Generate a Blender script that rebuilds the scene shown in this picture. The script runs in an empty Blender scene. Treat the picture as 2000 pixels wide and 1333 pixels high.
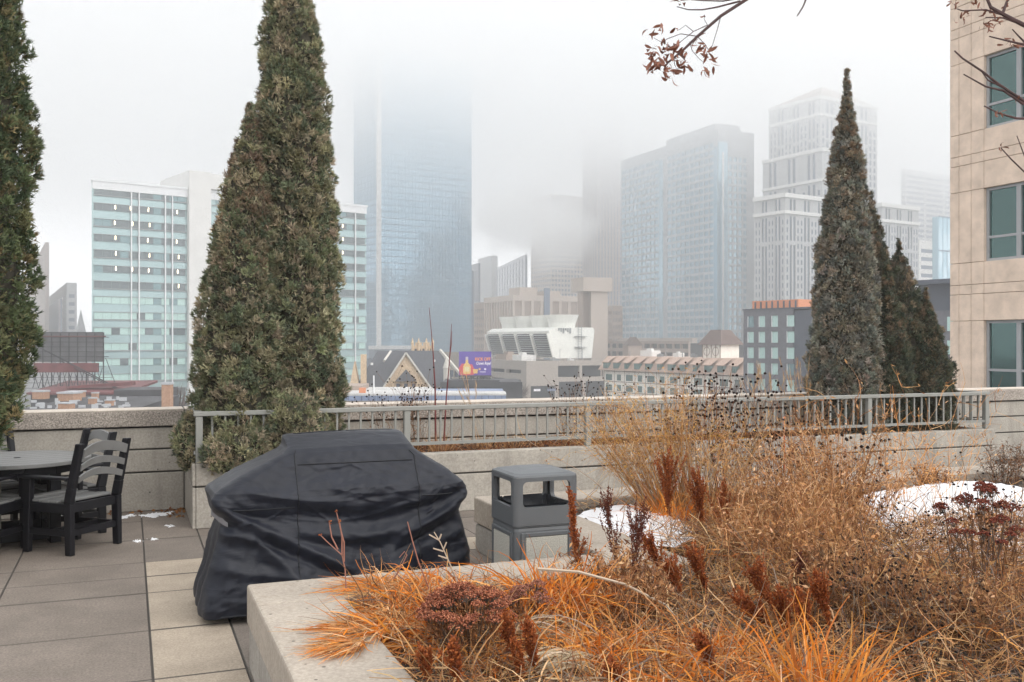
import bpy, math, random
import numpy as np
from mathutils import Vector

R = math.radians
SC = bpy.context.scene
COL = SC.collection
random.seed(11)
rng = np.random.default_rng(11)

# ------------------------------------------------------------------ camera
TH = R(21.5)                      # the camera looks 21.5 degrees right of the terrace's long axis
SN, CS = math.sin(TH), math.cos(TH)
FP, CZ, HY = 1900.0, 1.78, 667.0  # focal length in photo pixels, eye height, horizon row
cam = bpy.data.cameras.new('camera')
cam.sensor_width = 36.0
cam.lens = 34.2
cam.clip_start = 0.05
cam.clip_end = 6000
camera = bpy.data.objects.new('camera', cam)
COL.objects.link(camera)
camera.location = (0, 0, CZ)
camera.rotation_euler = (R(90), 0, -TH)
SC.camera = camera

# ------------------------------------------------------------------ sky, sun, exposure (thick overcast)
SUN_EL, SUN_AZ = R(38), R(150)
world = bpy.data.worlds.new('World')
SC.world = world
world.use_nodes = True
wn = world.node_tree
bg = wn.nodes['Background']
sky = wn.nodes.new('ShaderNodeTexSky')
sky.sky_type = 'NISHITA'
sky.sun_disc = False
sky.sun_elevation = SUN_EL
sky.sun_rotation = SUN_AZ
hsv = wn.nodes.new('ShaderNodeHueSaturation')
hsv.inputs['Saturation'].default_value = 0.10
mixw = wn.nodes.new('ShaderNodeMix')
mixw.data_type = 'RGBA'
mixw.inputs['Factor'].default_value = 0.88          # cloud cover over the blue sky
mixw.inputs['B'].default_value = (4.5, 4.54, 4.60, 1)
wn.links.new(sky.outputs[0], hsv.inputs['Color'])
wn.links.new(hsv.outputs[0], mixw.inputs['A'])
wn.links.new(mixw.outputs['Result'], bg.inputs['Color'])
bg.inputs['Strength'].default_value = 0.12

sl = bpy.data.lights.new('sun', 'SUN')
sl.energy = 0.8
sl.angle = R(60)
sl.color = (1.0, 0.96, 0.9)
sun = bpy.data.objects.new('sun', sl)
COL.objects.link(sun)
sun.rotation_euler = (R(90) - SUN_EL, 0, math.pi - SUN_AZ)
sun.location = (0, -20, 60)

SC.view_settings.view_transform = 'Standard'
SC.view_settings.look = 'None'
SC.view_settings.gamma = 1.0
SC.view_settings.use_curve_mapping = False
SC.view_settings.exposure = 1.55
SC.render.engine = 'CYCLES'
SC.cycles.volume_bounces = 8
SC.cycles.max_bounces = 10
SC.cycles.diffuse_bounces = 3
SC.cycles.glossy_bounces = 3
SC.cycles.transparent_max_bounces = 8
SC.cycles.use_denoising = True

# ------------------------------------------------------------------ helpers
def W(px, Y, z=0.0):
    """point seen in photo column px at depth Y, height z"""
    X = (px - 1000.0) / FP * Y
    return Vector((X * CS + Y * SN, -X * SN + Y * CS, z))

def zat(py, Y):
    return CZ + (HY - py) / FP * Y

def on_z(px, py, z):
    """point of the level plane z seen at photo pixel (px, py)"""
    return W(px, (CZ - z) * FP / (py - HY), z)

def u_at(px, v):
    k = (px - 1000.0) / FP
    return v * (SN + k * CS) / (CS - k * SN)

def tag(o, label=None, cat=None, group=None, kind=None):
    if label: o['label'] = label
    if cat: o['category'] = cat
    if group: o['group'] = group
    if kind: o['kind'] = kind
    return o

def thing(name, label, cat, loc=(0, 0, 0), rz=0.0, group=None):
    o = bpy.data.objects.new(name, None)
    o.empty_display_size = 0.2
    COL.objects.link(o)
    o.location = loc
    o.rotation_euler = (0, 0, rz)
    return tag(o, label, cat, group)

def link(name, me, parent=None, loc=None, rz=None):
    o = bpy.data.objects.new(name, me)
    COL.objects.link(o)
    if parent is not None: o.parent = parent
    if loc is not None: o.location = loc
    if rz is not None: o.rotation_euler = (0, 0, rz)
    return o

def copy_tree(o, parent=None):
    c = o.copy()
    COL.objects.link(c)
    if parent is not None: c.parent = parent
    for ch in list(o.children): copy_tree(ch, c)
    return c

def bevel(o, w, seg=2):
    m = o.modifiers.new('edge', 'BEVEL')
    m.width = w
    m.segments = seg
    m.limit_method = 'ANGLE'
    m.angle_limit = R(35)
    return o

class MB:
    """collects boxes, bars, tubes and prisms; build() links them as ONE mesh object"""
    def __init__(s): s.v, s.f = [], []
    def add(s, vs, fs):
        n = len(s.v)
        s.v.extend([tuple(p) for p in vs])
        s.f.extend([tuple(i + n for i in q) for q in fs])
        return s
    def box(s, x0, x1, y0, y1, z0, z1):
        return s.hexa([(x0, y0, z0), (x1, y0, z0), (x1, y1, z0), (x0, y1, z0), (x0, y0, z1), (x1, y0, z1), (x1, y1, z1), (x0, y1, z1)])
    def hexa(s, p):
        return s.add(p, [(0, 3, 2, 1), (4, 5, 6, 7), (0, 1, 5, 4), (1, 2, 6, 5), (2, 3, 7, 6), (3, 0, 4, 7)])
    def bar(s, p, q, w, h=None, up=(0, 0, 1)):
        p, q = Vector(p), Vector(q)
        d = (q - p).normalized()
        up = Vector(up)
        if abs(d.dot(up)) > 0.95: up = Vector((0, 1, 0))
        a = d.cross(up).normalized() * (w / 2)
        b = a.cross(d).normalized() * ((h or w) / 2)
        return s.hexa([p - a - b, p + a - b, q + a - b, q - a - b, p - a + b, p + a + b, q + a + b, q - a + b])
    def tube(s, pts, r, n=6, cap=True):
        pts = [Vector(p) for p in pts]
        rr = r if isinstance(r, (list, tuple)) else [r] * len(pts)
        base = len(s.v)
        ref = Vector((0.31, 0.17, 0.93))
        for i, p in enumerate(pts):
            d = (pts[min(i + 1, len(pts) - 1)] - pts[max(i - 1, 0)]).normalized()
            if abs(d.dot(ref)) > 0.97: ref = Vector((0.9, 0.3, 0.1))
            a = d.cross(ref).normalized()
            b = a.cross(d)
            for k in range(n):
                t = 2 * math.pi * k / n
                s.v.append(tuple(p + (a * math.cos(t) + b * math.sin(t)) * rr[i]))
        for i in range(len(pts) - 1):
            for k in range(n):
                k2 = (k + 1) % n
                s.f.append((base + i * n + k, base + i * n + k2, base + (i + 1) * n + k2, base + (i + 1) * n + k))
        if cap:
            s.f.append(tuple(base + k for k in range(n))[::-1])
            s.f.append(tuple(base + (len(pts) - 1) * n + k for k in range(n)))
        return s
    def prism(s, poly, z0, z1):
        n = len(poly)
        vs = [(x, y, z0) for x, y in poly] + [(x, y, z1) for x, y in poly]
        fs = [tuple(range(n))[::-1], tuple(range(n, 2 * n))] + [(i, (i + 1) % n, n + (i + 1) % n, n + i) for i in range(n)]
        return s.add(vs, fs)
    def lathe(s, prof, cx=0, cy=0, n=24, capb=True, capt=True):
        base = len(s.v)
        for r, z in prof:
            for k in range(n):
                t = 2 * math.pi * k / n
                s.v.append((cx + r * math.cos(t), cy + r * math.sin(t), z))
        for i in range(len(prof) - 1):
            for k in range(n):
                k2 = (k + 1) % n
                s.f.append((base + i * n + k, base + i * n + k2, base + (i + 1) * n + k2, base + (i + 1) * n + k))
        if capb: s.f.append(tuple(base + k for k in range(n))[::-1])
        if capt: s.f.append(tuple(base + (len(prof) - 1) * n + k for k in range(n)))
        return s
    def fbox(s, F, s0, s1, z0, z1, d0, d1):
        """box in a facade's own axes: s along it, z up, d outward"""
        o, e, n = F
        P = lambda a, b, c: (o[0] + e[0] * a + n[0] * c, o[1] + e[1] * a + n[1] * c, o[2] + b)
        return s.hexa([P(s0, z0, d1), P(s1, z0, d1), P(s1, z0, d0), P(s0, z0, d0), P(s0, z1, d1), P(s1, z1, d1), P(s1, z1, d0), P(s0, z1, d0)])
    def mesh(s, name, mat, smooth=False):
        me = bpy.data.meshes.new(name)
        me.from_pydata(s.v, [], s.f)
        if mat is not None: me.materials.append(mat)
        if smooth: me.polygons.foreach_set('use_smooth', [True] * len(me.polygons))
        me.update()
        return me
    def build(s, name, mat, parent=None, smooth=False, kind=None, label=None):
        o = link(name, s.mesh(name, mat, smooth), parent)
        return tag(o, label=label, kind=kind)

def np_obj(name, V, Q, mat, parent=None, tint=None, kind=None, smooth=False, label=None):
    """big meshes from numpy: V (n,3), Q (m,k) with k = 3 or 4, tint (n,3) a vertex colour of the leaf itself"""
    me = bpy.data.meshes.new(name)
    V = np.ascontiguousarray(V, dtype=np.float32)
    Q = np.ascontiguousarray(Q, dtype=np.int32)
    k = Q.shape[1]
    me.vertices.add(len(V)); me.vertices.foreach_set('co', V.ravel())
    me.loops.add(Q.size); me.loops.foreach_set('vertex_index', Q.ravel())
    me.polygons.add(len(Q)); me.polygons.foreach_set('loop_start', np.arange(0, Q.size, k, dtype=np.int32))
    if smooth: me.polygons.foreach_set('use_smooth', np.ones(len(Q), dtype=bool))
    if tint is not None:
        ca = me.color_attributes.new('tint', 'FLOAT_COLOR', 'POINT')
        ca.data.foreach_set('color', np.c_[tint, np.ones(len(V))].astype(np.float32).ravel())
    me.materials.append(mat)
    me.update(calc_edges=True)
    me.validate()
    o = link(name, me, parent)
    return tag(o, label=label, kind=kind)

# ------------------------------------------------------------------ materials
def new_mat(name):
    m = bpy.data.materials.new(name)
    m.use_nodes = True
    return m, m.node_tree, m.node_tree.nodes['Principled BSDF']

def plain(name, c, rough=0.6, metal=0.0, spec=0.5, vary=0.0, scale=3.0, bump=0.0, bscale=60.0):
    m, t, p = new_mat(name)
    p.inputs['Base Color'].default_value = (*c, 1)
    p.inputs['Roughness'].default_value = rough
    p.inputs['Metallic'].default_value = metal
    p.inputs['Specular IOR Level'].default_value = spec
    tc = t.nodes.new('ShaderNodeTexCoord')
    if vary > 0:
        nz = t.nodes.new('ShaderNodeTexNoise'); nz.inputs['Scale'].default_value = scale; nz.inputs['Detail'].default_value = 6
        rp = t.nodes.new('ShaderNodeValToRGB')
        rp.color_ramp.elements[0].position = 0.3; rp.color_ramp.elements[1].position = 0.7
        rp.color_ramp.elements[0].color = (*[x * (1 - vary) for x in c], 1)
        rp.color_ramp.elements[1].color = (*[min(1, x * (1 + vary)) for x in c], 1)
        t.links.new(tc.outputs['Object'], nz.inputs['Vector']); t.links.new(nz.outputs['Fac'], rp.inputs['Fac'])
        t.links.new(rp.outputs['Color'], p.inputs['Base Color'])
    if bump > 0:
        nb = t.nodes.new('ShaderNodeTexNoise'); nb.inputs['Scale'].default_value = bscale; nb.inputs['Detail'].default_value = 4
        bp = t.nodes.new('ShaderNodeBump'); bp.inputs['Strength'].default_value = bump; bp.inputs['Distance'].default_value = 0.01
        t.links.new(tc.outputs['Object'], nb.inputs['Vector']); t.links.new(nb.outputs['Fac'], bp.inputs['Height'])
        t.links.new(bp.outputs['Normal'], p.inputs['Normal'])
    return m

def concrete(name, c, stain=0.5, speck=0.35, speck_scale=48.0, bump=0.35, rough=0.85, pits=True, dark=(0.09, 0.085, 0.08), world=False):
    """cast concrete: cloudy tone, streaks and blotches of dirt, sand grain, small air holes"""
    m, t, p = new_mat(name)
    N, L = t.nodes, t.links
    p.inputs['Roughness'].default_value = rough
    p.inputs['Specular IOR Level'].default_value = 0.25
    if world:
        src = N.new('ShaderNodeNewGeometry').outputs['Position']
    else:
        src = N.new('ShaderNodeTexCoord').outputs['Object']
    def noise(sc, det=5, rough_=0.6, vec=None):
        n = N.new('ShaderNodeTexNoise'); n.inputs['Scale'].default_value = sc; n.inputs['Detail'].default_value = det; n.inputs['Roughness'].default_value = rough_
        L.new(vec or src, n.inputs['Vector']); return n.outputs['Fac']
    def ramp(f, a, b, ca, cb):
        r = N.new('ShaderNodeValToRGB'); r.color_ramp.elements[0].position = a; r.color_ramp.elements[1].position = b
        r.color_ramp.elements[0].color = (*ca, 1); r.color_ramp.elements[1].color = (*cb, 1); L.new(f, r.inputs['Fac']); return r.outputs['Color']
    def mix(kind, f, a, b):
        x = N.new('ShaderNodeMix'); x.data_type = 'RGBA'; x.blend_type = kind
        if isinstance(f, float): x.inputs['Factor'].default_value = f
        else: L.new(f, x.inputs['Factor'])
        L.new(a, x.inputs['A']); L.new(b, x.inputs['B']); return x.outputs['Result']
    base = ramp(noise(2.2, 6), 0.28, 0.72, [x * 0.82 for x in c], [min(1, x * 1.16) for x in c])
    grain = ramp(noise(speck_scale, 2, 0.7), 0.35, 0.65, (1 - speck,) * 3, (1 + 0 * speck,) * 3)
    col = mix('MULTIPLY', 1.0, base, grain)
    mp = N.new('ShaderNodeMapping'); mp.inputs['Scale'].default_value = (3.0, 3.0, 0.55); L.new(src, mp.inputs['Vector'])
    st = ramp(noise(1.7, 7, 0.65, mp.outputs['Vector']), 0.52, 0.74, (0, 0, 0), (stain,) * 3)
    dk = N.new('ShaderNodeRGB'); dk.outputs[0].default_value = (*dark, 1)
    col = mix('MIX', st, col, dk.outputs[0])
    h = noise(speck_scale * 0.6, 3)
    if pits:
        vo = N.new('ShaderNodeTexVoronoi'); vo.inputs['Scale'].default_value = 8.5; L.new(src, vo.inputs['Vector'])
        pt = ramp(vo.outputs['Distance'], 0.05, 0.085, (0.1, 0.1, 0.1), (1, 1, 1))
        col = mix('MULTIPLY', 0.75, col, pt)
    L.new(col, p.inputs['Base Color'])
    bp = N.new('ShaderNodeBump'); bp.inputs['Strength'].default_value = bump; bp.inputs['Distance'].default_value = 0.006
    L.new(h, bp.inputs['Height']); L.new(bp.outputs['Normal'], p.inputs['Normal'])
    return m

def leafy(name, rough=0.75, gain=1.0, trans=0.15):
    """dry or green leaf: colour is the leaf's own tint"""
    m, t, p = new_mat(name)
    a = t.nodes.new('ShaderNodeAttribute'); a.attribute_name = 'tint'
    p.inputs['Roughness'].default_value = rough
    p.inputs['Specular IOR Level'].default_value = 0.25
    t.links.new(a.outputs['Color'], p.inputs['Base Color'])
    if trans > 0:
        tr = t.nodes.new('ShaderNodeBsdfTranslucent'); mx = t.nodes.new('ShaderNodeMixShader'); mx.inputs[0].default_value = trans
        t.links.new(a.outputs['Color'], tr.inputs['Color'])
        t.links.new(p.outputs[0], mx.inputs[1]); t.links.new(tr.outputs[0], mx.inputs[2])
        t.links.new(mx.outputs[0], t.nodes['Material Output'].inputs['Surface'])
    return m

def glassy(name, c, rough=0.06, metal=0.0, spec=0.8, wob=0.0, wscale=0.3):
    m, t, p = new_mat(name)
    p.inputs['Base Color'].default_value = (*c, 1)
    p.inputs['Roughness'].default_value = rough
    p.inputs['Metallic'].default_value = metal
    p.inputs['Specular IOR Level'].default_value = spec
    if wob > 0:
        tc = t.nodes.new('ShaderNodeTexCoord')
        nb = t.nodes.new('ShaderNodeTexNoise'); nb.inputs['Scale'].default_value = wscale; nb.inputs['Detail'].default_value = 2
        bp = t.nodes.new('ShaderNodeBump'); bp.inputs['Strength'].default_value = wob; bp.inputs['Distance'].default_value = 0.1
        t.links.new(tc.outputs['Object'], nb.inputs['Vector']); t.links.new(nb.outputs['Fac'], bp.inputs['Height']); t.links.new(bp.outputs['Normal'], p.inputs['Normal'])
    return m

def brick_mat(name, c1, c2, mortar, scale=1.0):
    m, t, p = new_mat(name)
    tc = t.nodes.new('ShaderNodeTexCoord')
    b = t.nodes.new('ShaderNodeTexNoise'); b.inputs['Scale'].default_value = scale; b.inputs['Detail'].default_value = 8; b.inputs['Roughness'].default_value = 0.8
    r = t.nodes.new('ShaderNodeValToRGB')
    r.color_ramp.elements[0].position = 0.3; r.color_ramp.elements[0].color = (*c1, 1)
    r.color_ramp.elements[1].position = 0.7; r.color_ramp.elements[1].color = (*c2, 1)
    e = r.color_ramp.elements.new(0.5); e.color = (*mortar, 1)
    t.links.new(tc.outputs['Object'], b.inputs['Vector']); t.links.new(b.outputs['Fac'], r.inputs['Fac'])
    t.links.new(r.outputs['Color'], p.inputs['Base Color'])
    p.inputs['Roughness'].default_value = 0.9
    return m

def emit(name, c, s):
    m, t, p = new_mat(name)
    p.inputs['Base Color'].default_value = (*c, 1)
    p.inputs['Emission Color'].default_value = (*c, 1)
    p.inputs['Emission Strength'].default_value = s
    return m

def volume_mat(name, d, c, g=0.5):
    m = bpy.data.materials.new(name); m.use_nodes = True
    t = m.node_tree
    t.nodes.remove(t.nodes['Principled BSDF'])
    v = t.nodes.new('ShaderNodeVolumePrincipled')
    v.inputs['Density'].default_value = d
    v.inputs['Color'].default_value = (*c, 1)
    v.inputs['Anisotropy'].default_value = g
    t.links.new(v.outputs[0], t.nodes['Material Output'].inputs['Volume'])
    return m, t, v
# ------------------------------------------------------------------ ground, fog, low cloud
GZ = -18.0
M_ground = plain('asphalt', (0.15, 0.15, 0.15), 0.9, vary=0.4, scale=0.05)
mb = MB(); mb.box(-1150, 1150, -1150, 1150, GZ - 0.5, GZ)
mb.build('ground', M_ground, kind='structure')

FOG = (0.972, 0.978, 0.985)
mh, _, _ = volume_mat('fog_air', 0.00105, FOG, 0.5)
mb = MB(); mb.box(-1200, 1200, -1200, 1200, GZ - 1.5, 200)
mb.build('haze', mh, kind='stuff')
# a low cloud deck over downtown that swallows the tower tops: even layers, thicker higher up
for z0, z1, d in ((66, 88, 0.0007), (88.01, 110, 0.0022), (110.01, 132, 0.0048), (132.01, 158, 0.0095), (158.01, 192, 0.019)):
    mc, _, _ = volume_mat('cloud_air', d, (0.985, 0.988, 0.99), 0.5)
    mb = MB(); mb.box(-900, 1000, 170, 1100, z0, z1)
    mb.build('low_cloud', mc, kind='stuff')

# ------------------------------------------------------------------ city materials
M_teal_spandrel = glassy('teal_spandrel_glass', (0.33, 0.46, 0.47), 0.12, 0.25, 0.8)
M_pale_blind = glassy('pane_with_pale_blind', (0.42, 0.60, 0.56), 0.15, 0.0, 0.8)
M_dark_pane = glassy('dark_pane', (0.10, 0.13, 0.14), 0.05, 0.1, 0.9)
M_mid_pane = glassy('mid_teal_pane', (0.16, 0.26, 0.28), 0.06, 0.2, 0.8)
M_white_metal = plain('white_mullion', (0.72, 0.73, 0.74), 0.5)
M_grey_metal = plain('grey_metal', (0.25, 0.26, 0.27), 0.5)
M_white_panel = plain('white_stone_panel', (0.70, 0.69, 0.67), 0.7, vary=0.04, scale=0.4)
M_blue_mirror = glassy('blue_mirror_glass', (0.30, 0.49, 0.63), 0.10, 0.6, 0.7, wob=0.08, wscale=0.12)
M_blue_mullion = plain('blue_grey_mullion', (0.13, 0.20, 0.27), 0.4)
M_stone_tower = plain('pinkish_stone', (0.44, 0.455, 0.47), 0.8, vary=0.06, scale=0.2)
M_tower_glass = glassy('blue_window_glass', (0.36, 0.54, 0.63), 0.14, 0.5, 0.8, wob=0.03, wscale=0.15)
M_cream = plain('cream_stone', (0.46, 0.465, 0.465), 0.8, vary=0.05, scale=0.3)
M_bluegrey_glass = glassy('bluegrey_glass', (0.10, 0.135, 0.20), 0.08, 0.2, 0.7)
M_bright_white = plain('white_cornice', (0.74, 0.735, 0.71), 0.7)
M_brown_stone = plain('brown_stone', (0.34, 0.265, 0.22), 0.85, vary=0.08, scale=0.3)
M_far_tan = plain('tan_facade', (0.52, 0.44, 0.38), 0.85)
M_navy_glass = glassy('navy_glass', (0.06, 0.08, 0.13), 0.08, 0.1, 0.7)
M_conc_city = concrete('city_concrete', (0.50, 0.425, 0.37), stain=0.25, speck=0.1, speck_scale=2.0, pits=False)
M_ramp_conc = concrete('ramp_concrete', (0.40, 0.35, 0.31), stain=0.3, speck=0.1, speck_scale=2.0, pits=False)
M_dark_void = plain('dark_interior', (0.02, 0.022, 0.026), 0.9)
M_greybrick = brick_mat('grey_brick', (0.10, 0.10, 0.115), (0.17, 0.17, 0.19), (0.135, 0.135, 0.15), 1.2)
M_slatepanel = plain('slate_panel', (0.065, 0.075, 0.10), 0.6)
M_orange = plain('orange_panel', (0.62, 0.24, 0.12), 0.7, vary=0.06, scale=0.5)
M_tudor = plain('white_stucco', (0.84, 0.80, 0.73), 0.9, vary=0.06, scale=0.8)
M_timber = plain('brown_timber', (0.22, 0.15, 0.11), 0.8)
M_mansard = brick_mat('brown_shingle', (0.36, 0.25, 0.20), (0.50, 0.37, 0.30), (0.43, 0.31, 0.25), 1.6)
M_hipbrown = brick_mat('dark_brown_shingle', (0.11, 0.075, 0.065), (0.17, 0.12, 0.105), (0.14, 0.1, 0.09), 1.0)
M_green_window = glassy('green_window', (0.10, 0.17, 0.16), 0.1, 0.0, 0.8)
M_white_tank = plain('white_sheet_metal', (0.78, 0.78, 0.73), 0.55, vary=0.04, scale=0.4)
M_louver = plain('louvre_metal', (0.40, 0.42, 0.43), 0.6)
M_churchstone = brick_mat('yellow_limestone', (0.34, 0.22, 0.12), (0.80, 0.62, 0.44), (0.60, 0.44, 0.28), 3.2)
M_slate_roof = brick_mat('slate_roof', (0.04, 0.042, 0.052), (0.105, 0.11, 0.125), (0.07, 0.073, 0.085), 3.0)
M_coping = plain('pale_coping', (0.55, 0.52, 0.47), 0.8)
M_snowroof = plain('snowy_roof', (0.50, 0.49, 0.48), 0.9, vary=0.25, scale=0.35)
M_blueband = plain('blue_fascia', (0.18, 0.23, 0.35), 0.6, vary=0.2, scale=0.3)
M_purple = plain('purple_print', (0.10, 0.055, 0.33), 0.5)
M_orange_print = plain('orange_print', (0.85, 0.30, 0.10), 0.5)
M_white_print = plain('white_print', (0.85, 0.83, 0.88), 0.5)
M_gold_print = plain('gold_print', (0.72, 0.48, 0.16), 0.5)
M_red_print = plain('red_print', (0.60, 0.06, 0.08), 0.5)
M_black_steel = plain('dark_steel', (0.035, 0.035, 0.04), 0.6)
M_red_steel = plain('red_painted_steel', (0.135, 0.042, 0.043), 0.7, vary=0.35, scale=0.6)
M_board_back = plain('weathered_board', (0.12, 0.12, 0.125), 0.8, vary=0.25, scale=0.4)
M_darkroof = plain('tar_roof', (0.055, 0.055, 0.06), 0.95, vary=0.3, scale=0.3)
M_brick = brick_mat('orange_brick', (0.30, 0.16, 0.10), (0.48, 0.30, 0.20), (0.39, 0.23, 0.15), 3.0)
M_lamp = emit('office_lamp', (1.0, 0.80, 0.52), 4.0)

def bld(name, label, px, Y, a, cat='building', group=None, base=GZ):
    """an Empty at a building's nearest corner; local +x runs along its right face, +y along its left face"""
    sa, ca = math.sin(R(a)), math.cos(R(a))
    e = Vector((CS * sa + SN * ca, -SN * sa + CS * ca))
    o = thing(name, label, cat, W(px, Y, base), math.atan2(e.y, e.x), group)
    P = ((px - 1000) / FP * Y, Y)
    def ln(pxe, side):
        d = (sa, ca) if side == 'r' else (-ca, sa)
        k = (pxe - 1000) / FP
        return (k * Y - P[0]) / (d[0] - k * d[1])
    h = lambda py, yy=Y: zat(py, yy) - base
    return o, ln, h

def FX(y=0.0, x=0.0): return ((x, y, 0), (1, 0, 0), (0, -1, 0))     # the right face (normal -y)
def FY(x=0.0, y=0.0): return ((x, y, 0), (0, 1, 0), (-1, 0, 0))     # the left face (normal -x)

_pm = {}
def pane_obj(par, F, s0, s1, z0, z1, d, mat, name='pane', t=0.06):
    key = (round(s1 - s0, 3), round(z1 - z0, 3), mat.name, round(t, 3))
    if key not in _pm:
        mb = MB(); mb.box(0, s1 - s0, 0, t, 0, z1 - z0); _pm[key] = mb.mesh(name, mat)
    o, e, n = F
    p = (o[0] + e[0] * s0 + n[0] * d, o[1] + e[1] * s0 + n[1] * d, o[2] + z0)
    if F[1][0] > 0.5: return link(name, _pm[key], par, p, 0.0)
    # left face: local x must run along +y with the body inwards (+x)
    q = (o[0] + n[0] * (d - t), o[1] + e[1] * s0, z0 + o[2])
    return link(name, _pm[key], par, q, R(90))

def even(w, n, gap, m=0.0):
    """n openings across w with margins m and piers gap"""
    b = (w - 2 * m - gap * (n - 1)) / n
    return [(m + i * (b + gap), m + i * (b + gap) + b) for i in range(n)]

def lattice(mb, F, w, z0, z1, cols, rows, dep=0.3, s_in=0.0, proud=0.0):
    """solid wall with real openings: bands and piers in front of the core"""
    zc = z0
    for a, b in sorted(rows):
        if a > zc: mb.fbox(F, s_in, w, zc, a, -dep, proud)
        sc = s_in
        for c, d in cols:
            if c > sc: mb.fbox(F, sc, c, a, b, -dep, 0)
            sc = d
        if sc < w: mb.fbox(F, sc, w, a, b, -dep, 0)
        zc = b
    if zc < z1: mb.fbox(F, s_in, w, zc, z1, -dep, proud)

def glaze(mb, F, cols, rows, dep, jit=0.0):
    for a, b in rows:
        for c, d in cols:
            j = random.uniform(-jit, jit)
            mb.fbox(F, c, d, a, b, -dep - 0.15, -dep + 0.06 + j)

def curtain(par, F, w, z0, z1, nc, nr, glass, mull, tilt=0.006, mw=0.32, md=0.22, s_in=0.0, gname='glazing'):
    """mirror-glass skin: each pane a little out of true, thin bars between"""
    o, e, n = F
    V, Q = [], []
    cw, rh = (w - s_in) / nc, (z1 - z0) / nr
    for i in range(nc):
        for j in range(nr):
            a, b = random.gauss(0, tilt), random.gauss(0, tilt)
            k = len(V)
            for ss, zz in ((0, 0), (1, 0), (1, 1), (0, 1)):
                d = (ss - .5) * a * cw + (zz - .5) * b * rh
                s = s_in + (i + ss) * cw
                V.append((o[0] + e[0] * s + n[0] * d, o[1] + e[1] * s + n[1] * d, z0 + (j + zz) * rh))
            q = (k, k + 1, k + 2, k + 3)
            Q.append(q if e[0] > .5 else q[::-1])
    np_obj(gname, V, Q, glass, par, kind='stuff')
    mb = MB()
    for i in range(nc + 1):
        s = s_in + i * cw
        mb.fbox(F, max(s - mw * .22, s_in), min(s + mw * .22, w), z0, z1, -0.1, md * .4)
    for j in range(nr + 1):
        z = z0 + j * rh
        mb.fbox(F, s_in, w, z - mw * .8, z + mw * .8, -0.12, md * .8)
    mb.build('mullions', mull, par, kind='stuff')

# ---------------------------------------------- teal glass office block with white core (left)
o, ln, h = bld('office_block', 'long teal glass office block with warm ceiling lights burning behind its upper floors', 180, 250, 51.5)
wr = ln(716, 'r'); s_core0 = ln(366, 'r'); s_core1 = ln(402, 'r'); top = h(350)
fl = 4.02; nfl = 15
mb = MB(); mb.prism([(0.12, .35), (wr, .35), (wr, 24), (7.2, 24)], 0, top - .5); mb.box(0, 0.3, 0.0, 0.34, 0, top); mb.build('wall', M_teal_spandrel, o)
mb = MB(); mb.prism([(-.3, -.3), (wr + .3, -.3), (wr + .3, 25), (7.2, 25)], top - .49, top + .1); mb.fbox(FX(), 0, wr, top - 2.5, top - .5, -.3, .1); mb.build('roof', M_white_metal, o)
mb = MB(); mb.box(s_core0, s_core1 + 1, -1.4, 22, 0, h(330, 262)); mb.box(s_core1 + 1.02, ln(445, 'r'), -1.0, 22, top + .2, h(336, 265))
for k in range(1, 15):
    mb.fbox(FX(-1.4), s_core0, s_core1 + 1, k * fl - 0.06, k * fl + 0.06, -.1, .05)
mb.build('core_wall', M_white_panel, o)
bays, fins = [], MB()
bw = 2.15
nb = int((wr - .6) / bw)
fixed = 0
lampme = MB().box(0, 0.16, -.04, 0, 0, 0.95).mesh('ceiling_lamp', M_lamp)
rest = {m.name: MB() for m in (M_pale_blind, M_dark_pane, M_mid_pane)}
band = MB(); spand = MB()
for f in range(nfl):
    zb = f * fl + 0.4
    upper = f >= 8
    for i in range(nb):
        s0 = .5 + i * bw
        if s_core0 - 1.5 < s0 < s_core1 + .8: continue
        r = random.random()
        if upper: m = M_dark_pane if r < .82 else M_mid_pane
        elif f == 0 or f == 1: m = M_dark_pane if r < .4 else M_pale_blind
        else: m = M_pale_blind if r < .87 else (M_dark_pane if r < .96 else M_mid_pane)
        if i % 8 == 7: m = M_mid_pane
        z0, z1 = zb + .95, zb + 2.75
        if zb + 3.5 > top - 2.5: z1 = min(z1, top - 2.6)
        if z1 - z0 < .5: continue
        if fixed < 300 and (s0 < s_core0 or i % 2 == 0):
            pane_obj(o, FX(), s0 + .04, s0 + bw - .04, z0, z1, -.12, m); fixed += 1
        else:
            rest[m.name].fbox(FX(), s0 + .04, s0 + bw - .04, z0, z1, -.2, -.12)
    spand.fbox(FX(), 0.31, s_core0 - .02, zb + 2.78, zb + 4.3 if f < nfl - 1 else zb + 2.9, -.34, -.05)
    spand.fbox(FX(), s_core1 + 1.02, wr, zb + 2.78, zb + 4.3 if f < nfl - 1 else zb + 2.9, -.34, -.05)
    band.fbox(FX(), 0.31, s_core0 - .02, zb + 2.72, zb + 2.84, -.1, .08); band.fbox(FX(), s_core1 + 1.02, wr, zb + 2.72, zb + 2.84, -.1, .08)
    if f % 2 == 0:
        band.fbox(FX(), .31, s_core0 - .02, zb + .62, zb + .88, -.1, .12); band.fbox(FX(), s_core1 + 1.02, wr, zb + .62, zb + .88, -.1, .12)
    if upper and f < nfl:
        for s in ([5.6, 9.8, 14.2, 22, 26.8, 31.2] + [wr - 16, wr - 12.2, wr - 8.5]):
            if random.random() < (.95 if f > 8 else .3) and s < wr and f < 14:
                link('ceiling_lamp', lampme, o, (s + random.uniform(-.3, .3), .08 - .02, zb + 1.55 + random.uniform(-.1, .1)))
for mn, m_ in (('pane_with_pale_blind', M_pale_blind), ('dark_pane', M_dark_pane), ('mid_teal_pane', M_mid_pane)):
    if rest[mn].v: rest[mn].build('window_band', m_, o, kind='stuff')
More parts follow.
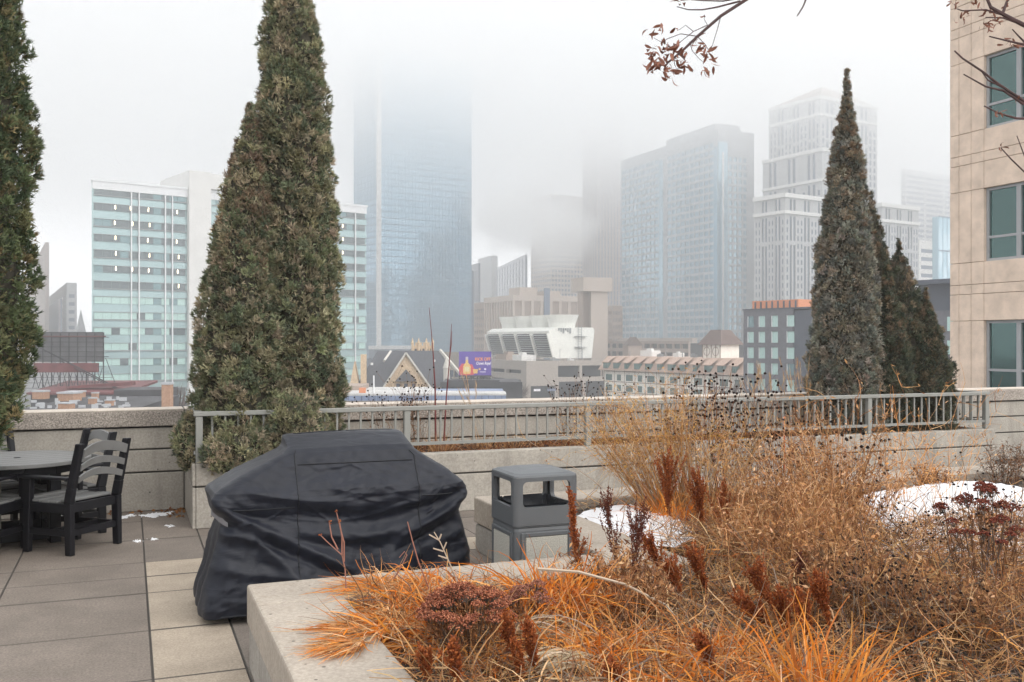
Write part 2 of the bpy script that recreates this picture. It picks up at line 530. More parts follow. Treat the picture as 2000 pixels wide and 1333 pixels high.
spand.build('spandrel', M_teal_spandrel, o, kind='stuff'); band.build('floor_line', M_grey_metal, o, kind='stuff')
for s in [9.6, 11.6, 18.5, 20.4, 27.8, 30.4, 37.0, 39.4] + [s_core1 + 6 + 8.1 * k for k in range(6)]:
    if s < wr and not (s_core0 - .6 < s < s_core1 + 1.6):
        MB().fbox(FX(), s, s + .28, 0, top - 2.4, -.02, .45).build('fin', M_white_metal, o)

# ---------------------------------------------- blue mirror tower that fades into the cloud
o, ln, h = bld('glass_tower', 'tall blue mirror glass tower whose top disappears into the low cloud', 738, 620, 58)
wr, wl = ln(921, 'r'), ln(691, 'l')
zt = 190 - GZ - 1
MB().box(0.3, wr - .3, 0.3, wl, 0, zt).build('wall', M_bluegrey_glass, o)
MB().box(-0.6, 2.2, -0.6, 1.2, 0, zt - .5).build('corner_pilaster', M_white_panel, o)
curtain(o, FX(), wr, 0, zt - 1, 27, 50, M_blue_mirror, M_blue_mullion, s_in=2.25)
curtain(o, FY(), wl, 0, zt - 1, 16, 50, M_blue_mirror, M_blue_mullion, s_in=1.25)
mb = MB(); mb.box(-8, 26, -14, -4, 0, h(683)); mb.box(-18, 8, -12, -.7, 0, h(700)); mb.build('entrance_block', M_bluegrey_glass, o)
mb = MB(); mb.box(-8.3, 26.3, -14.3, -3.9, h(683) + .02, h(676)); mb.box(26.5, 46, -13, -2, h(704), h(695)); mb.build('canopy', M_white_panel, o)
MB().box(wr, wr + 5, 6, wl, 0, h(520)).build('side_wing', M_navy_glass, o)

# ---------------------------------------------- stone and blue glass tower with stepped top
o, ln, h = bld('office_tower', 'pinkish stone tower with blue glass bands and a stepped top fading in fog', 1402, 560, 66)
wl, wr = ln(1213, 'l'), ln(1463, 'r')
zl, zr = h(252), h(291)
core = MB(); core.box(.4, 26, .4, wl, 0, zl - .4); core.box(.4, wr, .4, wl * .7, 0, zr - .4); core.build('wall', M_stone_tower, o)
fh = 4.24
rows = [(k * fh + .85, k * fh + 3.55) for k in range(int(zl / fh) - 1)]
rowsr = [r for r in rows if r[1] < zr - 2]
lat, gl = MB(), MB()
cl = even(wl * .52, 10, 0.75, 4.3); c2_ = [(a + wl * .57, b + wl * .57) for a, b in even(wl * .43, 9, .6, .6)]
lattice(lat, FY(), wl, 0, zl, cl + c2_, rows, .4)
glaze(gl, FY(), cl + c2_, rows, .4, .05)
cr = even(wr - 8, 4, 1.2, .8); cr = [(a + 7, b + 7) for a, b in cr]
lattice(lat, FX(), wr, 0, zr, cr, rowsr, .4, s_in=.41)
glaze(gl, FX(), cr, rowsr, .4, .05)
lat.build('stone_grid', M_stone_tower, o, kind='stuff'); gl.build('glazing', M_tower_glass, o, kind='stuff')
mb = MB(); mb.fbox(FY(), wl * .525, wl * .565, 0, zl - 8, -.1, .25); mb.fbox(FY(), 0.2, 3.6, 0, zl - 10, -.1, .3); mb.fbox(FX(), .2, 6.6, 0, zr + 4, -.1, .35)
mb.build('glass_strip', M_tower_glass, o)
mb = MB(); mb.fbox(FX(), 2.6, 3.9, 8, zr - 2, .3, .8); mb.build('light_fin', M_white_metal, o)
mb = MB(); mb.box(4, 22, 8, wl * .55, zl - .39, zl + 5); mb.build('roof_block', M_stone_tower, o)

# ---------------------------------------------- the cream tower with white cornices and a pyramid crown (right)
def striped(o, wl, wr, top, fh, ncl, ncr, cornice, wins=True):
    core = MB(); core.box(.5, wr, .5, wl, 0, top - .5); core.build('wall', M_cream, o)
    lat, gl = MB(), MB()
    z_hi = top - cornice
    rows = [(k * fh + .7, k * fh + fh - .7) for k in range(int(z_hi / fh))]
    tall = [(2, z_hi - 14), (z_hi - 12, z_hi - 1)]
    for F, w, nc, si in ((FY(), wl, ncl, 0), (FX(), wr, ncr, .51)):
        cs = even(w, nc, w / nc * .42, w / nc * .35)
        strips = [c for i, c in enumerate(cs) if i % 4 in (1, 2)]
        holes = [c for i, c in enumerate(cs) if i % 4 in (0, 3)]
        lattice(lat, F, w, 0, top, strips, tall + [(top - cornice + 1.6, top - 2.2)], .5, s_in=si)
        glaze(gl, F, strips, tall + [(top - cornice + 1.6, top - 2.2)], .5)
        for c in holes:
            for a, b in rows:
                if b < z_hi - 1: gl.fbox(F, c[0] + .3, c[1] - .3, a, b, -.05, .06)
    lat.build('stone_front', M_cream, o, kind='stuff'); gl.build('glazing', M_bluegrey_glass, o, kind='stuff')
    mb = MB()
    for z, t in ((top - cornice, 1.5), (top - 1.6, 1.9)):
        mb.box(-.9, wr + .3, -.9, -.02, z, z + t); mb.box(-.9, -.02, -.015, wl, z, z + t)
    mb.build('cornice', M_bright_white, o)

o, ln, h = bld('crowned_tower', 'pale striped stone tower with white cornices and a pyramid crown in the fog', 1602, 545, 57)
wl, wr = ln(1502, 'l'), ln(1713, 'r')
top = h(188)
striped(o, wl, wr, top, 4.2, 13, 13, 11)
mb = MB()
for k in range(9):
    f = k / 9
    mb.box(wr * .48 * f + .5, wr - wr * .48 * f, wl * .48 * f + .5, wl - wl * .48 * f, top - .49 + k * 1.35, top - .5 + (k + 1) * 1.35)
mb.build('crown_roof', M_far_tan, o)
o, ln, h = bld('slab_tower', 'flat topped pale slab in front of the crowned tower', 1606, 500, 60)
wl, wr = ln(1490, 'l'), 18
striped(o, wl, wr, h(290), 4.1, 12, 5, 17)
o, ln, h = bld('striped_tower', 'shorter cream tower with dark window strips and rounded white parapet', 1533, 440, 57)
wl, wr = ln(1473, 'l'), ln(1650, 'r')
striped(o, wl, wr, h(379), 3.6, 9, 17, 9)
o, ln, h = bld('side_tower', 'small cream tower with white cornice half hidden by the evergreen group', 1722, 470, 57)
striped(o, ln(1700, 'l'), ln(1794, 'r'), h(398), 4.0, 4, 13, 9)

# ---------------------------------------------- towers further back, softer in the fog
def simple(name, label, px, Y, a, pxl, pxr, ytop, wall, glass, fh, ncl, ncr, dl=None, win=.55, gap=.4, group=None, hold=None):
    o, ln, h = bld(name, label, px, Y, a, group=group)
    wl = ln(pxl, 'l') if pxl else (dl or 20)
    wr = ln(pxr, 'r') if pxr else (dl or 20)
    top = h(ytop)
    MB().box(.4, wr, .4, wl, 0, top - .4).build('wall', wall, o)
    rows = [(k * fh + fh * (1 - win) / 2, k * fh + fh * (1 + win) / 2) for k in range(int((top - 1.5) / fh))]
    lat, gl = MB(), MB()
    for F, w, nc, si in ((FY(), wl, ncl, 0), (FX(), wr, ncr, .41)):
        if nc:
            cs = even(w, nc, w / nc * gap, w / nc * gap * .5 + .4)
            lattice(lat, F, w, 0, top, cs, rows, .4, s_in=si); glaze(gl, F, cs, rows, .4)
        else: lat.fbox(F, si, w, 0, top, -.4, 0)
    lat.build('front', wall, o, kind='stuff')
    if gl.v: gl.build('glazing', glass, o, kind='stuff')
    return o, wl, wr, top

simple('far_tower', 'dark blue grey block under the steam plume', 1026, 700, 80, 970, 1030, 498, M_navy_glass, M_bluegrey_glass, 4, 10, 2, win=.8, gap=.15)
simple('far_tower', 'pale gridded tower rising behind the steam plume', 1076, 860, 60, 1037, 1140, 380, M_far_tan, M_bluegrey_glass, 4.2, 9, 10, win=.5)
simple('far_tower', 'tall brownish tower lost in fog between the plume and the pinkish tower', 1166, 820, 60, 1138, 1216, 190, M_brown_stone, M_bluegrey_glass, 4.2, 6, 8, win=.85, gap=.5)
simple('far_tower', 'pale slab just right of the blue mirror tower', 960, 900, 70, 934, 972, 500, M_cream, M_cream, 4, 0, 0)
simple('far_tower', 'narrow grey tower edge beside the blue mirror tower', 934, 720, 70, 921, 938, 515, M_navy_glass, M_bluegrey_glass, 4, 3, 2, win=.8)
simple('far_tower', 'brown brick block with small windows left of the columned building', 946, 520, 62, 926, 958, 591, M_brown_stone, M_bluegrey_glass, 3.8, 5, 4, win=.5, gap=.5)
simple('far_tower', 'brown small windowed block between the concrete shaft and the pinkish tower', 1196, 500, 62, 1187, 1216, 598, M_brown_stone, M_bluegrey_glass, 3.6, 3, 6, win=.55, gap=.45)
simple('far_tower', 'pale horizontally banded tower fading out at the right', 1768, 760, 57, 1760, 1880, 330, M_cream, M_bluegrey_glass, 4.2, 2, 3, win=.5, gap=.12)
simple('banded_block', 'white block with dark horizontal window bands below the glass corner', 1795, 520, 57, 1791, 1826, 470, M_bright_white, M_bluegrey_glass, 4.4, 1, 1, win=.45, gap=.2)
o, wl, wr, top = simple('glass_block', 'pale blue gridded glass corner beside the beige wall', 1832, 430, 60, 1821, 1890, 424, M_tower_glass, M_tower_glass, 10, 0, 0)
curtain(o, FX(), wr, 0, top, 7, 5, glassy('pale_blue_glass', (.5, .66, .74), .08, .6), M_bluegrey_glass, s_in=.5, mw=.35)
simple('far_tower', 'rounded brown tower by the left evergreen', 88, 620, 62, 40, 96, 474, M_brown_stone, M_brown_stone, 4, 0, 0)
simple('far_tower', 'white striped tower at the far left with a sloping shoulder', 130, 640, 62, 94, 150, 553, M_cream, M_bluegrey_glass, 5.2, 1, 1, win=.45, gap=.3)
simple('far_tower', 'small dark fronted block before the white striped tower', 118, 560, 62, 95, 121, 584, M_navy_glass, M_cream, 30, 2, 1, win=.6, gap=.6)
simple('far_tower', 'blank pale tower behind the right end of the pinkish tower', 1466, 640, 57, 1452, 1482, 500, M_far_tan, M_bluegrey_glass, 4.2, 2, 4, win=.5)
o = thing('church_spire', 'thin grey spire left of the teal office block', 'spire', W(158, 420, GZ))
MB().lathe([(2.6, 0), (2.6, 20), (2.0, 24), (.05, zat(606, 420) - GZ)], n=8).build('steeple', M_grey_metal, o)

# ---------------------------------------------- dark glass building with stone piers
o, ln, h = bld('columned_building', 'low brown stone building with tall dark glass strips between piers', 1002, 440, 66)
wl, wr = ln(945, 'l'), ln(1131, 'r')
top = h(577)
core = MB(); core.box(.5, wr, .5, wl, 0, top - .5); core.build('wall', M_brown_stone, o)
lat, gl = MB(), MB()
cr, cl = even(wr, 7, 1.4, 1.0), even(wl, 11, 1.2, 1.0)
lattice(lat, FX(), wr, 0, top, cr, [(2, top - 2.6)], .6, s_in=.61); lattice(lat, FY(), wl, 0, top, cl, [(2, top - 2.6)], .6)
glaze(gl, FX(), cr, [(2, top - 2.6)], .6); glaze(gl, FY(), cl, [(2, top - 2.6)], .6)
lat.build('stone_front', M_far_tan, o); gl.build('glazing', M_navy_glass, o, kind='stuff')
mb = MB(); mb.box(6, 15, 6, 18, top - .49, h(560)); mb.box(19, 27, 6, 20, top - .49, h(566)); mb.build('roof_block', M_far_tan, o)
MB().fbox(FX(), 15.5, 18.3, 2, h(562), .05, .5).build('glass_strip', M_bluegrey_glass, o)

# ---------------------------------------------- concrete shaft with overhanging head
o, ln, h = bld('concrete_shaft', 'square concrete shaft with an overhanging box head', 1148, 380, 66, cat='tower')
wl, wr = ln(1134, 'l'), ln(1187, 'r')
MB().box(1.5, wr, 0, wl, 0, h(570) - .02).build('shaft', M_conc_city, o)
mb = MB()
for k in range(7): mb.box(-1.6 + k * .42, -1.4 + k * .42, 1.0 + .6 * (k % 2), wl - .5, 1, h(572))
mb.build('louvre', M_brown_stone, o, kind='stuff')
mb = MB(); mb.box(-2.6, wr + 1.4, -1.2, wl + 3, h(570), h(543)); mb.build('head', M_conc_city, o)

# ---------------------------------------------- white industrial cooling tower on the parking ramp
o, ln, h = bld('cooling_tower', 'white cooling tower with slanted louvred side and round fan stacks on top', 1072, 330, 62, base=zat(701, 330), cat='cooling tower')
wl, wr = ln(951, 'l'), ln(1161, 'r')
H = h(640)
mb = MB()
prof = [(2.6, 0), (wr - 1.2, 0), (wr, H * .9), (wr - .6, H), (2.4, H), (0, H * .88), (0.15, H * .80), (2.6, H * .05)]
n = len(prof)
mb.add([(x, 0.0, z) for x, z in prof] + [(x, wl, z) for x, z in prof], [tuple(range(n)), tuple(range(n, 2 * n))[::-1]] + [(i, n + i, n + (i + 1) % n, (i + 1) % n) for i in range(n)])
mb.build('casing', M_white_tank, o)
slat = None
nbay = 4
for b_ in range(nbay):
    y0, y1 = wl * b_ / nbay + .5, wl * (b_ + 1) / nbay - .5
    for k in range(10):
        z = H * (.08 + .072 * k)
        x = 2.6 - 2.45 * (z / H - .05) / .75
        if slat is None:
            slat = MB(); slat.hexa([(-.75, 0, 0), (.1, 0, .28), (.1, y1 - y0, .28), (-.75, y1 - y0, 0), (-.75, 0, .1), (.1, 0, .4), (.1, y1 - y0, .4), (-.75, y1 - y0, .1)]); slat = slat.mesh('slat', M_louver)
        link('slat', slat, o, (x - .05, y0, z))
mb = MB()
for b_ in range(nbay):
    y0, y1 = wl * b_ / nbay + .5, wl * (b_ + 1) / nbay - .5
    mb.add([(2.62, y0, H * .05), (.2, y0, H * .79), (.2, y1, H * .79), (2.62, y1, H * .05), (2.5, y0, H * .05), (.08, y0, H * .79), (.08, y1, H * .79), (2.5, y1, H * .05)], [(4, 5, 6, 7), (0, 3, 2, 1), (0, 1, 5, 4), (2, 3, 7, 6)])
mb.build('intake', M_dark_void, o)
mb = MB()
for b_ in range(nbay + 1):
    y = wl * b_ / nbay
    mb.add([(1.5, y - .35, H * .02), (-.95, y - .35, H * .8), (-.95, y + .35, H * .8), (1.5, y + .35, H * .02), (2.7, y - .35, H * .02), (.3, y - .35, H * .8), (.3, y + .35, H * .8), (2.7, y + .35, H * .02)], [(0, 1, 2, 3), (4, 7, 6, 5), (0, 4, 5, 1), (3, 2, 6, 7), (0, 3, 7, 4), (1, 5, 6, 2)])
mb.build('brace', M_white_tank, o, kind='stuff')
for k in range(4):
    mb = MB(); y = wl * (k + .5) / 4; r = wl / 4 * .42
    mb.lathe([(r * .92, H), (r * .98, H + 1.5), (r * 1.2, H + 4.4), (r * 1.12, H + 4.4), (r * .9, H + 1.5)], wr / 2 - .5, y, 28, False, False); mb.build('fan_stack', M_white_tank, o)
mb = MB()
for x in (wr * .62, wr * .62 + 1.4): mb.tube([(x, -.5, 0), (x, -.5, H + 1)], .09, 5)
for k in range(14): mb.tube([(wr * .62, -.5, k * H / 13), (wr * .62 + 1.4, -.5, k * H / 13)], .06, 4)
for z in (H * .35, H * .7): mb.box(wr * .55, wr * .8, -1.2, -.1, z, z + .15)
mb.build('ladder', M_grey_metal, o)
mb = MB()
for k in range(6): mb.box(wr * .2 + k * .9, wr * .2 + k * .9 + .5, -.3, -.02, H * .9 - (k % 3) * .5, H * .98)
mb.build('pipework', M_grey_metal, o)

# steam drifting off the stacks
ms, t, v = volume_mat('steam_vapour', 0.05, (0.995, 0.995, 0.995), 0.6)
N, L = t.nodes, t.links
tc = N.new('ShaderNodeTexCoord'); ln_ = N.new('ShaderNodeVectorMath'); ln_.operation = 'LENGTH'
L.new(tc.outputs['Object'], ln_.inputs[0])
fall = N.new('ShaderNodeMapRange'); fall.inputs['From Min'].default_value = 1.0; fall.inputs['From Max'].default_value = 0.45
fall.inputs['To Min'].default_value = 0.0; fall.inputs['To Max'].default_value = 1.0; L.new(ln_.outputs['Value'], fall.inputs['Value'])
nz = N.new('ShaderNodeTexNoise'); nz.inputs['Scale'].default_value = 2.2; nz.inputs['Detail'].default_value = 4; L.new(tc.outputs['Object'], nz.inputs['Vector'])
ad = N.new('ShaderNodeMath'); ad.operation = 'MULTIPLY_ADD'; L.new(nz.outputs['Fac'], ad.inputs[0]); ad.inputs[1].default_value = 1.7; ad.inputs[2].default_value = -1.15
ad2 = N.new('ShaderNodeMath'); ad2.operation = 'ADD'; L.new(ad.outputs[0], ad2.inputs[0]); L.new(fall.outputs['Result'], ad2.inputs[1])
cl_ = N.new('ShaderNodeClamp'); L.new(ad2.outputs[0], cl_.inputs['Value'])
mu = N.new('ShaderNodeMath'); mu.operation = 'MULTIPLY'; L.new(cl_.outputs['Result'], mu.inputs[0]); mu.inputs[1].default_value = 0.11; L.new(mu.outputs[0], v.inputs['Density'])
def steam(px, py, Y, rx, rz):
    mb = MB()
    prof = [(math.cos(t_) if abs(math.cos(t_)) > .02 else .02, math.sin(t_)) for t_ in [(-90 + 15 * i) * math.pi / 180 for i in range(13)]]
    mb.lathe(prof, n=20)
    s = mb.build('steam', ms, kind='stuff')
    s.location = W(px, Y, zat(py, Y)); s.scale = (rx, rx * .7, rz); s.rotation_euler = (0, 0, -TH)
steam(1085, 455, 350, 20, 19)
steam(1005, 420, 372, 24, 18)
ms.cycles.volume_step_rate = 1.0

# ---------------------------------------------- concrete parking ramp under the cooling tower
o, ln, h = bld('parking_ramp', 'grey brown concrete parking ramp with open decks below the white cooling tower', 1028, 300, 66)
wl, wr = ln(872, 'l'), ln(1182, 'r')
top = h(706)
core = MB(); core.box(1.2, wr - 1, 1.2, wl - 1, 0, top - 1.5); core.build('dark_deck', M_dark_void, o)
lat = MB()
s_op = ln(1090, 'r')
lattice(lat, FX(), wr, 0, top, [(s_op, s_op + 7.6), (s_op + 8.5, s_op + 16.2), (s_op + 17, wr - .5)], [(top - 5.2, top - 1.6)], 1.2)
lat.build('front_wall', M_ramp_conc, o)
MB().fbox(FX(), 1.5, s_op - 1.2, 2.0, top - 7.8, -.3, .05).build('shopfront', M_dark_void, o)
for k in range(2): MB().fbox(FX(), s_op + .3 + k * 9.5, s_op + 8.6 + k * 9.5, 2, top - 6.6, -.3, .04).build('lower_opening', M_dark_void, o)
lat = MB()
lattice(lat, FY(), wl, 0, top, even(wl, 5, 1.6, 4), [(top - 4.1, top - 2.9), (top - 7.0, top - 5.9), (2, top - 8.5)], 1.2, s_in=1.21)
lat.build('side_wall', M_ramp_conc, o)
MB().box(0.2, wr, .2, wl, top - 1.49, top - .6).build('roof', M_ramp_conc, o)
def roof_unit(o, x, y, z, w, d, hh, m):
    mb = MB(); mb.box(x, x + w, y, y + d, z, z + hh); mb.box(x + w * .2, x + w * .5, y + d * .2, y + d * .6, z + hh + .002, z + hh * 1.35)
    for k in range(4): mb.box(x + w * (.1 + .22 * k), x + w * (.2 + .22 * k), y - .06, y - .002, z + hh * .3, z + hh * .75)
    mb.build('roof_unit', m, o)
roof_unit(o, 2, 8, top - .59, 5, 7, 2.3, M_white_panel)
roof_unit(o, 2, 20, top - .59, 7, 9, 2.4, M_brown_stone)
roof_unit(o, 10, 2, top - .59, 2.4, 2, 1.2, M_grey_metal)
roof_unit(o, 16, 2, top - .59, 1.6, 1.6, 1.0, M_white_panel)
for k, s in enumerate((2.5, 7.2)): MB().fbox(FX(), s, s + (2.2 if k == 0 else 3.0), top - 9.4, top - 8.7, .06, .2).build('sign_panel', M_white_print if k == 0 else M_blueband, o)
for s in (3, 12, 20): MB().tube([(s, .8, top - .6), (s, .8, top + 3.6), (s + .8, .8, top + 3.7)], .07, 5).build('lamp_post', M_grey_metal, o)
mb = MB()
for k in range(22): mb.bar((.4 + k * (wr - 1) / 21, .5, top - .6), (.4 + k * (wr - 1) / 21, .5, top + .5), .06)
mb.bar((.4, .5, top + .5), (wr - .6, .5, top + .5), .07); mb.build('guard_rail', M_grey_metal, o, kind='stuff')
simple('stair_block', 'concrete ramp end with stacked dark openings beside the church tower', 897, 262, 66, 866, 901, 689, M_ramp_conc, M_navy_glass, 3.1, 3, 1, win=.6, gap=.12)

o, ln, h = bld('parking_deck', 'reddish open parking deck behind the tudor hotel', 1345, 400, 66)
wl = ln(1180, 'l'); top = h(667)
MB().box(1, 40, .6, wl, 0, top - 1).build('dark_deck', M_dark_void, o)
lat = MB(); lattice(lat, FY(), wl, 0, top, even(wl, 12, .9, .5), [(top - 3.2, top - 1.2), (top - 7, top - 4.8), (top - 11, top - 8.6)], .9); lat.build('front_wall', M_brown_stone, o)
simple('pale_hall', 'long low pale roofed hall behind the reddish parking deck', 1352, 440, 66, 1207, 1362, 661, M_conc_city, M_conc_city, 9, 0, 0)
o = thing('gable_roof', 'small dark gabled roof in front of the pale hall', 'roof', W(1236, 380, GZ))
mb = MB(); mb.box(-3, 3, -2, 2, 0, zat(676, 380) - GZ); mb.build('wall', M_brown_stone, o)
z = zat(676, 380) - GZ + .01
mb = MB(); mb.add([(-3.4, -2.4, z), (3.4, -2.4, z), (3.4, 2.4, z), (-3.4, 2.4, z), (0, -2.4, z + 3.4), (0, 2.4, z + 3.4)], [(0, 1, 4), (2, 3, 5), (1, 2, 5, 4), (3, 0, 4, 5), (0, 3, 2, 1)]); mb.build('roof', M_hipbrown, o)

# ---------------------------------------------- tudor hotel with brown mansard
o, ln, h = bld('hotel', 'tudor style white hotel with brown mansard roof and green windows', 1452, 215, 57)
wl = ln(1178, 'l')
He = h(734, 215)          # eaves height at the near end
MB().box(0.3, 14, 0.3, wl, 0, He).build('wall', M_tudor, o)
mb = MB(); zr0, zr1 = He + .02, He + 3.6
mb.add([(-1.0, -.6, zr0), (-1.0, wl + 1, zr0), (1.6, -.2, zr1), (1.6, wl + .4, zr1), (14.5, -.6, zr0), (14.5, wl + 1, zr0), (13, -.2, zr1), (13, wl + .4, zr1)], [(0, 2, 3, 1), (2, 6, 7, 3), (6, 4, 5, 7), (0, 4, 6, 2), (1, 3, 7, 5), (0, 1, 5, 4)])
rf = mb.build('mansard_roof', M_mansard, o)
nwin = 12
for k in range(nwin):
    y = wl * (k + .5) / nwin
    dw = .85 if k % 3 else .5; MB().box(-.95, 1.0, y - dw, y + dw, zr0 + .5, zr0 + 1.9).build('dormer_window', M_green_window, o)
    mb = MB(); mb.add([(-1.15, y - 1.3, zr0 + 1.92), (-1.15, y + 1.3, zr0 + 1.92), (1.5, y + 1.3, zr0 + 3.4), (1.5, y - 1.3, zr0 + 3.4), (-1.15, y - 1.3, zr0 + 2.1), (-1.15, y + 1.3, zr0 + 2.1), (1.5, y + 1.3, zr0 + 3.58), (1.5, y - 1.3, zr0 + 3.58)], [(0, 1, 2, 3), (4, 7, 6, 5), (0, 4, 5, 1), (1, 5, 6, 2), (2, 6, 7, 3), (3, 7, 4, 0)]); mb.build('dormer_roof', M_mansard, o)
for f in range(4):
    for k in range(nwin):
        y = wl * (k + .5) / nwin; z = He - 2.0 - 2.7 * f
        ww = 1.3 if k % 2 else .8
        pane_obj(o, FY(.3), y - ww, y + ww, z - .65, z + .9, .05, M_green_window, 'window')
mb = MB()
for f in range(5):
    z = He - .35 - 2.7 * f; mb.fbox(FY(.3), .1, wl, z, z + .16, 0, .08)
for k in range(nwin + 1):
    y = .1 + (wl - .4) * k / nwin; mb.fbox(FY(.3), y, y + .12, 0, He - .02, 0, .04)
for k in range(0, nwin, 3):
    y = wl * (k + 1) / nwin
    mb.bar((.24, y - 2.2, He - 8), (.24, y + .1, He - 5.4), .1, .14, (1, 0, 0)); mb.bar((.24, y + 2.2, He - 8), (.24, y - .1, He - 5.4), .1, .14, (1, 0, 0))
mb.build('timber_frame', M_timber, o, kind='stuff')
# its roof tower
y = wl * .28
zt0, zt1, zt2 = zr1 + .02, zr1 + 3.1, zr1 + 6.9
MB().box(4, 10, y - 3, y + 3, zt0, zt1).build('tower_wall', M_tudor, o)
mb = MB(); mb.add([(3.2, y - 3.9, zt1), (10.8, y - 3.9, zt1), (10.8, y + 3.9, zt1), (3.2, y + 3.9, zt1), (5.4, y - 1.7, zt2 - .3), (8.6, y - 1.7, zt2 - .3), (8.6, y + 1.7, zt2 - .3), (5.4, y + 1.7, zt2 - .3)], [(3, 2, 1, 0), (4, 5, 6, 7), (0, 1, 5, 4), (1, 2, 6, 5), (2, 3, 7, 6), (3, 0, 4, 7)]); mb.build('tower_roof', M_hipbrown, o)
mb = MB()
for k in range(5): mb.box(3.92, 3.98, y - 3 + 1.45 * k, y - 2.8 + 1.45 * k, zt0 + .02, zt1)
for k in range(2):
    c = y - 1.4 + 2.9 * k
    pts = [(3.95, c + 1.0 * math.cos(t_), (zt0 + zt1) / 2 + 1.0 * math.sin(t_)) for t_ in [i * math.pi / 8 for i in range(17)]]
    mb.tube(pts, .07, 4)
mb.build('timber_frame', M_timber, o, kind='stuff')
roof_unit(o, 6, wl * .75, zr1 + .02, 3, 4.5, 1.5, M_white_panel)
roof_unit(o, 6, wl * .55, zr1 + .02, 2, 2, 1.0, M_white_panel)
roof_unit(o, 5, wl * .42, zr1 + .02, 1.2, 1.2, .7, M_grey_metal)
roof_unit(o, 5, wl * .66, zr1 + .02, 1.0, 1.4, .6, M_grey_metal)
for q in (.5, .62, .9): MB().tube([(5, wl * q, zr1), (5, wl * q, zr1 + 1.4)], .1, 6).build('vent_pipe', M_grey_metal, o)

# ---------------------------------------------- grey brick hotel with orange penthouse
o, ln, h = bld('brick_hotel', 'dark grey brick hotel with rows of pale green windows and an orange penthouse', 1660, 165, 57)
wl = ln(1452, 'l'); top = h(600, 165); wr = ln(1790, 'r')
s_slate = ln(1549, 'l')
MB().box(.3, wr, .4, wl, 0, top - .3).build('core', M_slatepanel, o)
fh = 2.93
rows = [(top - 3.2 - fh * k, top - 1.15 - fh * k) for k in range(9)]
ys = [ln(p, 'l') for p in (1466, 1488, 1513, 1543)]
cols = sorted([(y - .78, y + .78) for y in ys])
lat = MB(); lattice(lat, FY(), wl, 0, top, [c for c in cols], rows, .4, s_in=s_slate); lat.build('brick_wall', M_greybrick, o)
lat = MB(); cs = sorted([(ln(p, 'l') - .8, ln(p, 'l') + .8) for p in (1566, 1586, 1607, 1630)])
lattice(lat, FY(.5), s_slate - .02, 0, top - .5, cs, rows, .2); lat.build('slate_wall', M_slatepanel, o)
for F, cc in ((FY(), cols), (FY(.5), cs)):
    for c, d in cc:
        for a, b in rows:
            pane_obj(o, F, c, d, a, b, -.18, random.choice([M_pale_blind, M_pale_blind, M_pale_blind, M_mid_pane]), 'window')
            MB().fbox(F, d - .1, d - .01, a, b, -.17, .02).build('window_frame', M_white_metal, o)
MB().box(-.15, wr + .2, -.1, wl + .15, top + .01, top + .25).build('roof_edge', M_slatepanel, o)
y0, y1 = ln(1552, 'l'), ln(1462, 'l')
mb = MB(); mb.box(1, 8, y0, y1, top + .26, h(585, 175)); mb.build('penthouse', M_orange, o)
for k in range(8):
    y = y0 + (y1 - y0) * k / 8 + .4; MB().box(.9, .98, y, y + .35, top + .3, h(586, 175) - .1).build('penthouse_window', M_slatepanel, o)
o, ln, h = bld('slate_block', 'tall slate grey block with a recessed dark storey behind the small evergreens', 1900, 120, 57)
wl = ln(1775, 'l'); top = h(552, 130)
MB().box(0.3, 16, .3, wl, 0, top - 4).build('wall', M_greybrick, o)
MB().box(1.2, 15, .6, wl - .6, top - 3.99, top - .6).build('recess', M_slatepanel, o)
MB().box(-.3, 16, -.3, wl + .3, top - .59, top).build('roof_edge', M_slatepanel, o)
for k in range(5):
    for c in (wl - 2.6, wl - 6, wl - 9.5):
        pane_obj(o, FY(.3), c - .7, c + .7, top - 6.6 - 3 * k, top - 4.8 - 3 * k, .05, M_pale_blind, 'window')

# ---------------------------------------------- stone church
o, ln, h = bld('church', 'yellow limestone church with steep slate roofs and a pinnacled square tower', 703, 225, 84)
X = lambda px: ln(px, 'r')
ez, rz_ = h(757), h(690)
W_ = X(884)
MB().box(.4, W_ - .4, .4, 15.6, 0, ez).build('wall', M_churchstone, o)
x0, x1 = X(752) - 2, X(864)
mb = MB(); mb.add([(-1, -.5, ez), (W_ + .6, -.5, ez), (W_ + .6, 16.5, ez), (-1, 16.5, ez), (x0, 8, rz_ + .4), (x1, 8, rz_ + .4)], [(0, 1, 5, 4), (1, 2, 5), (2, 3, 4, 5), (3, 0, 4), (0, 3, 2, 1)]); mb.build('roof', M_slate_roof, o)
gx, ga, gb = X(793), X(748), X(842)
gz = h(693) + .3
mb = MB(); mb.add([(ga, -3.5, ez - 3), (gb, -3.5, ez - 3), (gb, -3.5, ez), (gx, -3.5, gz), (ga, -3.5, ez), (ga, 1, ez - 3), (gb, 1, ez - 3), (gb, 1, ez), (gx, 7, gz), (ga, 1, ez)], [(0, 1, 2, 3, 4), (0, 4, 9, 5), (1, 6, 7, 2)]); mb.build('gable', M_churchstone, o)
mb = MB()
for a, s in ((ga, -1), (gb, 1)):
    mb.add([(gx, -3.9, gz + .15), (a + s * .5, -3.9, ez - .2), (a + s * .5, 9, ez - .2), (gx, 9, gz + .15), (gx, -3.9, gz - .35), (a + s * .1, -3.9, ez - .5), (a + s * .1, 9, ez - .5), (gx, 9, gz - .35)], [(0, 1, 2, 3), (4, 7, 6, 5), (0, 4, 5, 1), (2, 6, 7, 3), (1, 5, 6, 2), (0, 3, 7, 4)])
mb.build('gable_roof', M_slate_roof, o)
mb = MB()
for a in (ga, gb): MB().bar((gx + .001 * a, -3.95, gz + .1), (a, -3.95, ez - .2), .4, .5, (0, 1, 0)).build('coping', M_coping, o)
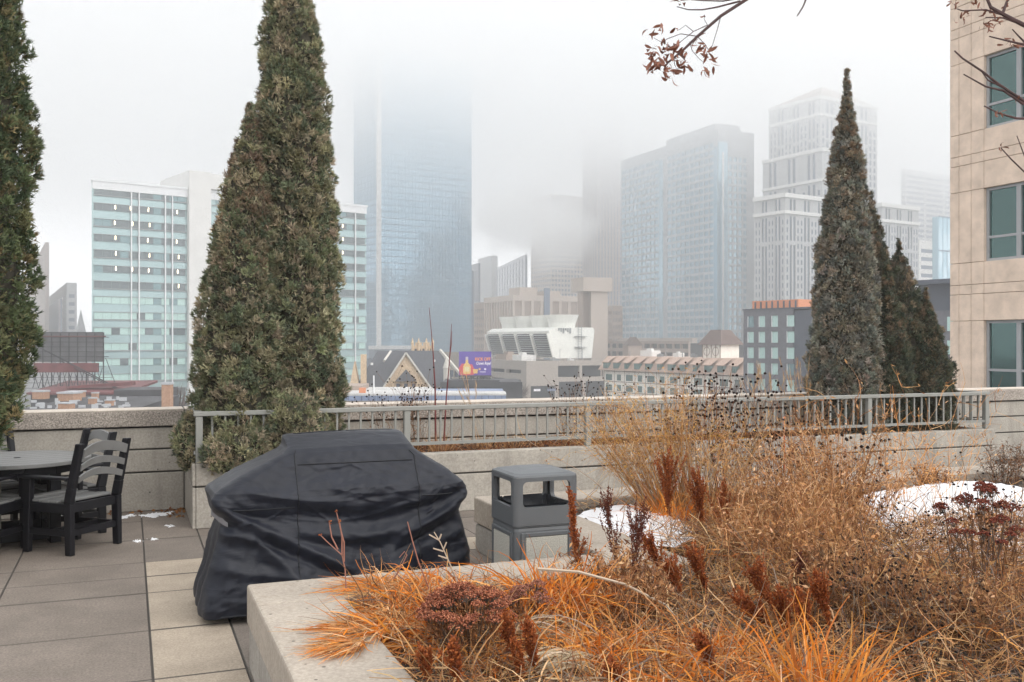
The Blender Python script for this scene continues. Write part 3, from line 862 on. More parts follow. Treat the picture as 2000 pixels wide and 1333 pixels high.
MB().bar((X(750), .5, h(706)), (X(762), 4, h(688)), .5, .7, (0, 1, 0)).build('coping', M_coping, o); MB().bar((x1 + 4.5, .5, h(735)), (x1 - .3, 7.9, rz_ + .5), .5, .6).build('coping', M_coping, o)

mb = MB(); mb.add([(gx - 2.4, -5.4, ez + 1.5), (gx + 2.4, -5.4, ez + 1.5), (gx, -5.4, ez + 4.2), (gx - 2.4, -3.4, ez + 1.5), (gx + 2.4, -3.4, ez + 1.5), (gx, -3.4, ez + 4.2)], [(0, 1, 2), (0, 2, 5, 3), (1, 4, 5, 2), (0, 3, 4, 1)]); mb.build('porch_roof', M_slate_roof, o)
for s in (-1.8, 0, 1.8): MB().box(gx + s - .4, gx + s + .4, -3.6, -3.45, ez - 2, ez + .9).build('window', M_navy_glass, o)
MB().box(0.2, X(716), -1.2, .6, 0, h(693)).build('chimney', M_churchstone, o)
mb = MB(); mb.add([(-2.3, -2, 0), (-.1, -2, 0), (-.1, -2, ez), (-1.2, -2, h(707)), (-2.3, -2, ez), (-2.3, 5, 0), (-.1, 5, 0), (-.1, 5, ez), (-1.2, 5, h(707)), (-2.3, 5, ez)], [(0, 1, 2, 3, 4), (5, 9, 8, 7, 6), (0, 4, 9, 5), (4, 3, 8, 9), (3, 2, 7, 8), (2, 1, 6, 7)]); mb.build('side_gable', M_churchstone, o)
tx0, tx1 = X(806), X(847)
tz = h(676, 240); ty0, ty1 = 11, 11 + (tx1 - tx0)
tw = MB(); lattice(tw, FX(ty0), tx1, 0, tz, [(tx0 + .9 + k * 1.5, tx0 + 1.9 + k * 1.5) for k in range(2)], [(h(702, 240), h(696, 240))], .5, s_in=tx0)
tw.box(tx0, tx1, ty0 + .51, ty1, 0, tz - .1)
for k in range(6): tw.fbox(FX(ty0), tx0 + k * (tx1 - tx0) / 5 - (.35 if k else 0), tx0 + k * (tx1 - tx0) / 5 + .3, tz + .01, tz + .8, -.5, .05)
tw.fbox(FX(ty0), tx0 - .15, tx1 + .15, h(690, 240), h(689, 240), -.1, .2)
t_ = tw.build('tower', M_churchstone, o)
for x in (tx0, tx0 + 1.5, tx1 - 1.5, tx1):
    mb = MB(); mb.lathe([(.3, h(690, 240)), (.32, tz + .5), (.40, tz + .6), (.04, tz + 1.9)], x, ty0 - .05, 8); mb.build('pinnacle', M_churchstone, t_)
for k in range(5): MB().box(tx0 + .5 + k * .95, tx0 + 1.0 + k * .95, ty0 - .06, ty0 - .01, h(687, 240), h(682, 240)).build('louvre_window', M_dark_void, t_)
mb = MB(); mb.lathe([(.75, 0), (.75, h(722)), (.9, h(720)), (.06, h(698))], X(872), -.5, 8); mb.build('pinnacle', M_coping, o)
for px, py in ((724, 714), (847, 709)): MB().box(X(px), X(px) + .55, -.3 if px < 800 else 5.2, .3 if px < 800 else 6, h(py), h(py - 4.5)).build('roof_light', M_white_panel, o)

# ---------------------------------------------- low building with white roof and blue band, and the purple billboard on it
o, ln, h = bld('low_roof_building', 'low flat building with snow white roof and blue fascia behind the parapet', 672, 150, 88)
wr = ln(985, 'r'); top = h(770)
MB().box(.3, wr, .3, 22, 0, top - 1.1).build('wall', M_conc_city, o)
MB().prism([(0, 0), (wr + .3, 0), (wr + .3, 7), (wr * .56, 9), (wr * .5, 22), (0, 22)], top - .3, top).build('roof', M_snowroof, o)
MB().box(.05, wr + .25, .05, 22, top - 1.09, top - .31).build('fascia', M_blueband, o)
for k in range(24): MB().box(.6 + k * wr / 24, .66 + k * wr / 24, .02, .049, top - 1.08, top - .32).build('fascia_joint', M_black_steel, o)
MB().box(ln(698, 'r'), ln(698, 'r') + 1.0, 2, 3, top + .01, top + .8).build('roof_unit', M_orange, o)
MB().tube([(ln(728, 'r'), 1.5, top), (ln(728, 'r'), 1.5, h(735))], .12, 6).build('vent_pipe', M_white_metal, o)
mb = MB(); mb.box(ln(640, 'r'), ln(692, 'r'), 10, 20, 0, h(752, 165)); mb.build('annex', M_brown_stone, o)
YB = 199
zb0, zb1 = zat(734, YB), zat(687.5, YB)
rt = zat(748, 199)
q, lq, hq = bld('flat_roof_building', 'dark flat roofed building carrying the purple billboard', 862, 194, 88)
MB().box(0, lq(1020, 'r'), 0, 26, 0, rt - GZ - .02).build('wall', M_darkroof, q)
MB().box(-.2, lq(1020, 'r'), -.2, -.02, rt - GZ - .7, rt - GZ + .3).build('roof_edge', M_black_steel, q)
o = thing('billboard', 'purple billboard with orange and white lettering and a bottle, on black legs', 'billboard', W(928, YB, rt), -TH + R(2))
hw = 31.5 / FP * YB
b0, b1 = zb0 - rt, zb1 - rt
fc = MB().box(-hw, hw, 0, .4, b0, b1).build('panel', M_purple, o)
mb = MB(); mb.box(-hw - .1, hw + .1, -.12, .5, b0 - .25, b0 - .02); mb.build('catwalk', M_black_steel, o)
for k in range(6):
    x = -hw * .95 + k * hw * .38
    MB().bar((x - .2, .6, 0), (x, .3, b0 + .6), .16).build('leg', M_black_steel, o)
mb = MB()
for k in range(5):
    x = -hw * .95 + k * hw * .38; mb.bar((x, .5, .3), (x + hw * .38, .5, b0 - .3), .09); mb.bar((x, .5, b0 - .3), (x + hw * .38, .5, .3), .09)
mb.bar((-hw, .5, b0 * .55), (hw, .5, b0 * .55), .12)
mb.build('brace', M_black_steel, o, kind='stuff')
mb = MB(); mb.box(-hw * 1.7, hw * 1.5, -.4, 1.4, .02, .5); mb.build('base_beam', M_black_steel, o)

def text(name, s, size, x, z, mat, par, shear=0.0, y=-.03, sx=1.0, bold=0.0):
    cu = bpy.data.curves.new(name, 'FONT'); cu.body = s; cu.size = size; cu.align_x = 'CENTER'; cu.extrude = .012; cu.shear = shear; cu.offset = bold
    tmp = bpy.data.objects.new('tmp', cu); COL.objects.link(tmp)
    dg = bpy.context.evaluated_depsgraph_get()
    me = bpy.data.meshes.new_from_object(tmp.evaluated_get(dg))
    bpy.data.objects.remove(tmp)
    me.materials.clear(); me.materials.append(mat)
    t = link(name, me, par, (x, y, z)); t.rotation_euler = (R(90), 0, 0); t.scale = (sx, 1, 1)
    return t
bh = b1 - b0
text('lettering', 'KICK OFF', bh * .18, hw * .47, b0 + bh * .62, M_orange_print, o, bold=.03, sx=.84)
text('lettering', 'Crown Royal', bh * .17, hw * .5, b0 + bh * .45, M_white_print, o, shear=.35, sx=.66, bold=.02)
for x, c in ((.28, M_gold_print), (.62, M_white_print)):
    MB().lathe([(.01, 0), (.22, .03), (.22, .05), (.01, .06)], n=10).build('emblem', c, o).location = (hw * x, -.03, b0 + bh * .26)
for c in [c for c in o.children if c.name.startswith('emblem')]: c.rotation_euler = (R(90), 0, 0)
MB().box(hw * .3, hw * .66, -.04, -.01, b0 + bh * .13, b0 + bh * .155).build('small_print', M_white_print, o)
bx = -hw * .52
def flat(poly, mat, name, y):
    mb = MB(); n = len(poly); mb.add([(bx + x * hw, y, b0 + z * bh) for x, z in poly] + [(bx + x * hw, y + .02, b0 + z * bh) for x, z in poly], [tuple(range(n))] + [(i, n + i, n + (i + 1) % n, (i + 1) % n) for i in range(n)]); return mb.build(name, mat, o)
flat([(-.42, .02), (-.1, .0), (.4, .02), (.62, .16), (.44, .3), (.34, .46), (-.3, .5), (-.5, .3)], M_red_print, 'bottle_glow', -.03)
flat([(-.2, .06), (.22, .06), (.25, .14), (.25, .36), (.18, .46), (.09, .54), (.09, .74), (-.07, .74), (-.07, .54), (-.16, .46), (-.23, .36), (-.23, .14)], M_gold_print, 'bottle', -.055)
flat([(-.13, .16), (.15, .16), (.15, .36), (-.13, .36)], plain('label_print', (.7, .62, .35), .6), 'bottle_label', -.08)
flat([(-.07, .65), (.09, .65), (.09, .78), (-.07, .78)], plain('cap_print', (.5, .42, .5), .5), 'bottle_cap', -.08)
flat([(.42, .08), (.66, .08), (.7, .26), (.38, .26)], M_gold_print, 'glass_tumbler', -.055)

# ---------------------------------------------- rooftops at the left with the back of a billboard
o, ln, h = bld('flat_roof_block', 'dark tar roof dotted with snow beyond the left parapet', 30, 112, 80)
wr = ln(268, 'r'); top = h(802)
MB().box(0, wr, 0, 30, 0, top).build('wall', M_darkroof, o)
FLT = zat(802, 112)
cap = plain('grey_cap', (.42, .43, .45), .7)
YY = {796: 117, 790: 121, 786: 124, 783: 127, 778: 131, 774: 134}
for i, (px, py, w_, hh, lab) in enumerate(((80, 777, 24, 17, 'leftmost brick chimney, tallest on the tar roof'), (136, 781, 34, 18, 'wide brick chimney in front of the one with the higher cap'), (148, 774, 28, 13, 'brick chimney behind the wide one'), (130, 796, 24, 12, 'low brick chimney nearest the parapet'), (181, 787, 13, 13, 'small square brick chimney right of the wide one'), (186, 776, 11, 12, 'narrow brick chimney farthest back on the tar roof'), (215, 790, 15, 12, 'rightmost small brick chimney with grey cap'))):
    Yc = (CZ - FLT) * FP / (py - HY + 3)
    o = thing('brick_chimney', lab, 'chimney', W(px, Yc, FLT), -TH + R(-10), 'brick chimneys on the tar roof')
    s = w_ / FP * Yc / 2; H_ = hh / FP * Yc
    MB().box(-s, s, -s * .8, s * .8, 0, H_ * .8).build('stack', M_brick, o)
    MB().box(-s * 1.08, s * 1.08, -s * .88, s * .88, H_ * .8 + .01, H_).build('cap', cap, o)
snow_bits = MB()
for k in range(34):
    px, py = random.uniform(60, 255), random.uniform(782, 800)
    p = on_z(px, py, FLT)
    if (p - W(30, 112, FLT)).length < 1: continue
    s = random.uniform(.15, .5)
    snow_bits.box(p.x - s, p.x + s, p.y - s * .5, p.y + s * .5, FLT + .01, FLT + random.uniform(.1, .5))
snow_bits.build('snow_on_roof', cap, kind='stuff')
o, ln, h = bld('dark_roof_building', 'low dark roofed building in front of the teal office block', 222, 140, 82)
wr = ln(320, 'r')
MB().box(0, wr, 0, 10, 0, h(763)).build('wall', M_darkroof, o)
MB().box(-.2, wr + .2, -.2, -.02, h(780), h(778)).build('roof_edge', cap, o)
o = thing('tall_chimney', 'tall square brick chimney with flared cap by the teal office block', 'chimney', W(327, 122, GZ), -TH)
s = 8.5 / FP * 122
MB().box(-s, s, -s, s, 0, zat(752, 122) - GZ).build('stack', M_brick, o)
MB().box(-s * 1.15, s * 1.15, -s * 1.15, s * 1.15, zat(752, 122) - GZ + .01, zat(747, 122) - GZ).build('cap', cap, o)
# the red roof
o, ln, h = bld('red_roof_building', 'low building with dark red metal roof under the old billboard frame', 60, 150, 86)
wr = ln(245, 'r'); t0 = h(772); t1 = h(760)
MB().box(0, wr, 0, 16, 0, t0).build('wall', M_darkroof, o)
mb = MB(); mb.hexa([(-.4, -.6, t0 + .02), (wr + .3, -.6, t0 + .02), (wr + .3, 16, t1 + .2), (-.4, 16, t1 + .2), (-.4, -.6, t0 + .35), (wr + .3, -.6, t0 + .35), (wr + .3, 16, t1 + .6), (-.4, 16, t1 + .6)]); mb.build('roof', M_red_steel, o)
mb = MB(); mb.hexa([(wr * .3, 3, t1 - .2), (wr, 3, t1 + .3), (wr, 5, t1 + .3), (wr * .3, 5, t1 - .2), (wr * .3, 3, t1 + .2), (wr, 3, t1 + .9), (wr, 5, t1 + .9), (wr * .3, 5, t1 + .2)]); mb.build('ridge_beam', M_red_steel, o)
YB = 158
rb = zat(760, 156)
o = thing('old_hoarding', 'back of an old weathered billboard on rusty truss with red catwalk', 'billboard', W(133, YB, rb), -TH + R(4))
k_ = YB / FP
hw = 66 * k_
z0, z1 = zat(707, YB) - rb, zat(650, YB) - rb
MB().box(-hw, hw, .5, .7, z0, z1).build('panel', M_board_back, o)
mb = MB()
for i in range(9):
    x = -hw + 2 * hw * i / 8; mb.bar((x, .35, 0 if i > 0 else z0 * .3), (x, .35, z1 - .1), .13)
for i in range(7):
    z = z0 + (z1 - z0) * i / 6; mb.bar((-hw, .25, z), (hw + (.9 if i in (1, 5) else 0), .25, z), .1)
mb.bar((-hw * .9, .1, z1 * .75), (hw * 1.55, -2.2, .1), .16); mb.bar((-hw * .2, .1, z0), (hw * 1.5, -2.2, .05), .13)
for i in range(12):
    x = -hw + 2 * hw * i / 12; mb.bar((x, -.2, 0), (x + hw / 6, -.2, z0 - 1), .08); mb.bar((x + hw / 6, -.2, 0), (x, -.2, z0 - 1), .08)
for i in range(6):
    z = z0 * i / 5; mb.bar((-hw * 1.3, -.3, z), (hw * (1.5 - .1 * i), -.3, z), .06)
mb.bar((hw * 1.1, -.3, z0 + .6), (hw * 1.45, -.6, 0), .08)
mb.build('truss', M_black_steel, o)
MB().box(-hw * .95, hw * .88, -.5, .2, z0 - 1.75, z0 - .25).build('catwalk', M_red_steel, o)
MB().box(-hw * .95, hw * 1.08, .1, .22, z1 * .92, z1 * .92 + .16).build('rail', M_red_steel, o)

# bare street trees between the buildings
M_twig = plain('grey_twig', (0.13, 0.10, 0.09), 0.9)
def bare_tree(px, Y, ytop, rad, label):
    o = thing('street_tree', label, 'tree', W(px, Y, GZ), 0, 'bare street trees')
    H = zat(ytop, Y) - GZ
    MB().tube([(0, 0, 0), (.1, 0, H * .3), (0, .1, H * .55)], [.3, .22, .12], 6).build('trunk', M_twig, o)
    mb = MB()
    for k in range(70):
        a = random.uniform(0, 6.28); z = random.uniform(.3, .6) * H; r = rad * random.uniform(.4, 1); z2 = min(H, z + random.uniform(.25, .5) * H)
        mid = Vector((math.cos(a) * r * .5, math.sin(a) * r * .5, (z + z2) / 2))
        end = Vector((math.cos(a) * r, math.sin(a) * r, z2))
        mb.tube([(0, 0, z), mid, end], [.07, .045, .02], 3)
        for q in range(4):
            e2 = mid.lerp(end, random.random()) + Vector((random.uniform(-1, 1), random.uniform(-1, 1), random.uniform(-.3, 1))) * rad * .35
            mb.tube([mid.lerp(end, .3), e2], [.03, .012], 3, False)
    mb.build('branches', M_twig, o)
bare_tree(975, 240, 742, 4.5, 'bare grey street tree by the billboard legs')
bare_tree(1012, 250, 748, 4.0, 'bare grey street tree in front of the ramp corner')
bare_tree(1418, 150, 735, 3.6, 'bare grey street tree at the right end of the tudor hotel')
bare_tree(346, 150, 748, 2.6, 'thin reddish bare tree beside the tall brick chimney')
# ------------------------------------------------------------------ terrace materials
M_conc = concrete('cast_concrete', (0.44, 0.405, 0.355), stain=0.5, speck=0.24, bump=0.4, dark=(0.17, 0.155, 0.135))
M_conc_top = concrete('worn_concrete_top', (0.43, 0.375, 0.315), stain=0.5, speck=0.22, bump=0.4, dark=(0.24, 0.19, 0.14))
M_conc_dark = concrete('damp_concrete', (0.37, 0.345, 0.31), stain=0.45, speck=0.22, bump=0.3)
M_aggr = concrete('exposed_aggregate', (0.50, 0.44, 0.385), stain=0.1, speck=0.62, speck_scale=62.0, bump=0.9, pits=False)
M_aggr_top = concrete('pale_coping_top', (0.62, 0.55, 0.48), stain=0.1, speck=0.18, speck_scale=60.0, bump=0.3, pits=False)
M_pav_dark = concrete('dark_paver', (0.240, 0.203, 0.173), stain=0.35, speck=0.34, speck_scale=70, bump=0.3, pits=False, dark=(0.12, 0.10, 0.09), world=True)
M_pav_dark2 = concrete('dark_paver_brown', (0.225, 0.192, 0.165), stain=0.35, speck=0.34, speck_scale=70, bump=0.3, pits=False, dark=(0.11, 0.095, 0.085), world=True)
M_pav_light = concrete('sand_paver', (0.42, 0.352, 0.278), stain=0.4, speck=0.28, speck_scale=70, bump=0.25, pits=False, dark=(0.22, 0.18, 0.14), world=True)
M_slab = plain('slab_joint', (0.10, 0.088, 0.078), 0.95)
M_rail = plain('grey_green_rail_paint', (0.265, 0.265, 0.245), 0.45, vary=0.06, scale=6)
M_soil = plain('dark_soil', (0.055, 0.04, 0.03), 0.95, vary=0.5, scale=12, bump=0.8, bscale=40)
M_joint = plain('dark_joint', (0.10, 0.095, 0.085), 0.95)

# ------------------------------------------------------------------ roof terrace floor
floor = link('terrace_floor', MB().box(-9, 16, -4, 11.2, -0.35, -0.012).mesh('terrace_floor', M_slab))
floor['kind'] = 'structure'
MB().box(-9, 16, -4, 11.25, GZ + .5, -.351).build('terrace_base', M_conc_dark, kind='structure')
_pv = {}
M_dirt = plain('joint_dirt', (0.105, 0.092, 0.080), 0.95)
def paver(u0, u1, v0, v1, mat):
    g, gv = 0.0035, 0.0055
    key = (round(u1 - u0, 3), round(v1 - v0, 3), mat.name)
    if key not in _pv:
        w, d = u1 - u0 - 2 * g, v1 - v0 - 2 * gv
        b = 0.0045
        me = MB().add([(0, 0, -.008), (w, 0, -.008), (w, d, -.008), (0, d, -.008), (0, 0, -b), (w, 0, -b), (w, d, -b), (0, d, -b), (b, b, 0), (w - b, b, 0), (w - b, d - b, 0), (b, d - b, 0)],
                      [(0, 1, 5, 4), (1, 2, 6, 5), (2, 3, 7, 6), (3, 0, 4, 7), (4, 5, 9, 8), (5, 6, 10, 9), (6, 7, 11, 10), (7, 4, 8, 11), (8, 9, 10, 11)]).mesh('paver', mat)
        me.materials.append(M_dirt)
        for p_ in me.polygons[:8]: p_.material_index = 1
        _pv[key] = me
    o = link('paver', _pv[key], floor, (u0 + g, v0 + gv, random.uniform(-.002, .002)))
    return o
vs_ = [2.60, 3.555, 4.505, 5.456, 6.384, 7.335, 7.847, 8.36, 9.31, 10.26, 10.88]
us_ = [-6.53, -5.58, -4.63, -3.68, -2.73, -1.78, -0.831, 0.119, 0.598, 1.073, 2.02, 2.97, 3.92, 4.87, 5.82, 6.77, 7.72, 8.67, 9.62, 10.57, 11.52, 12.47]
for i in range(len(us_) - 1):
    u0, u1 = us_[i], us_[i + 1]
    for j in range(len(vs_) - 1):
        v0, v1 = vs_[j], vs_[j + 1]
        if u0 > 2.9 and (v1 < 7.9 or v0 > 9.7): continue      # under the planters
        if u0 > .55 and (v1 < 5.3 or v0 > 9.7): continue
        light = (abs(u0 - 0.119) < .01 and v1 < 8.4) or (abs(v0 - 7.847) < .01 and u0 > 1.9)
        paver(u0, u1, v0, v1, M_pav_light if light else random.choice([M_pav_dark, M_pav_dark, M_pav_dark2]))

# ------------------------------------------------------------------ parapet wall: cast courses with reveals, aggregate coping
PV = 10.885
def course_wall(par, name, F, s0, s1, zs, dep, mat, groove=0.018, jw=None):
    """stacked cast courses, each its own piece, with a shadow joint between"""
    out = []
    for z0, z1 in zip(zs[:-1], zs[1:]):
        if jw is None: cuts = [s0, s1]
        else:
            nn = max(1, round((s1 - s0) / jw)); cuts = [s0 + (s1 - s0) * i / nn for i in range(nn + 1)]
        for a, b in zip(cuts[:-1], cuts[1:]):
            mb = MB(); mb.fbox(F, a + .002, b - .002, z0 + (.0 if z0 < .01 else groove), z1, -dep, 0)
            out.append(bevel(mb.build(name, mat, par), .006, 1))
    return out

def parapet(name, label, u0, u1):
    o = thing(name, label, 'wall', (u0, PV, 0))
    F = FX()
    MB().box(0, u1 - u0, .03, .30, 0, .87).build('backing', M_joint, o)
    course_wall(o, 'course', F, 0, u1 - u0, [0, .395, .636, .868], .029, M_conc, jw=3.4)
    nn = max(1, round((u1 - u0) / 2.6))
    for i in range(nn):
        a, b = (u1 - u0) * i / nn, (u1 - u0) * (i + 1) / nn
        bevel(MB().box(a + .004, b - .004, -.035, .34, .888, 1.048).build('coping_block', M_aggr, o), .01)
        bevel(MB().box(a + .004, b - .004, -.030, .335, 1.0485, 1.066).build('coping_cap', M_aggr_top, o), .005, 1)
    return o
parapet('parapet_wall', 'concrete parapet with rough aggregate coping behind the table, left of the railing', -9, .545)
parapet('parapet_wall', 'concrete parapet behind the long railed planter', .55, 10.72)
parapet('parapet_wall', 'concrete parapet right of the railed planter, before the beige building', 10.725, 16)

# ------------------------------------------------------------------ long planter with railing
PU0, PU1, PF, PTOP = 0.558, 10.70, 9.657, 0.615
o = thing('railed_planter', 'long raised concrete planter against the parapet with a metal railing on it', 'planter', (0, 0, 0))
for a, b, base in ((PU0, PU1, 1),):
    MB().box(PU0 + .03, PU1 - .03, PF + .03, PF + .14, 0, PTOP - .02).build('backing', M_joint, o)
    course_wall(o, 'course', ((0, PF, 0), (1, 0, 0), (0, -1, 0)), PU0 + .0305, PU1, [0, .387, .615], .16, M_conc, jw=5.1)
    course_wall(o, 'end_course', ((PU0, 0, 0), (0, 1, 0), (-1, 0, 0)), PF, PV - .002, [0, .387, .6135], .03, M_conc)
    MB().box(PU0 + .031, PU0 + .16, PF + .161, PV - .002, .3, .613).build('end_wall', M_conc, o)
    MB().box(PU1 - .16, PU1 - .001, PF + .161, PV - .002, 0, .613).build('end_wall', M_conc, o)
# soil in it
def soil_patch(name, x0, x1, y0, y1, z, amp, nx, ny, parent=None, mat=None):
    xs, ys = np.linspace(x0, x1, nx), np.linspace(y0, y1, ny)
    Xg, Yg = np.meshgrid(xs, ys, indexing='ij')
    Z = z + amp * (np.sin(Xg * 5.1 + 1) * np.sin(Yg * 6.3) + .6 * np.sin(Xg * 13 + Yg * 9) + rng.normal(0, .35, Xg.shape))
    V = np.stack([Xg, Yg, Z], -1).reshape(-1, 3)
    idx = np.arange(nx * ny).reshape(nx, ny)
    Q = np.stack([idx[:-1, :-1], idx[1:, :-1], idx[1:, 1:], idx[:-1, 1:]], -1).reshape(-1, 4)
    return np_obj(name, V, Q, mat or M_soil, parent, kind='structure' if parent is None else None, smooth=True)
soil_patch('soil', PU0 + .16, PU1 - .16, PF + .16, PV, .55, .012, 220, 26)

rl = thing('railing', 'grey green metal railing with thin balusters along the raised planter', 'railing', (0, 0, 0))
RV, RU0, RU1 = 9.745, .625, 10.62
RB = PV - .25
posts = [RU0, 2.67, 4.74, 6.64, 8.66, RU1]
pm = bevel(MB().box(-.032, .032, -.032, .032, PTOP + .003, 1.058).build('post', M_rail, rl), .004, 1)
pm.location = (posts[0], RV, 0)
for u in posts[1:]:
    c = pm.copy(); COL.objects.link(c); c.parent = rl; c.location = (u, RV, 0)
for u in (RU0, RU1):
    c = pm.copy(); COL.objects.link(c); c.parent = rl; c.location = (u, RB, 0)
def rail_run(p, q, skip=()):
    bevel(MB().bar((p[0], p[1], 1.083), (q[0], q[1], 1.083), .075, .045).build('top_rail', M_rail, rl), .006, 1)
    MB().bar((p[0], p[1], .715), (q[0], q[1], .715), .032, .032).build('bottom_rail', M_rail, rl)
rail_run((RU0 - .05, RV), (RU1 + .05, RV))
for u in (RU0, RU1):
    bevel(MB().bar((u, RV + .04, 1.0825), (u, RB + .05, 1.0825), .074, .044).build('top_rail', M_rail, rl), .006, 1)
    MB().bar((u, RV + .033, .715), (u, RB, .715), .031, .031).build('bottom_rail', M_rail, rl)
bm = MB().box(-.0095, .0095, -.0095, .0095, .7315, 1.06).mesh('baluster', M_rail)
for a, b in zip(posts[:-1], posts[1:]):
    nb_ = round((b - a) / .122)
    for i in range(1, nb_): link('baluster', bm, rl, (a + (b - a) * i / nb_, RV, 0))
for u in (RU0, RU1):
    for i in range(1, 7): link('baluster', bm, rl, (u, RV + (RB - RV) * i / 7, 0))

# ------------------------------------------------------------------ L shaped seat-height planter
LZ, LW = 0.455, 0.445
o = thing('seat_planter', 'low wide L shaped concrete planter filled with dry winter plants', 'planter', (0, 0, 0))
A = (.598, 5.461); B_ = (2.734, 7.833)
def wall_seg(u0, u1, v0, v1, name='wall', mat=None, top=None):
    bevel(MB().box(u0 + .012, u1 - .012, v0 + .012, v1 - .012, 0, .225).build('lower_course', M_conc_dark, o), .006, 1)
    bevel(MB().box(u0, u1, v0, v1, .24, LZ).build(name, mat or M_conc_top, o), .014, 2)
    MB().box(u0 + .03, u1 - .03, v0 + .03, v1 - .03, .224, .241).build('joint', M_joint, o)
wall_seg(A[0], A[0] + LW, 1.2, A[1] - LW - .004, 'left_wall')
wall_seg(A[0], B_[0] - .004, A[1] - LW, A[1], 'cross_wall')
wall_seg(B_[0], B_[0] + LW, A[1] - LW, B_[1] - LW - .004, 'inner_wall')
wall_seg(B_[0], 14.5, B_[1] - LW, B_[1], 'back_wall')
soil_patch('soil', A[0] + LW, B_[0] + LW, 1.2, A[1] - LW, .37, .02, 90, 120)
soil_patch('soil', B_[0] + LW, 14.4, 1.2, B_[1] - LW, .37, .02, 260, 160)

# ------------------------------------------------------------------ beige precast building at the right
M_beige = concrete('beige_precast', (0.78, 0.625, 0.505), stain=0.05, speck=0.10, speck_scale=40, bump=0.2, pits=False, dark=(0.33, 0.25, 0.2))
M_frame = plain('grey_window_frame', (0.36, 0.365, 0.375), 0.4)
M_room = glassy('green_tinted_glass', (0.045, 0.13, 0.115), 0.04, 0.0, 1.0, wob=0.02, wscale=0.6)
M_room2 = glassy('paler_green_glass', (0.19, 0.38, 0.35), 0.05, 0.0, 1.0, wob=0.02, wscale=0.6)
UB, VB0, VB1 = 22.0, 13.0, 21.45
o = thing('apartment_building', 'beige precast panel building with grey framed green windows at the right edge', 'building', (UB, VB1, 0), R(-90))
# local +x runs toward the camera along the wall, outward normal = local -y
wW = VB1 - VB0
YW = 27.5
zz = lambda py: zat(py, YW)
F = FX()
MB().box(0.4, wW, 1.5, 14, GZ, zz(-320)).build('core', plain('room_back_wall', (.50, .55, .53), .9), o)
MB().box(.012, .36, .12, 14, GZ, zz(-320)).build('end_wall', M_beige, o)
def see_through():
    m, t, p = new_mat('clear_green_glass')
    tr = t.nodes.new('ShaderNodeBsdfTransparent'); tr.inputs['Color'].default_value = (.40, .72, .68, 1)
    gl = t.nodes.new('ShaderNodeBsdfGlossy'); gl.inputs['Roughness'].default_value = .03; gl.inputs['Color'].default_value = (.66, .97, .94, 1)
    fr = t.nodes.new('ShaderNodeFresnel'); fr.inputs['IOR'].default_value = 2.5
    mx = t.nodes.new('ShaderNodeMixShader')
    nb = t.nodes.new('ShaderNodeTexNoise'); nb.inputs['Scale'].default_value = 1.1; bp = t.nodes.new('ShaderNodeBump'); bp.inputs['Strength'].default_value = .04; bp.inputs['Distance'].default_value = .1
    tc = t.nodes.new('ShaderNodeTexCoord'); t.links.new(tc.outputs['Object'], nb.inputs['Vector']); t.links.new(nb.outputs['Fac'], bp.inputs['Height']); t.links.new(bp.outputs['Normal'], gl.inputs['Normal'])
    t.links.new(fr.outputs[0], mx.inputs[0]); t.links.new(tr.outputs[0], mx.inputs[1]); t.links.new(gl.outputs[0], mx.inputs[2])
    t.links.new(mx.outputs[0], t.nodes['Material Output'].inputs['Surface'])
    return m
M_clear = see_through()
M_refl_slab = plain('pale_reflection_slab', (.52, .60, .57), .8)  # pale slabs added behind the glass in place of its bright reflections
M_refl_fold = plain('grey_reflection_fold', (.30, .36, .35), .9)
M_sill = plain('room_slab', (.35, .36, .35), .9)
M_room_wall = plain('room_wall', (.28, .30, .29), .9)
for k in range(-5, 5):
    zf = zz(628) + 3.66 * k - 2.3
    MB().box(.4, wW, .36, 1.49, zf - .25, zf).build('floor_slab', M_sill, o)
fl_ = 3.66
c1, c2, c3 = .33, .76, 1.16       # joints
wx0 = 1.20                        # window column starts
ww = 2.10
levels = []
for k in range(-5, 4):
    z_top = zz(628) + fl_ * k      # window head
    levels.append(z_top)
def panel(s0, s1, z0, z1, d=0.0):
    g = .006
    bevel(MB().fbox(F, s0 + g, s1 - g, z0 + g, z1 - g, -.34, d).build('panel', M_beige, o), .008, 1)
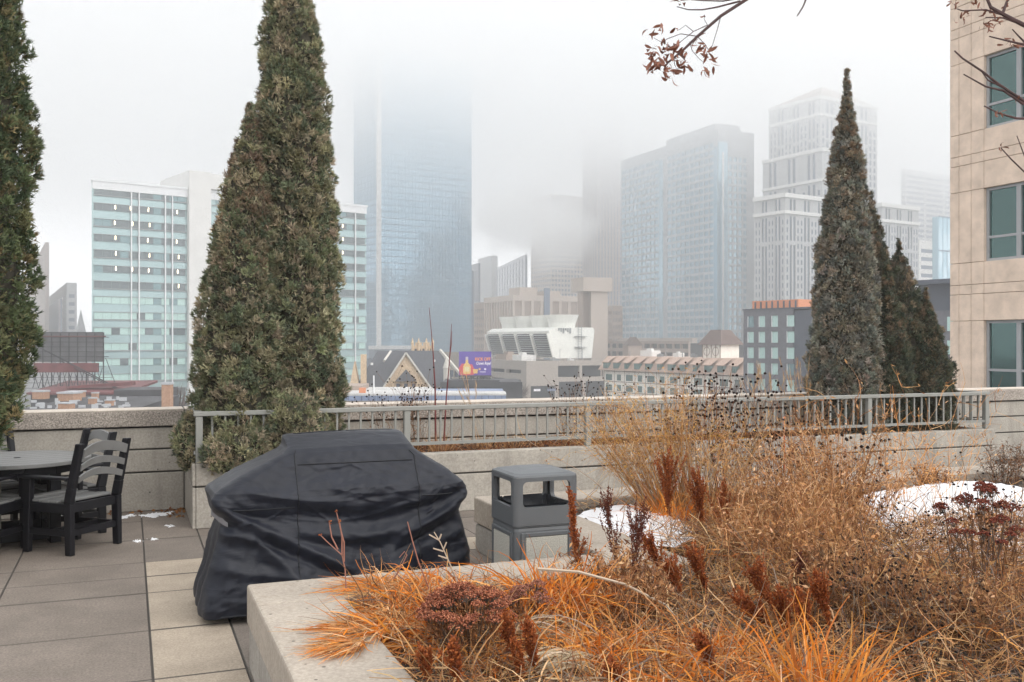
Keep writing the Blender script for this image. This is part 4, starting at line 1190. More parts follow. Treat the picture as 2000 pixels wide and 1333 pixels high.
for z_top in levels:
    z_sill = z_top - 2.02
    zr_ = [z_sill - .004, z_top, z_top + .62, z_top + .78, z_top + fl_ - 2.02]
    # corner strips
    for s0, s1 in ((0, c1), (c1, c2), (c2, wx0)):
        panel(s0, s1, z_sill, z_top)
        panel(s0, s1, z_top, z_top + .75); panel(s0, s1, z_top + .75, z_top + 1.02); panel(s0, s1, z_top + 1.02, z_top + fl_ - 2.02)
    n_w = 3
    for w_ in range(n_w):
        s0 = wx0 + w_ * (ww + .5); s1 = s0 + ww
        panel(s0, s1 + .5, z_top, z_top + .75, .0); panel(s0, s1 + .5, z_top + .75, z_top + 1.02, 0); panel(s0, s1 + .5, z_top + 1.02, z_top + fl_ - 2.02, .0)
        panel(s1, s1 + .5, z_sill, z_top)
        wf = MB()
        t = .075
        wf.fbox(F, s0, s1, z_sill, z_sill + t, -.2, -.1); wf.fbox(F, s0, s1, z_top - t, z_top, -.2, -.1)
        wf.fbox(F, s0, s0 + t, z_sill + t, z_top - t, -.2, -.1); wf.fbox(F, s1 - t, s1, z_sill + t, z_top - t, -.2, -.1)
        m_ = (s0 + s1) / 2; h_ = z_sill + .66
        wf.fbox(F, m_ - .07, m_ + .07, z_sill + t, z_top - t, -.21, -.095)
        wf.fbox(F, s0 + t, m_ - .07, h_ - .035, h_ + .035, -.2, -.11); wf.fbox(F, m_ + .07, s1 - t, h_ - .035, h_ + .035, -.2, -.11)
        win = wf.build('window', M_frame, o)
        bz = random.choice([.25, .45, .9, 1.5]); c0 = random.uniform(.1, .5)
        MB().fbox(F, s0 + .05, m_ - .03, z_top - .05 - bz, z_top - .05, -.42, -.40).build('reflection_slab', M_refl_slab, win)
        MB().fbox(F, m_ + .03, s1 - .05, z_top - .05 - random.choice([.3, .6, 1.2, 1.8]), z_top - .05, -.42, -.40).build('reflection_slab', M_refl_slab, win)
        cb = MB()
        for q in range(8): cb.fbox(F, s0 + .1 + q * .055, s0 + .15 + q * .055, z_sill + .02, z_top - .06, -.62 - .03 * (q % 2), -.58)
        cb.build('curtain', M_refl_fold, win)  # folds added to vary the panes, likewise in place of reflections
        for a, b in ((s0 + t, m_ - .07), (m_ + .07, s1 - t)):
            for z0, z1 in ((z_sill + t, h_ - .035), (h_ + .035, z_top - t)):
                MB().fbox(F, a, b, z0, z1, -.18, -.155).build('pane', M_clear, win)

# ------------------------------------------------------------------ snow and fallen leaves
M_snow = plain('snow', (0.82, 0.82, 0.84), 0.6, spec=0.3, vary=0.09, scale=5, bump=0.6, bscale=40)
def snow_patch(poly, z, hgt, label=None, res=.045, seed=0):
    """a lumpy snow sheet over a polygon, thinning to nothing at its ragged rim"""
    r_ = np.random.default_rng(seed)
    P = np.array(poly, float)
    x0, y0 = P.min(0) - .1; x1, y1 = P.max(0) + .1
    xs, ys = np.arange(x0, x1, res), np.arange(y0, y1, res)
    Xg, Yg = np.meshgrid(xs, ys, indexing='ij')
    inside = np.zeros(Xg.shape, bool); dist = np.full(Xg.shape, 9.0)
    for i in range(len(P)):
        a, b = P[i], P[(i + 1) % len(P)]
        cond = ((a[1] > Yg) != (b[1] > Yg)) & (Xg < (b[0] - a[0]) * (Yg - a[1]) / (b[1] - a[1] + 1e-9) + a[0])
        inside ^= cond
        ab = b - a; t = np.clip(((Xg - a[0]) * ab[0] + (Yg - a[1]) * ab[1]) / (ab @ ab + 1e-9), 0, 1)
        dist = np.minimum(dist, np.hypot(Xg - a[0] - t * ab[0], Yg - a[1] - t * ab[1]))
    sd = np.where(inside, dist, -dist)
    ph = r_.uniform(0, 6, 8)
    sc_ = min(1.0, (P.max(0) - P.min(0)).max() / 1.2)
    wob = .05 * np.sin(Xg * 9 + ph[0]) * np.sin(Yg * 8 + ph[1]) + .04 * np.sin(Xg * 21 + ph[2] + Yg * 17) + .02 * np.sin(Xg * 43 + ph[3]) * np.sin(Yg * 39 + ph[4])
    sd = sd + wob * (.35 + .65 * sc_) + rng.normal(0, .012, Xg.shape)
    Z = z - .02 + hgt * (1 - np.exp(-np.clip(sd, 0, None) / .16)) * (1 + .25 * np.sin(Xg * 2.3 + ph[5]) * np.sin(Yg * 2.9 + ph[6])) + .02 * np.clip(sd * 40, 0, 1) + .008 * np.sin(Xg * 31 + Yg * 23) * sc_ + rng.normal(0, .0035, Xg.shape)
    keep = sd > 0
    idx = np.arange(Xg.size).reshape(Xg.shape)
    k4 = keep[:-1, :-1] | keep[1:, :-1] | keep[1:, 1:] | keep[:-1, 1:]
    Q = np.stack([idx[:-1, :-1], idx[1:, :-1], idx[1:, 1:], idx[:-1, 1:]], -1)[k4]
    V = np.stack([Xg, Yg, Z], -1).reshape(-1, 3)
    used, inv = np.unique(Q, return_inverse=True)
    return np_obj('snow', V[used], inv.reshape(-1, 4), M_snow, kind='stuff', smooth=True)
pz = lambda pts, z: [tuple(on_z(px, py, z))[:2] for px, py in pts]
snow_patch(pz([(1130, 1001), (1160, 992), (1250, 990), (1300, 1006), (1352, 1034), (1330, 1052), (1240, 1052), (1190, 1022)], .47), .455, .06, seed=1)
snow_patch(pz([(1690, 965), (1780, 955), (1860, 945), (1960, 955), (2080, 968), (2120, 1020), (2050, 1090), (1900, 1085), (1780, 1078), (1700, 1085)], .42), .40, .09, seed=2, res=.06)
snow_patch(pz([(1700, 1040), (1745, 1035), (1760, 1075), (1710, 1080)], .4), .39, .06, seed=3)
snow_patch(pz([(1850, 1108), (1960, 1100), (1975, 1140), (1880, 1150)], .4), .39, .06, seed=4)
snow_patch(pz([(1395, 1004), (1440, 1000), (1450, 1018), (1410, 1020)], .42), .39, .05, seed=5, res=.03)
for i, (pts, hg) in enumerate((([(272, 1008), (296, 1003), (318, 1006), (300, 1012)], .022), ([(296, 1004), (335, 1001), (344, 1005), (316, 1009)], .018), ([(300, 1015), (318, 1014), (316, 1019), (302, 1019)], .012),
        ([(258, 1058), (274, 1052), (290, 1056), (268, 1062)], .016), ([(288, 1054), (312, 1048), (324, 1052), (300, 1058)], .014), ([(322, 1028), (336, 1026), (338, 1031), (326, 1033)], .010), ([(20, 1020), (120, 1008), (200, 1006), (110, 1022), (20, 1035)], .035),
        ([(228, 1010), (262, 1005), (258, 1011), (236, 1015)], .014))):
    snow_patch(pz(pts, 0.0), .001, hg, seed=20 + i, res=.012 if i != 6 else .03)
# ------------------------------------------------------------------ patio table and chairs
M_slat = plain('grey_poly_lumber', (0.165, 0.165, 0.162), 0.55, vary=0.08, scale=9, bump=0.15, bscale=120)
M_blackpoly = plain('black_poly_lumber', (0.007, 0.007, 0.010), 0.5, spec=.3, vary=0.2, scale=9, bump=0.1, bscale=120)
TC = (-0.93, 9.72)
o = thing('patio_table', 'round grey slatted patio table on a black pedestal frame by the parapet', 'table', (TC[0], TC[1], 0), R(12))
RT, TZ = .61, .735
ns = 8
for i in range(ns):
    y0, y1 = -RT + 2 * RT * i / ns + .003, -RT + 2 * RT * (i + 1) / ns - .003
    n = 9
    ring = []
    for k in range(n + 1):
        y = y0 + (y1 - y0) * k / n; ring.append((math.sqrt(max(RT * RT - y * y, .0004)), y))
    poly = ring + [(-x, y) for x, y in ring[::-1]]
    bevel(MB().prism(poly, TZ - .034, TZ).build('slat', M_slat, o), .004, 1)
MB().lathe([(.0, TZ + .0005), (.028, TZ + .0005), (.028, TZ + .004), (.018, TZ + .004)], n=14).build('umbrella_hole_plug', M_blackpoly, o)
mb = MB()
for a in range(12):
    t0, t1 = a * math.pi / 6, (a + 1) * math.pi / 6
    mb.bar((.5 * math.cos(t0), .5 * math.sin(t0), TZ - .075), (.5 * math.cos(t1), .5 * math.sin(t1), TZ - .075), .03, .075)
mb.build('apron', M_blackpoly, o)
for sx in (-1, 1):
    for sy in (-1, 1):
        bevel(MB().box(sx * .27 - .045, sx * .27 + .045, sy * .27 - .045, sy * .27 + .045, .0, TZ - .036).build('leg', M_blackpoly, o), .006, 1)
for s in (-1, 1):
    bevel(MB().box(-.224, .224, s * .27 - .04, s * .27 + .04, .04, .13).build('stretcher', M_blackpoly, o), .005, 1)
    bevel(MB().box(s * .27 - .039, s * .27 + .039, -.224, .224, .041, .129).build('stretcher', M_blackpoly, o), .005, 1)
    bevel(MB().box(-.45, .45, s * .18 - .04, s * .18 + .04, TZ - .118, TZ - .0365).build('beam', M_blackpoly, o), .005, 1)

def arc_slat(w, z, h, rise, y, lean, t=.022):
    """curved back slat: bows upward, follows the lean of the posts"""
    V, Q = [], []; n = 10
    for k in range(n + 1):
        s = k / n * 2 - 1; x = s * w / 2; zz_ = z + rise * (1 - s * s)
        for dz in (0, h * (1 - .12 * s * s)):
            for dy in (0, t): V.append((x, y + lean * (zz_ + dz - .45) - .035 * (1 - s * s) + dy, zz_ + dz))
    for k in range(n):
        a, b = k * 4, k * 4 + 4
        Q += [(a, b, b + 2, a + 2), (a + 1, a + 3, b + 3, b + 1), (a + 2, b + 2, b + 3, a + 3), (a, a + 1, b + 1, b)]
    Q += [(0, 2, 3, 1), (n * 4, n * 4 + 1, n * 4 + 3, n * 4 + 2)]
    return MB().add(V, Q)
def make_chair(label):
    """arm chair; it faces -y, its back is at +y"""
    o = thing('patio_chair', label, 'chair', group='patio chairs around the round table')
    w, t = .53, .05
    LE = .24
    for s in (-1, 1):
        x = s * (w / 2)
        mb = MB()
        pts = [(.245, 0, .045), (.235, .43, .055), (.262, .56, .05), (.262 + LE * .37, .93, .042)]
        for (ya, za, ha), (yb, zb_, hb) in zip(pts[:-1], pts[1:]):
            mb.hexa([(x - t / 2, ya - ha, za), (x + t / 2, ya - ha, za), (x + t / 2, ya + ha * .5, za), (x - t / 2, ya + ha * .5, za), (x - t / 2, yb - hb, zb_), (x + t / 2, yb - hb, zb_), (x + t / 2, yb + hb * .5, zb_), (x - t / 2, yb + hb * .5, zb_)])
        bevel(mb.build('rear_leg', M_blackpoly, o), .006, 1)
        xf = s * (w / 2 + .004)
        bevel(MB().hexa([(xf - t / 2, -.26, 0), (xf + t / 2, -.26, 0), (xf + t / 2, -.20, 0), (xf - t / 2, -.20, 0), (xf - t / 2, -.265, .622), (xf + t / 2, -.265, .622), (xf + t / 2, -.175, .622), (xf - t / 2, -.175, .622)]).build('front_leg', M_blackpoly, o), .006, 1)
        bevel(MB().hexa([(xf - .05 * 1.0, -.30, .623), (xf + .05, -.30, .623), (xf + .035, .235, .623), (xf - .03, .235, .623), (xf - .05, -.30, .648), (xf + .05, -.30, .648), (xf + .035, .235, .648), (xf - .03, .235, .648)]).build('armrest', M_blackpoly, o), .008, 2)
        bevel(MB().box(x - .02, x + .02, -.199, .185, .345, .425).build('side_rail', M_blackpoly, o), .005, 1)
        bevel(MB().box(x - .018, x + .018, -.205, .2, .155, .205).build('stretcher', M_blackpoly, o), .004, 1)
    MB().box(-w / 2 + .019, w / 2 - .019, -.01, .03, .16, .2).build('cross_stretcher', M_blackpoly, o)
    MB().box(-w / 2 + .026, w / 2 - .026, .20, .24, .155, .205).build('back_stretcher', M_blackpoly, o)
    MB().box(-w / 2 + .026, w / 2 - .026, -.25, -.215, .34, .42).build('front_rail', M_slat, o)
    MB().box(-w / 2 + .026, w / 2 - .026, .20, .235, .35, .425).build('back_rail', M_blackpoly, o)
    for k in range(5):
        y0 = -.275 + .094 * k
        dz = [.012, -.004, -.012, -.008, .004][k]
        bevel(MB().box(-w / 2 - .005 + (.03 if k in (0, 4) else .0), w / 2 + .005 - (.03 if k in (0, 4) else .0), y0, y0 + .09, .428 + dz, .452 + dz).build('seat_slat', M_slat, o), .006, 1)
    for z, h in ((.60, .06), (.70, .06), (.805, .085)):
        arc_slat(w - .045, z, h, .045, .248, LE).build('back_slat', M_slat, o)
    return o
proto = make_chair('near patio chair with its back to the planter and grill')
spots = [(-42.7, -.445, 9.196, 'patio chair nearest the camera, its curved grey back slats facing the grill'),
         (27, -.558, 9.92, 'patio chair nearest the parapet corner, half hidden behind the front chair'),
         (118, -1.15, 10.12, 'patio chair between the table and the parapet, at the far left side'),
         (-118, -1.18, 9.26, 'patio chair pushed under the table at the left picture edge')]
for i, (ang, cx_, cy_, lab) in enumerate(spots):
    c = proto if i == 0 else copy_tree(proto)
    c.location = (cx_, cy_, 0.001)
    c.rotation_euler = (0, 0, R(ang) - R(90))
    c['label'] = lab

# ------------------------------------------------------------------ covered grill
def cover_mat():
    m, t, p = new_mat('black_polyester_cover')
    N, L = t.nodes, t.links
    p.inputs['Base Color'].default_value = (0.010, 0.0125, 0.022, 1); p.inputs['Roughness'].default_value = 0.48
    p.inputs['Specular IOR Level'].default_value = 0.34
    p.inputs['Sheen Weight'].default_value = 0.05; p.inputs['Sheen Roughness'].default_value = 0.5
    tc = N.new('ShaderNodeTexCoord')
    wv = N.new('ShaderNodeTexNoise'); wv.inputs['Scale'].default_value = 9; wv.inputs['Detail'].default_value = 4; wv.inputs['Distortion'].default_value = 1.2
    mp = N.new('ShaderNodeMapping'); mp.inputs['Scale'].default_value = (.6, 1, 1.6); L.new(tc.outputs['Object'], mp.inputs['Vector']); L.new(mp.outputs['Vector'], wv.inputs['Vector'])
    fn = N.new('ShaderNodeTexNoise'); fn.inputs['Scale'].default_value = 420; L.new(tc.outputs['Object'], fn.inputs['Vector'])
    b1 = N.new('ShaderNodeBump'); b1.inputs['Strength'].default_value = .28; b1.inputs['Distance'].default_value = .02; L.new(wv.outputs['Fac'], b1.inputs['Height'])
    b2 = N.new('ShaderNodeBump'); b2.inputs['Strength'].default_value = .12; b2.inputs['Distance'].default_value = .002; L.new(fn.outputs['Fac'], b2.inputs['Height']); L.new(b1.outputs['Normal'], b2.inputs['Normal'])
    L.new(b2.outputs['Normal'], p.inputs['Normal'])
    # dried water marks and dust
    dn = N.new('ShaderNodeTexNoise'); dn.inputs['Scale'].default_value = 3.2; dn.inputs['Detail'].default_value = 8; dn.inputs['Roughness'].default_value = .7
    m2 = N.new('ShaderNodeMapping'); m2.inputs['Scale'].default_value = (1.6, 1.6, .7); L.new(tc.outputs['Object'], m2.inputs['Vector']); L.new(m2.outputs['Vector'], dn.inputs['Vector'])
    dr = N.new('ShaderNodeValToRGB'); dr.color_ramp.elements[0].position = .42; dr.color_ramp.elements[0].color = (.0046, .0064, .0135, 1)
    dr.color_ramp.elements[1].position = .78; dr.color_ramp.elements[1].color = (.0125, .0150, .025, 1); L.new(dn.outputs['Fac'], dr.inputs['Fac']); L.new(dr.outputs['Color'], p.inputs['Base Color'])
    rr_ = N.new('ShaderNodeMapRange'); rr_.inputs['To Min'].default_value = .40; rr_.inputs['To Max'].default_value = .62; L.new(dn.outputs['Fac'], rr_.inputs['Value']); L.new(rr_.outputs['Result'], p.inputs['Roughness'])
    return m
M_cover = cover_mat()
M_seam = plain('cover_seam', (0.006, 0.007, 0.011), 0.7)
GU, GV = 1.33, 6.68
o = thing('covered_grill', 'barbecue grill under a black fitted cover, sagging folds down to the pavement', 'grill', (GU, GV, 0))
# rings: z, u-left, u-right, v-front, v-back (relative), corner roundness
rings = [(.045, -.895, .90, -.385, .36, .10), (.10, -.905, .90, -.39, .36, .10), (.22, -.885, .885, -.375, .35, .10), (.36, -.85, .865, -.345, .34, .10),
         (.50, -.815, .84, -.325, .33, .10), (.60, -.785, .815, -.315, .32, .10), (.655, -.805, .82, -.315, .32, .10), (.69, -.83, .845, -.325, .325, .09),
         (.73, -.845, .86, -.33, .325, .08), (.775, -.845, .86, -.328, .325, .08), (.81, -.825, .84, -.315, .315, .08), (.84, -.78, .80, -.29, .31, .09),
         (.92, -.625, .69, -.235, .30, .09), (.98, -.50, .60, -.20, .29, .08), (1.035, -.375, .52, -.165, .28, .06), (1.065, -.345, .505, -.12, .275, .06),
         (1.10, -.335, .50, -.02, .27, .06), (1.13, -.33, .495, .07, .265, .06), (1.138, -.31, .48, .11, .255, .06), (1.14, -.22, .40, .16, .23, .05)]
NZ, NF = 190, 210
zs_src = np.linspace(0, len(rings) - 1, NZ)
ring_a = np.array(rings)
rows_ = np.stack([np.interp(zs_src, np.arange(len(rings)), ring_a[:, k]) for k in range(6)], 1)
def ring_pts(z, ul, ur, vf, vb, r):
    """rounded rectangle, NA points, starting mid front going right"""
    hx, hy = (ur - ul) / 2 - r, (vb - vf) / 2 - r
    cx, cy = (ur + ul) / 2, (vb + vf) / 2
    # fixed share of points per side so columns line up between rings
    nf, ns_, nc = NF, 56, 10
    out = []
    for i in range(nf): out.append((cx - hx + 2 * hx * i / nf, vf))
    for i in range(nc): a = -math.pi / 2 + math.pi / 2 * i / nc; out.append((cx + hx + r * math.cos(a), cy - hy + r * math.sin(a)))
    for i in range(ns_): out.append((ur, cy - hy + 2 * hy * i / ns_))
    for i in range(nc): a = math.pi / 2 * i / nc; out.append((cx + hx + r * math.cos(a), cy + hy + r * math.sin(a)))
    for i in range(nf): out.append((cx + hx - 2 * hx * i / nf, vb))
    for i in range(nc): a = math.pi / 2 + math.pi / 2 * i / nc; out.append((cx - hx + r * math.cos(a), cy + hy + r * math.sin(a)))
    for i in range(ns_): out.append((ul, cy + hy - 2 * hy * i / ns_))
    for i in range(nc): a = math.pi + math.pi / 2 * i / nc; out.append((cx - hx + r * math.cos(a), cy - hy + r * math.sin(a)))
    return out
G = []
for row in rows_:
    pts = ring_pts(*row)
    G.append([(x, y, row[0]) for x, y in pts])
G = np.array(G)                                   # NZ x NP x 3
NP_ = G.shape[1]
# normals in plan
nx_ = np.roll(G[:, :, :2], -1, 1) - np.roll(G[:, :, :2], 1, 1)
nrm = np.stack([nx_[..., 1], -nx_[..., 0]], -1); nrm /= np.linalg.norm(nrm, axis=-1, keepdims=True) + 1e-9
u, v, z = G[..., 0], G[..., 1], G[..., 2]
front = np.clip(-nrm[..., 1], 0, 1)
def ss(a, b, x): t_ = np.clip((x - a) / (b - a), 0, 1); return t_ * t_ * (3 - 2 * t_)
skirt = ss(.05, .2, z) * (1 - ss(.80, .9, z))
sag = .16 * (u + .05) ** 2 - .02 * np.sin(u * 5)
ph = z - sag
fold = .012 * np.sin(ph * 36 + 2.2 * np.sin(u * 2.6 + .7) + .6) + .005 * np.sin(ph * 61 + 3 * np.sin(u * 3.4 + 2) + u * 2)
# long diagonal drags from the left shelf corner and a pulled-up tent at the lower middle
d1 = (z - .72) + (u + .82) * .52
d2 = (z - .70) + (u + .78) * .95
drag = .030 * np.exp(-(d1 / .035) ** 2) * ss(-.85, -.6, u) * (1 - ss(-.1, .5, u)) + .028 * np.exp(-(d2 / .05) ** 2) * (1 - ss(-.5, -.1, u)) - .022 * np.exp(-((d1 + .07) / .03) ** 2) * (1 - ss(-.1, .4, u))
d3 = (z - .70) - (u - .84) * .55
drag += .026 * np.exp(-(d3 / .035) ** 2) * ss(.2, .5, u) - .018 * np.exp(-((d3 + .07) / .03) ** 2) * ss(.2, .5, u)
tent = .05 * np.exp(-((u - .33) / .10) ** 2) * np.exp(-((z - .27) / .09) ** 2) - .03 * np.exp(-((u - .12) / .12) ** 2) * np.exp(-((z - .30) / .10) ** 2) - .028 * np.exp(-((u - .55) / .12) ** 2) * np.exp(-((z - .25) / .1) ** 2)
belly = -.022 * np.exp(-((ph - .60) / .05) ** 2) + .014 * np.exp(-((ph - .50) / .04) ** 2) - .016 * np.exp(-((ph - .41) / .045) ** 2)
vert = .014 * np.sin(u * 19 + z * 6) * (1 - ss(.15, .5, z)) + .012 * np.sin(v * 26 + z * 5) * (1 - ss(.2, .65, z)) * (1 - front)
fine = .0022 * np.sin(u * 33 - z * 61 + 2.5 * np.sin(u * 7 + z * 11)) * np.clip(np.sin(u * 5 + z * 9), 0, 1) + .0016 * np.sin(u * 47 + z * 55 + 3 * np.sin(z * 14)) + .0012 * np.sin(u * 71 - z * 38 + 2 * np.sin(u * 9))
# sharp little creases, each one a short pulled line in the cloth
crease = np.zeros_like(u)
for _ in range(150):
    cu_, cz_ = rng.uniform(-.85, .88), rng.uniform(.08, 1.0)
    an = rng.normal(0, .45) + (.9 if cz_ < .3 and rng.random() < .5 else 0); ln1 = rng.uniform(.05, .18); w1 = rng.uniform(.006, .014)
    du, dz_ = u - cu_, z - cz_
    al = du * math.cos(an) + dz_ * math.sin(an); ac = -du * math.sin(an) + dz_ * math.cos(an) + .8 * al * al * rng.normal(0, 1)
    crease += rng.choice([-1, 1, 1]) * rng.uniform(.002, .0055) * np.exp(-(ac / w1) ** 2 - (al / ln1) ** 2)
ridge = lambda x: (1 - np.abs(np.sin(x))) ** 2
amp_ = .5 + .5 * np.sin(u * 4.1 + z * 7 + 1.0)
fold = fold * .7 + .016 * amp_ * ridge(ph * 15 + 1.1 * np.sin(u * 2.6 + .7)) + .010 * (1 - amp_) * ridge(ph * 24 + 1.6 * np.sin(u * 3.1 + 2.2))
disp = front * crease + skirt * front * (.72 * fold + drag + tent + belly) + vert + fine + (1 - front) * skirt * .004 * np.sin(z * 30 + v * 8 + 2 * np.sin(z * 9))
upper = ss(.82, .9, z)
disp += upper * (.003 * np.sin(u * 9 + z * 21) - .012 * np.exp(-((z - .90) / .05) ** 2) * np.cos(u * 4))
G2 = G.copy(); G2[..., 0] += nrm[..., 0] * disp; G2[..., 1] += nrm[..., 1] * disp
G2[..., 2] += .006 * np.sin(u * 9 + 1) * (1 - ss(.1, .3, z)) + .006 * np.sin(u * 6.5) * ss(1.0, 1.1, z) + skirt * front * .4 * drag
idx = np.arange(NZ * NP_).reshape(NZ, NP_)
Q = np.stack([idx[:-1], np.roll(idx[:-1], -1, 1), np.roll(idx[1:], -1, 1), idx[1:]], -1).reshape(-1, 4)
V = G2.reshape(-1, 3)
# close the top with a fan of quads toward a centre line
cen = G2[-1].mean(0)
capV = (G2[-1] * .5 + cen * .5); capV[:, 2] = 1.142
V = np.concatenate([V, capV, (G2[-1] * .05 + cen * .95) + [0, 0, .002]])
i2 = np.arange(NP_) + NZ * NP_; i3 = i2 + NP_
Q = np.concatenate([Q, np.stack([idx[-1], np.roll(idx[-1], -1), np.roll(i2, -1), i2], -1), np.stack([i2, np.roll(i2, -1), np.roll(i3, -1), i3], -1)])
cv = np_obj('cover', V, Q, M_cover, o, smooth=True)
mod = cv.modifiers.new('thickness', 'SOLIDIFY'); mod.thickness = .004; mod.offset = -1
def col_at(uu, face='f'):
    """grid column on the front face nearest to u"""
    return min(range(NP_), key=lambda k: abs(G[60, k, 0] - uu) + (0 if k < NF else 9))
def seam_v(uu, z0, z1):
    pts = []
    for i in range(NZ):
        if z0 <= G[i, 0, 2] <= z1:
            k = min(range(NF), key=lambda k: abs(G[i, k, 0] - uu)); p = G2[i, k]; pts.append((p[0] + 0, p[1] - .002, p[2]))
    sm = [pts[0]]
    for p in pts[1:]:
        sm.append(tuple(.5 * sm[-1][j] + .5 * p[j] if j == 0 else p[j] for j in range(3)))
    MB().tube(sm, .0045, 5).build('seam', M_seam, o)
def seam_h(zz_, u0, u1, slope=0):
    pts = []
    for k in range(4, NF - 4, 2):
        i = min(range(NZ), key=lambda i: abs(G[i, k, 2] - zz_)); p = G2[i, k]
        if u0 <= p[0] <= u1: pts.append((p[0], p[1] - .002, p[2]))
    if len(pts) > 2: MB().tube(pts, .0045, 5).build('seam', M_seam, o)
seam_v(-.31, .10, 1.055); seam_v(.50, .10, 1.03)
seam_h(.705, -.80, -.32); seam_h(.735, .51, .83); seam_h(.965, -.30, .49)
# hem roll and the pale strap at the left front corner
MB().tube([tuple(p) for p in G2[1][:NF + 80]], .006, 5).build('hem', M_seam, o)
strap = plain('grey_strap', (.17, .165, .175), .7)
k0 = [k for k in range(NP_ - 16, NP_)]
pts = []
for k, zz_ in zip(list(range(NP_ - 16, NP_ - 3)), np.linspace(.69, .625, 13)):
    k %= NP_; i = min(range(NZ), key=lambda i: abs(G[i, k, 2] - zz_)); p = G2[i, k]; n_ = nrm[i, k]
    pts.append((p[0] + n_[0] * .008, p[1] + n_[1] * .008, zz_))
mb = MB(); vv = []
for p in pts: vv += [(p[0], p[1], p[2] - .022), (p[0], p[1], p[2] + .022)]
mb.add(vv, [(2 * i, 2 * i + 2, 2 * i + 3, 2 * i + 1) for i in range(len(pts) - 1)])
st_ = mb.build('strap', strap, o); m_ = st_.modifiers.new('thickness', 'SOLIDIFY'); m_.thickness = .004
# grill legs and wheels under the skirt
for x in (-.72, .74):
    for y in (-.22, .22):
        MB().box(x - .02, x + .02, y - .02, y + .02, .05, .5).build('leg', M_seam, o)
        mb = MB(); mb.lathe([(.035, -.012), (.035, .012)], n=12); w_ = mb.build('caster', M_seam, o); w_.location = (x, y, .036); w_.rotation_euler = (R(90), 0, 0)

# ------------------------------------------------------------------ litter bin
M_bin = plain('grey_bin_plastic', (0.098, 0.105, 0.112), 0.45, vary=0.08, scale=5, bump=0.08, bscale=200)
M_binpanel = plain('aggregate_bin_panel', (0.40, 0.385, 0.34), 0.9, vary=0.22, scale=120, bump=0.5, bscale=150)
M_bag = plain('black_bin_bag', (0.03, 0.033, 0.04), 0.3, bump=0.6, bscale=18)
bx0, by0, bw_ = 2.25, 5.67, .443
o = thing('litter_bin', 'square grey litter bin with open windowed hood and pale stone panels', 'trash can', (bx0 + bw_ / 2, by0 + bw_ / 2, 0))
h_ = bw_ / 2
def rrect(h, r, n=5):
    out = []
    for cx, cy, a0 in ((h - r, -h + r, -90), (h - r, h - r, 0), (-h + r, h - r, 90), (-h + r, -h + r, 180)):
        for i in range(n + 1):
            a = R(a0 + 90 * i / n); out.append((cx + r * math.cos(a), cy + r * math.sin(a)))
    return out
def shell(levels, cap=True, capb=True, r=.035):
    """stack of rounded squares (half size, z)"""
    mb = MB(); n = 24
    vs, fs = [], []
    for h, z in levels:
        for x, y in rrect(h, min(r, h * .9)): vs.append((x, y, z))
    for i in range(len(levels) - 1):
        for k in range(n): fs.append((i * n + k, i * n + (k + 1) % n, (i + 1) * n + (k + 1) % n, (i + 1) * n + k))
    if cap: fs.append(tuple((len(levels) - 1) * n + k for k in range(n)))
    if capb: fs.append(tuple(range(n))[::-1])
    return mb.add(vs, fs)
shell([(h_ * .93, 0), (h_ * .97, .012), (h_ * .97, .58), (h_ * .95, .598)]).build('body', M_bin, o)
for (ex, ey) in ((1, 0), (-1, 0), (0, 1), (0, -1)):
    mb = MB(); q = .145; d = h_ * .97
    P = lambda s, z, t: (ex * (d + t) - ey * s, ey * (d + t) + ex * s, z)
    mb.hexa([P(-q, .06, .001), P(q, .06, .001), P(q, .06, .010), P(-q, .06, .010), P(-q, .54, .001), P(q, .54, .001), P(q, .54, .010), P(-q, .54, .010)])
    bevel(mb.build('panel', M_binpanel, o), .004, 1)
    mb = MB()
    for a0, a1, b0, b1 in ((-q - .03, -q - .002, .03, .57), (q + .002, q + .03, .03, .57), (-q - .002, q + .002, .03, .058), (-q - .002, q + .002, .542, .57)):
        mb.hexa([P(a0, b0, -.004), P(a1, b0, -.004), P(a1, b0, .013), P(a0, b0, .013), P(a0, b1, -.004), P(a1, b1, -.004), P(a1, b1, .013), P(a0, b1, .013)])
    bevel(mb.build('panel_frame', M_bin, o), .004, 1)
# hood: a square tube with four rounded openings
hb, ht, zb0, zb1 = .612, .915, .728, .890
hood = MB()
hh = h_
OP = h_ - .058
for (ex, ey) in ((1, 0), (-1, 0), (0, 1), (0, -1)):
    # each side as a frame ring between the outer rectangle and a rounded opening
    q = hh - .035
    outer, inner = [], []
    n = 6
    rr = .03
    for cx, cz, a0, ox, oz in ((OP - rr, zb0 + rr, -90, q, hb), (OP - rr, zb1 - rr, 0, q, ht), (-OP + rr, zb1 - rr, 90, -q, ht), (-OP + rr, zb0 + rr, 180, -q, hb)):
        for i in range(n + 1):
            a = R(a0 + 90 * i / n); inner.append((cx + rr * math.cos(a), cz + rr * math.sin(a))); outer.append((ox, oz))
    m = len(inner); vs, fs = [], []
    for lst, t in ((outer, 0), (inner, 0), (inner, -.028), (outer, -.028)):
        for s, zc in lst: vs.append((ex * (hh + t) - ey * s, ey * (hh + t) + ex * s, zc))
    for i in range(m):
        j = (i + 1) % m
        for a in range(3): fs.append((a * m + i, a * m + j, (a + 1) * m + j, (a + 1) * m + i))
    hood.add(vs, fs)
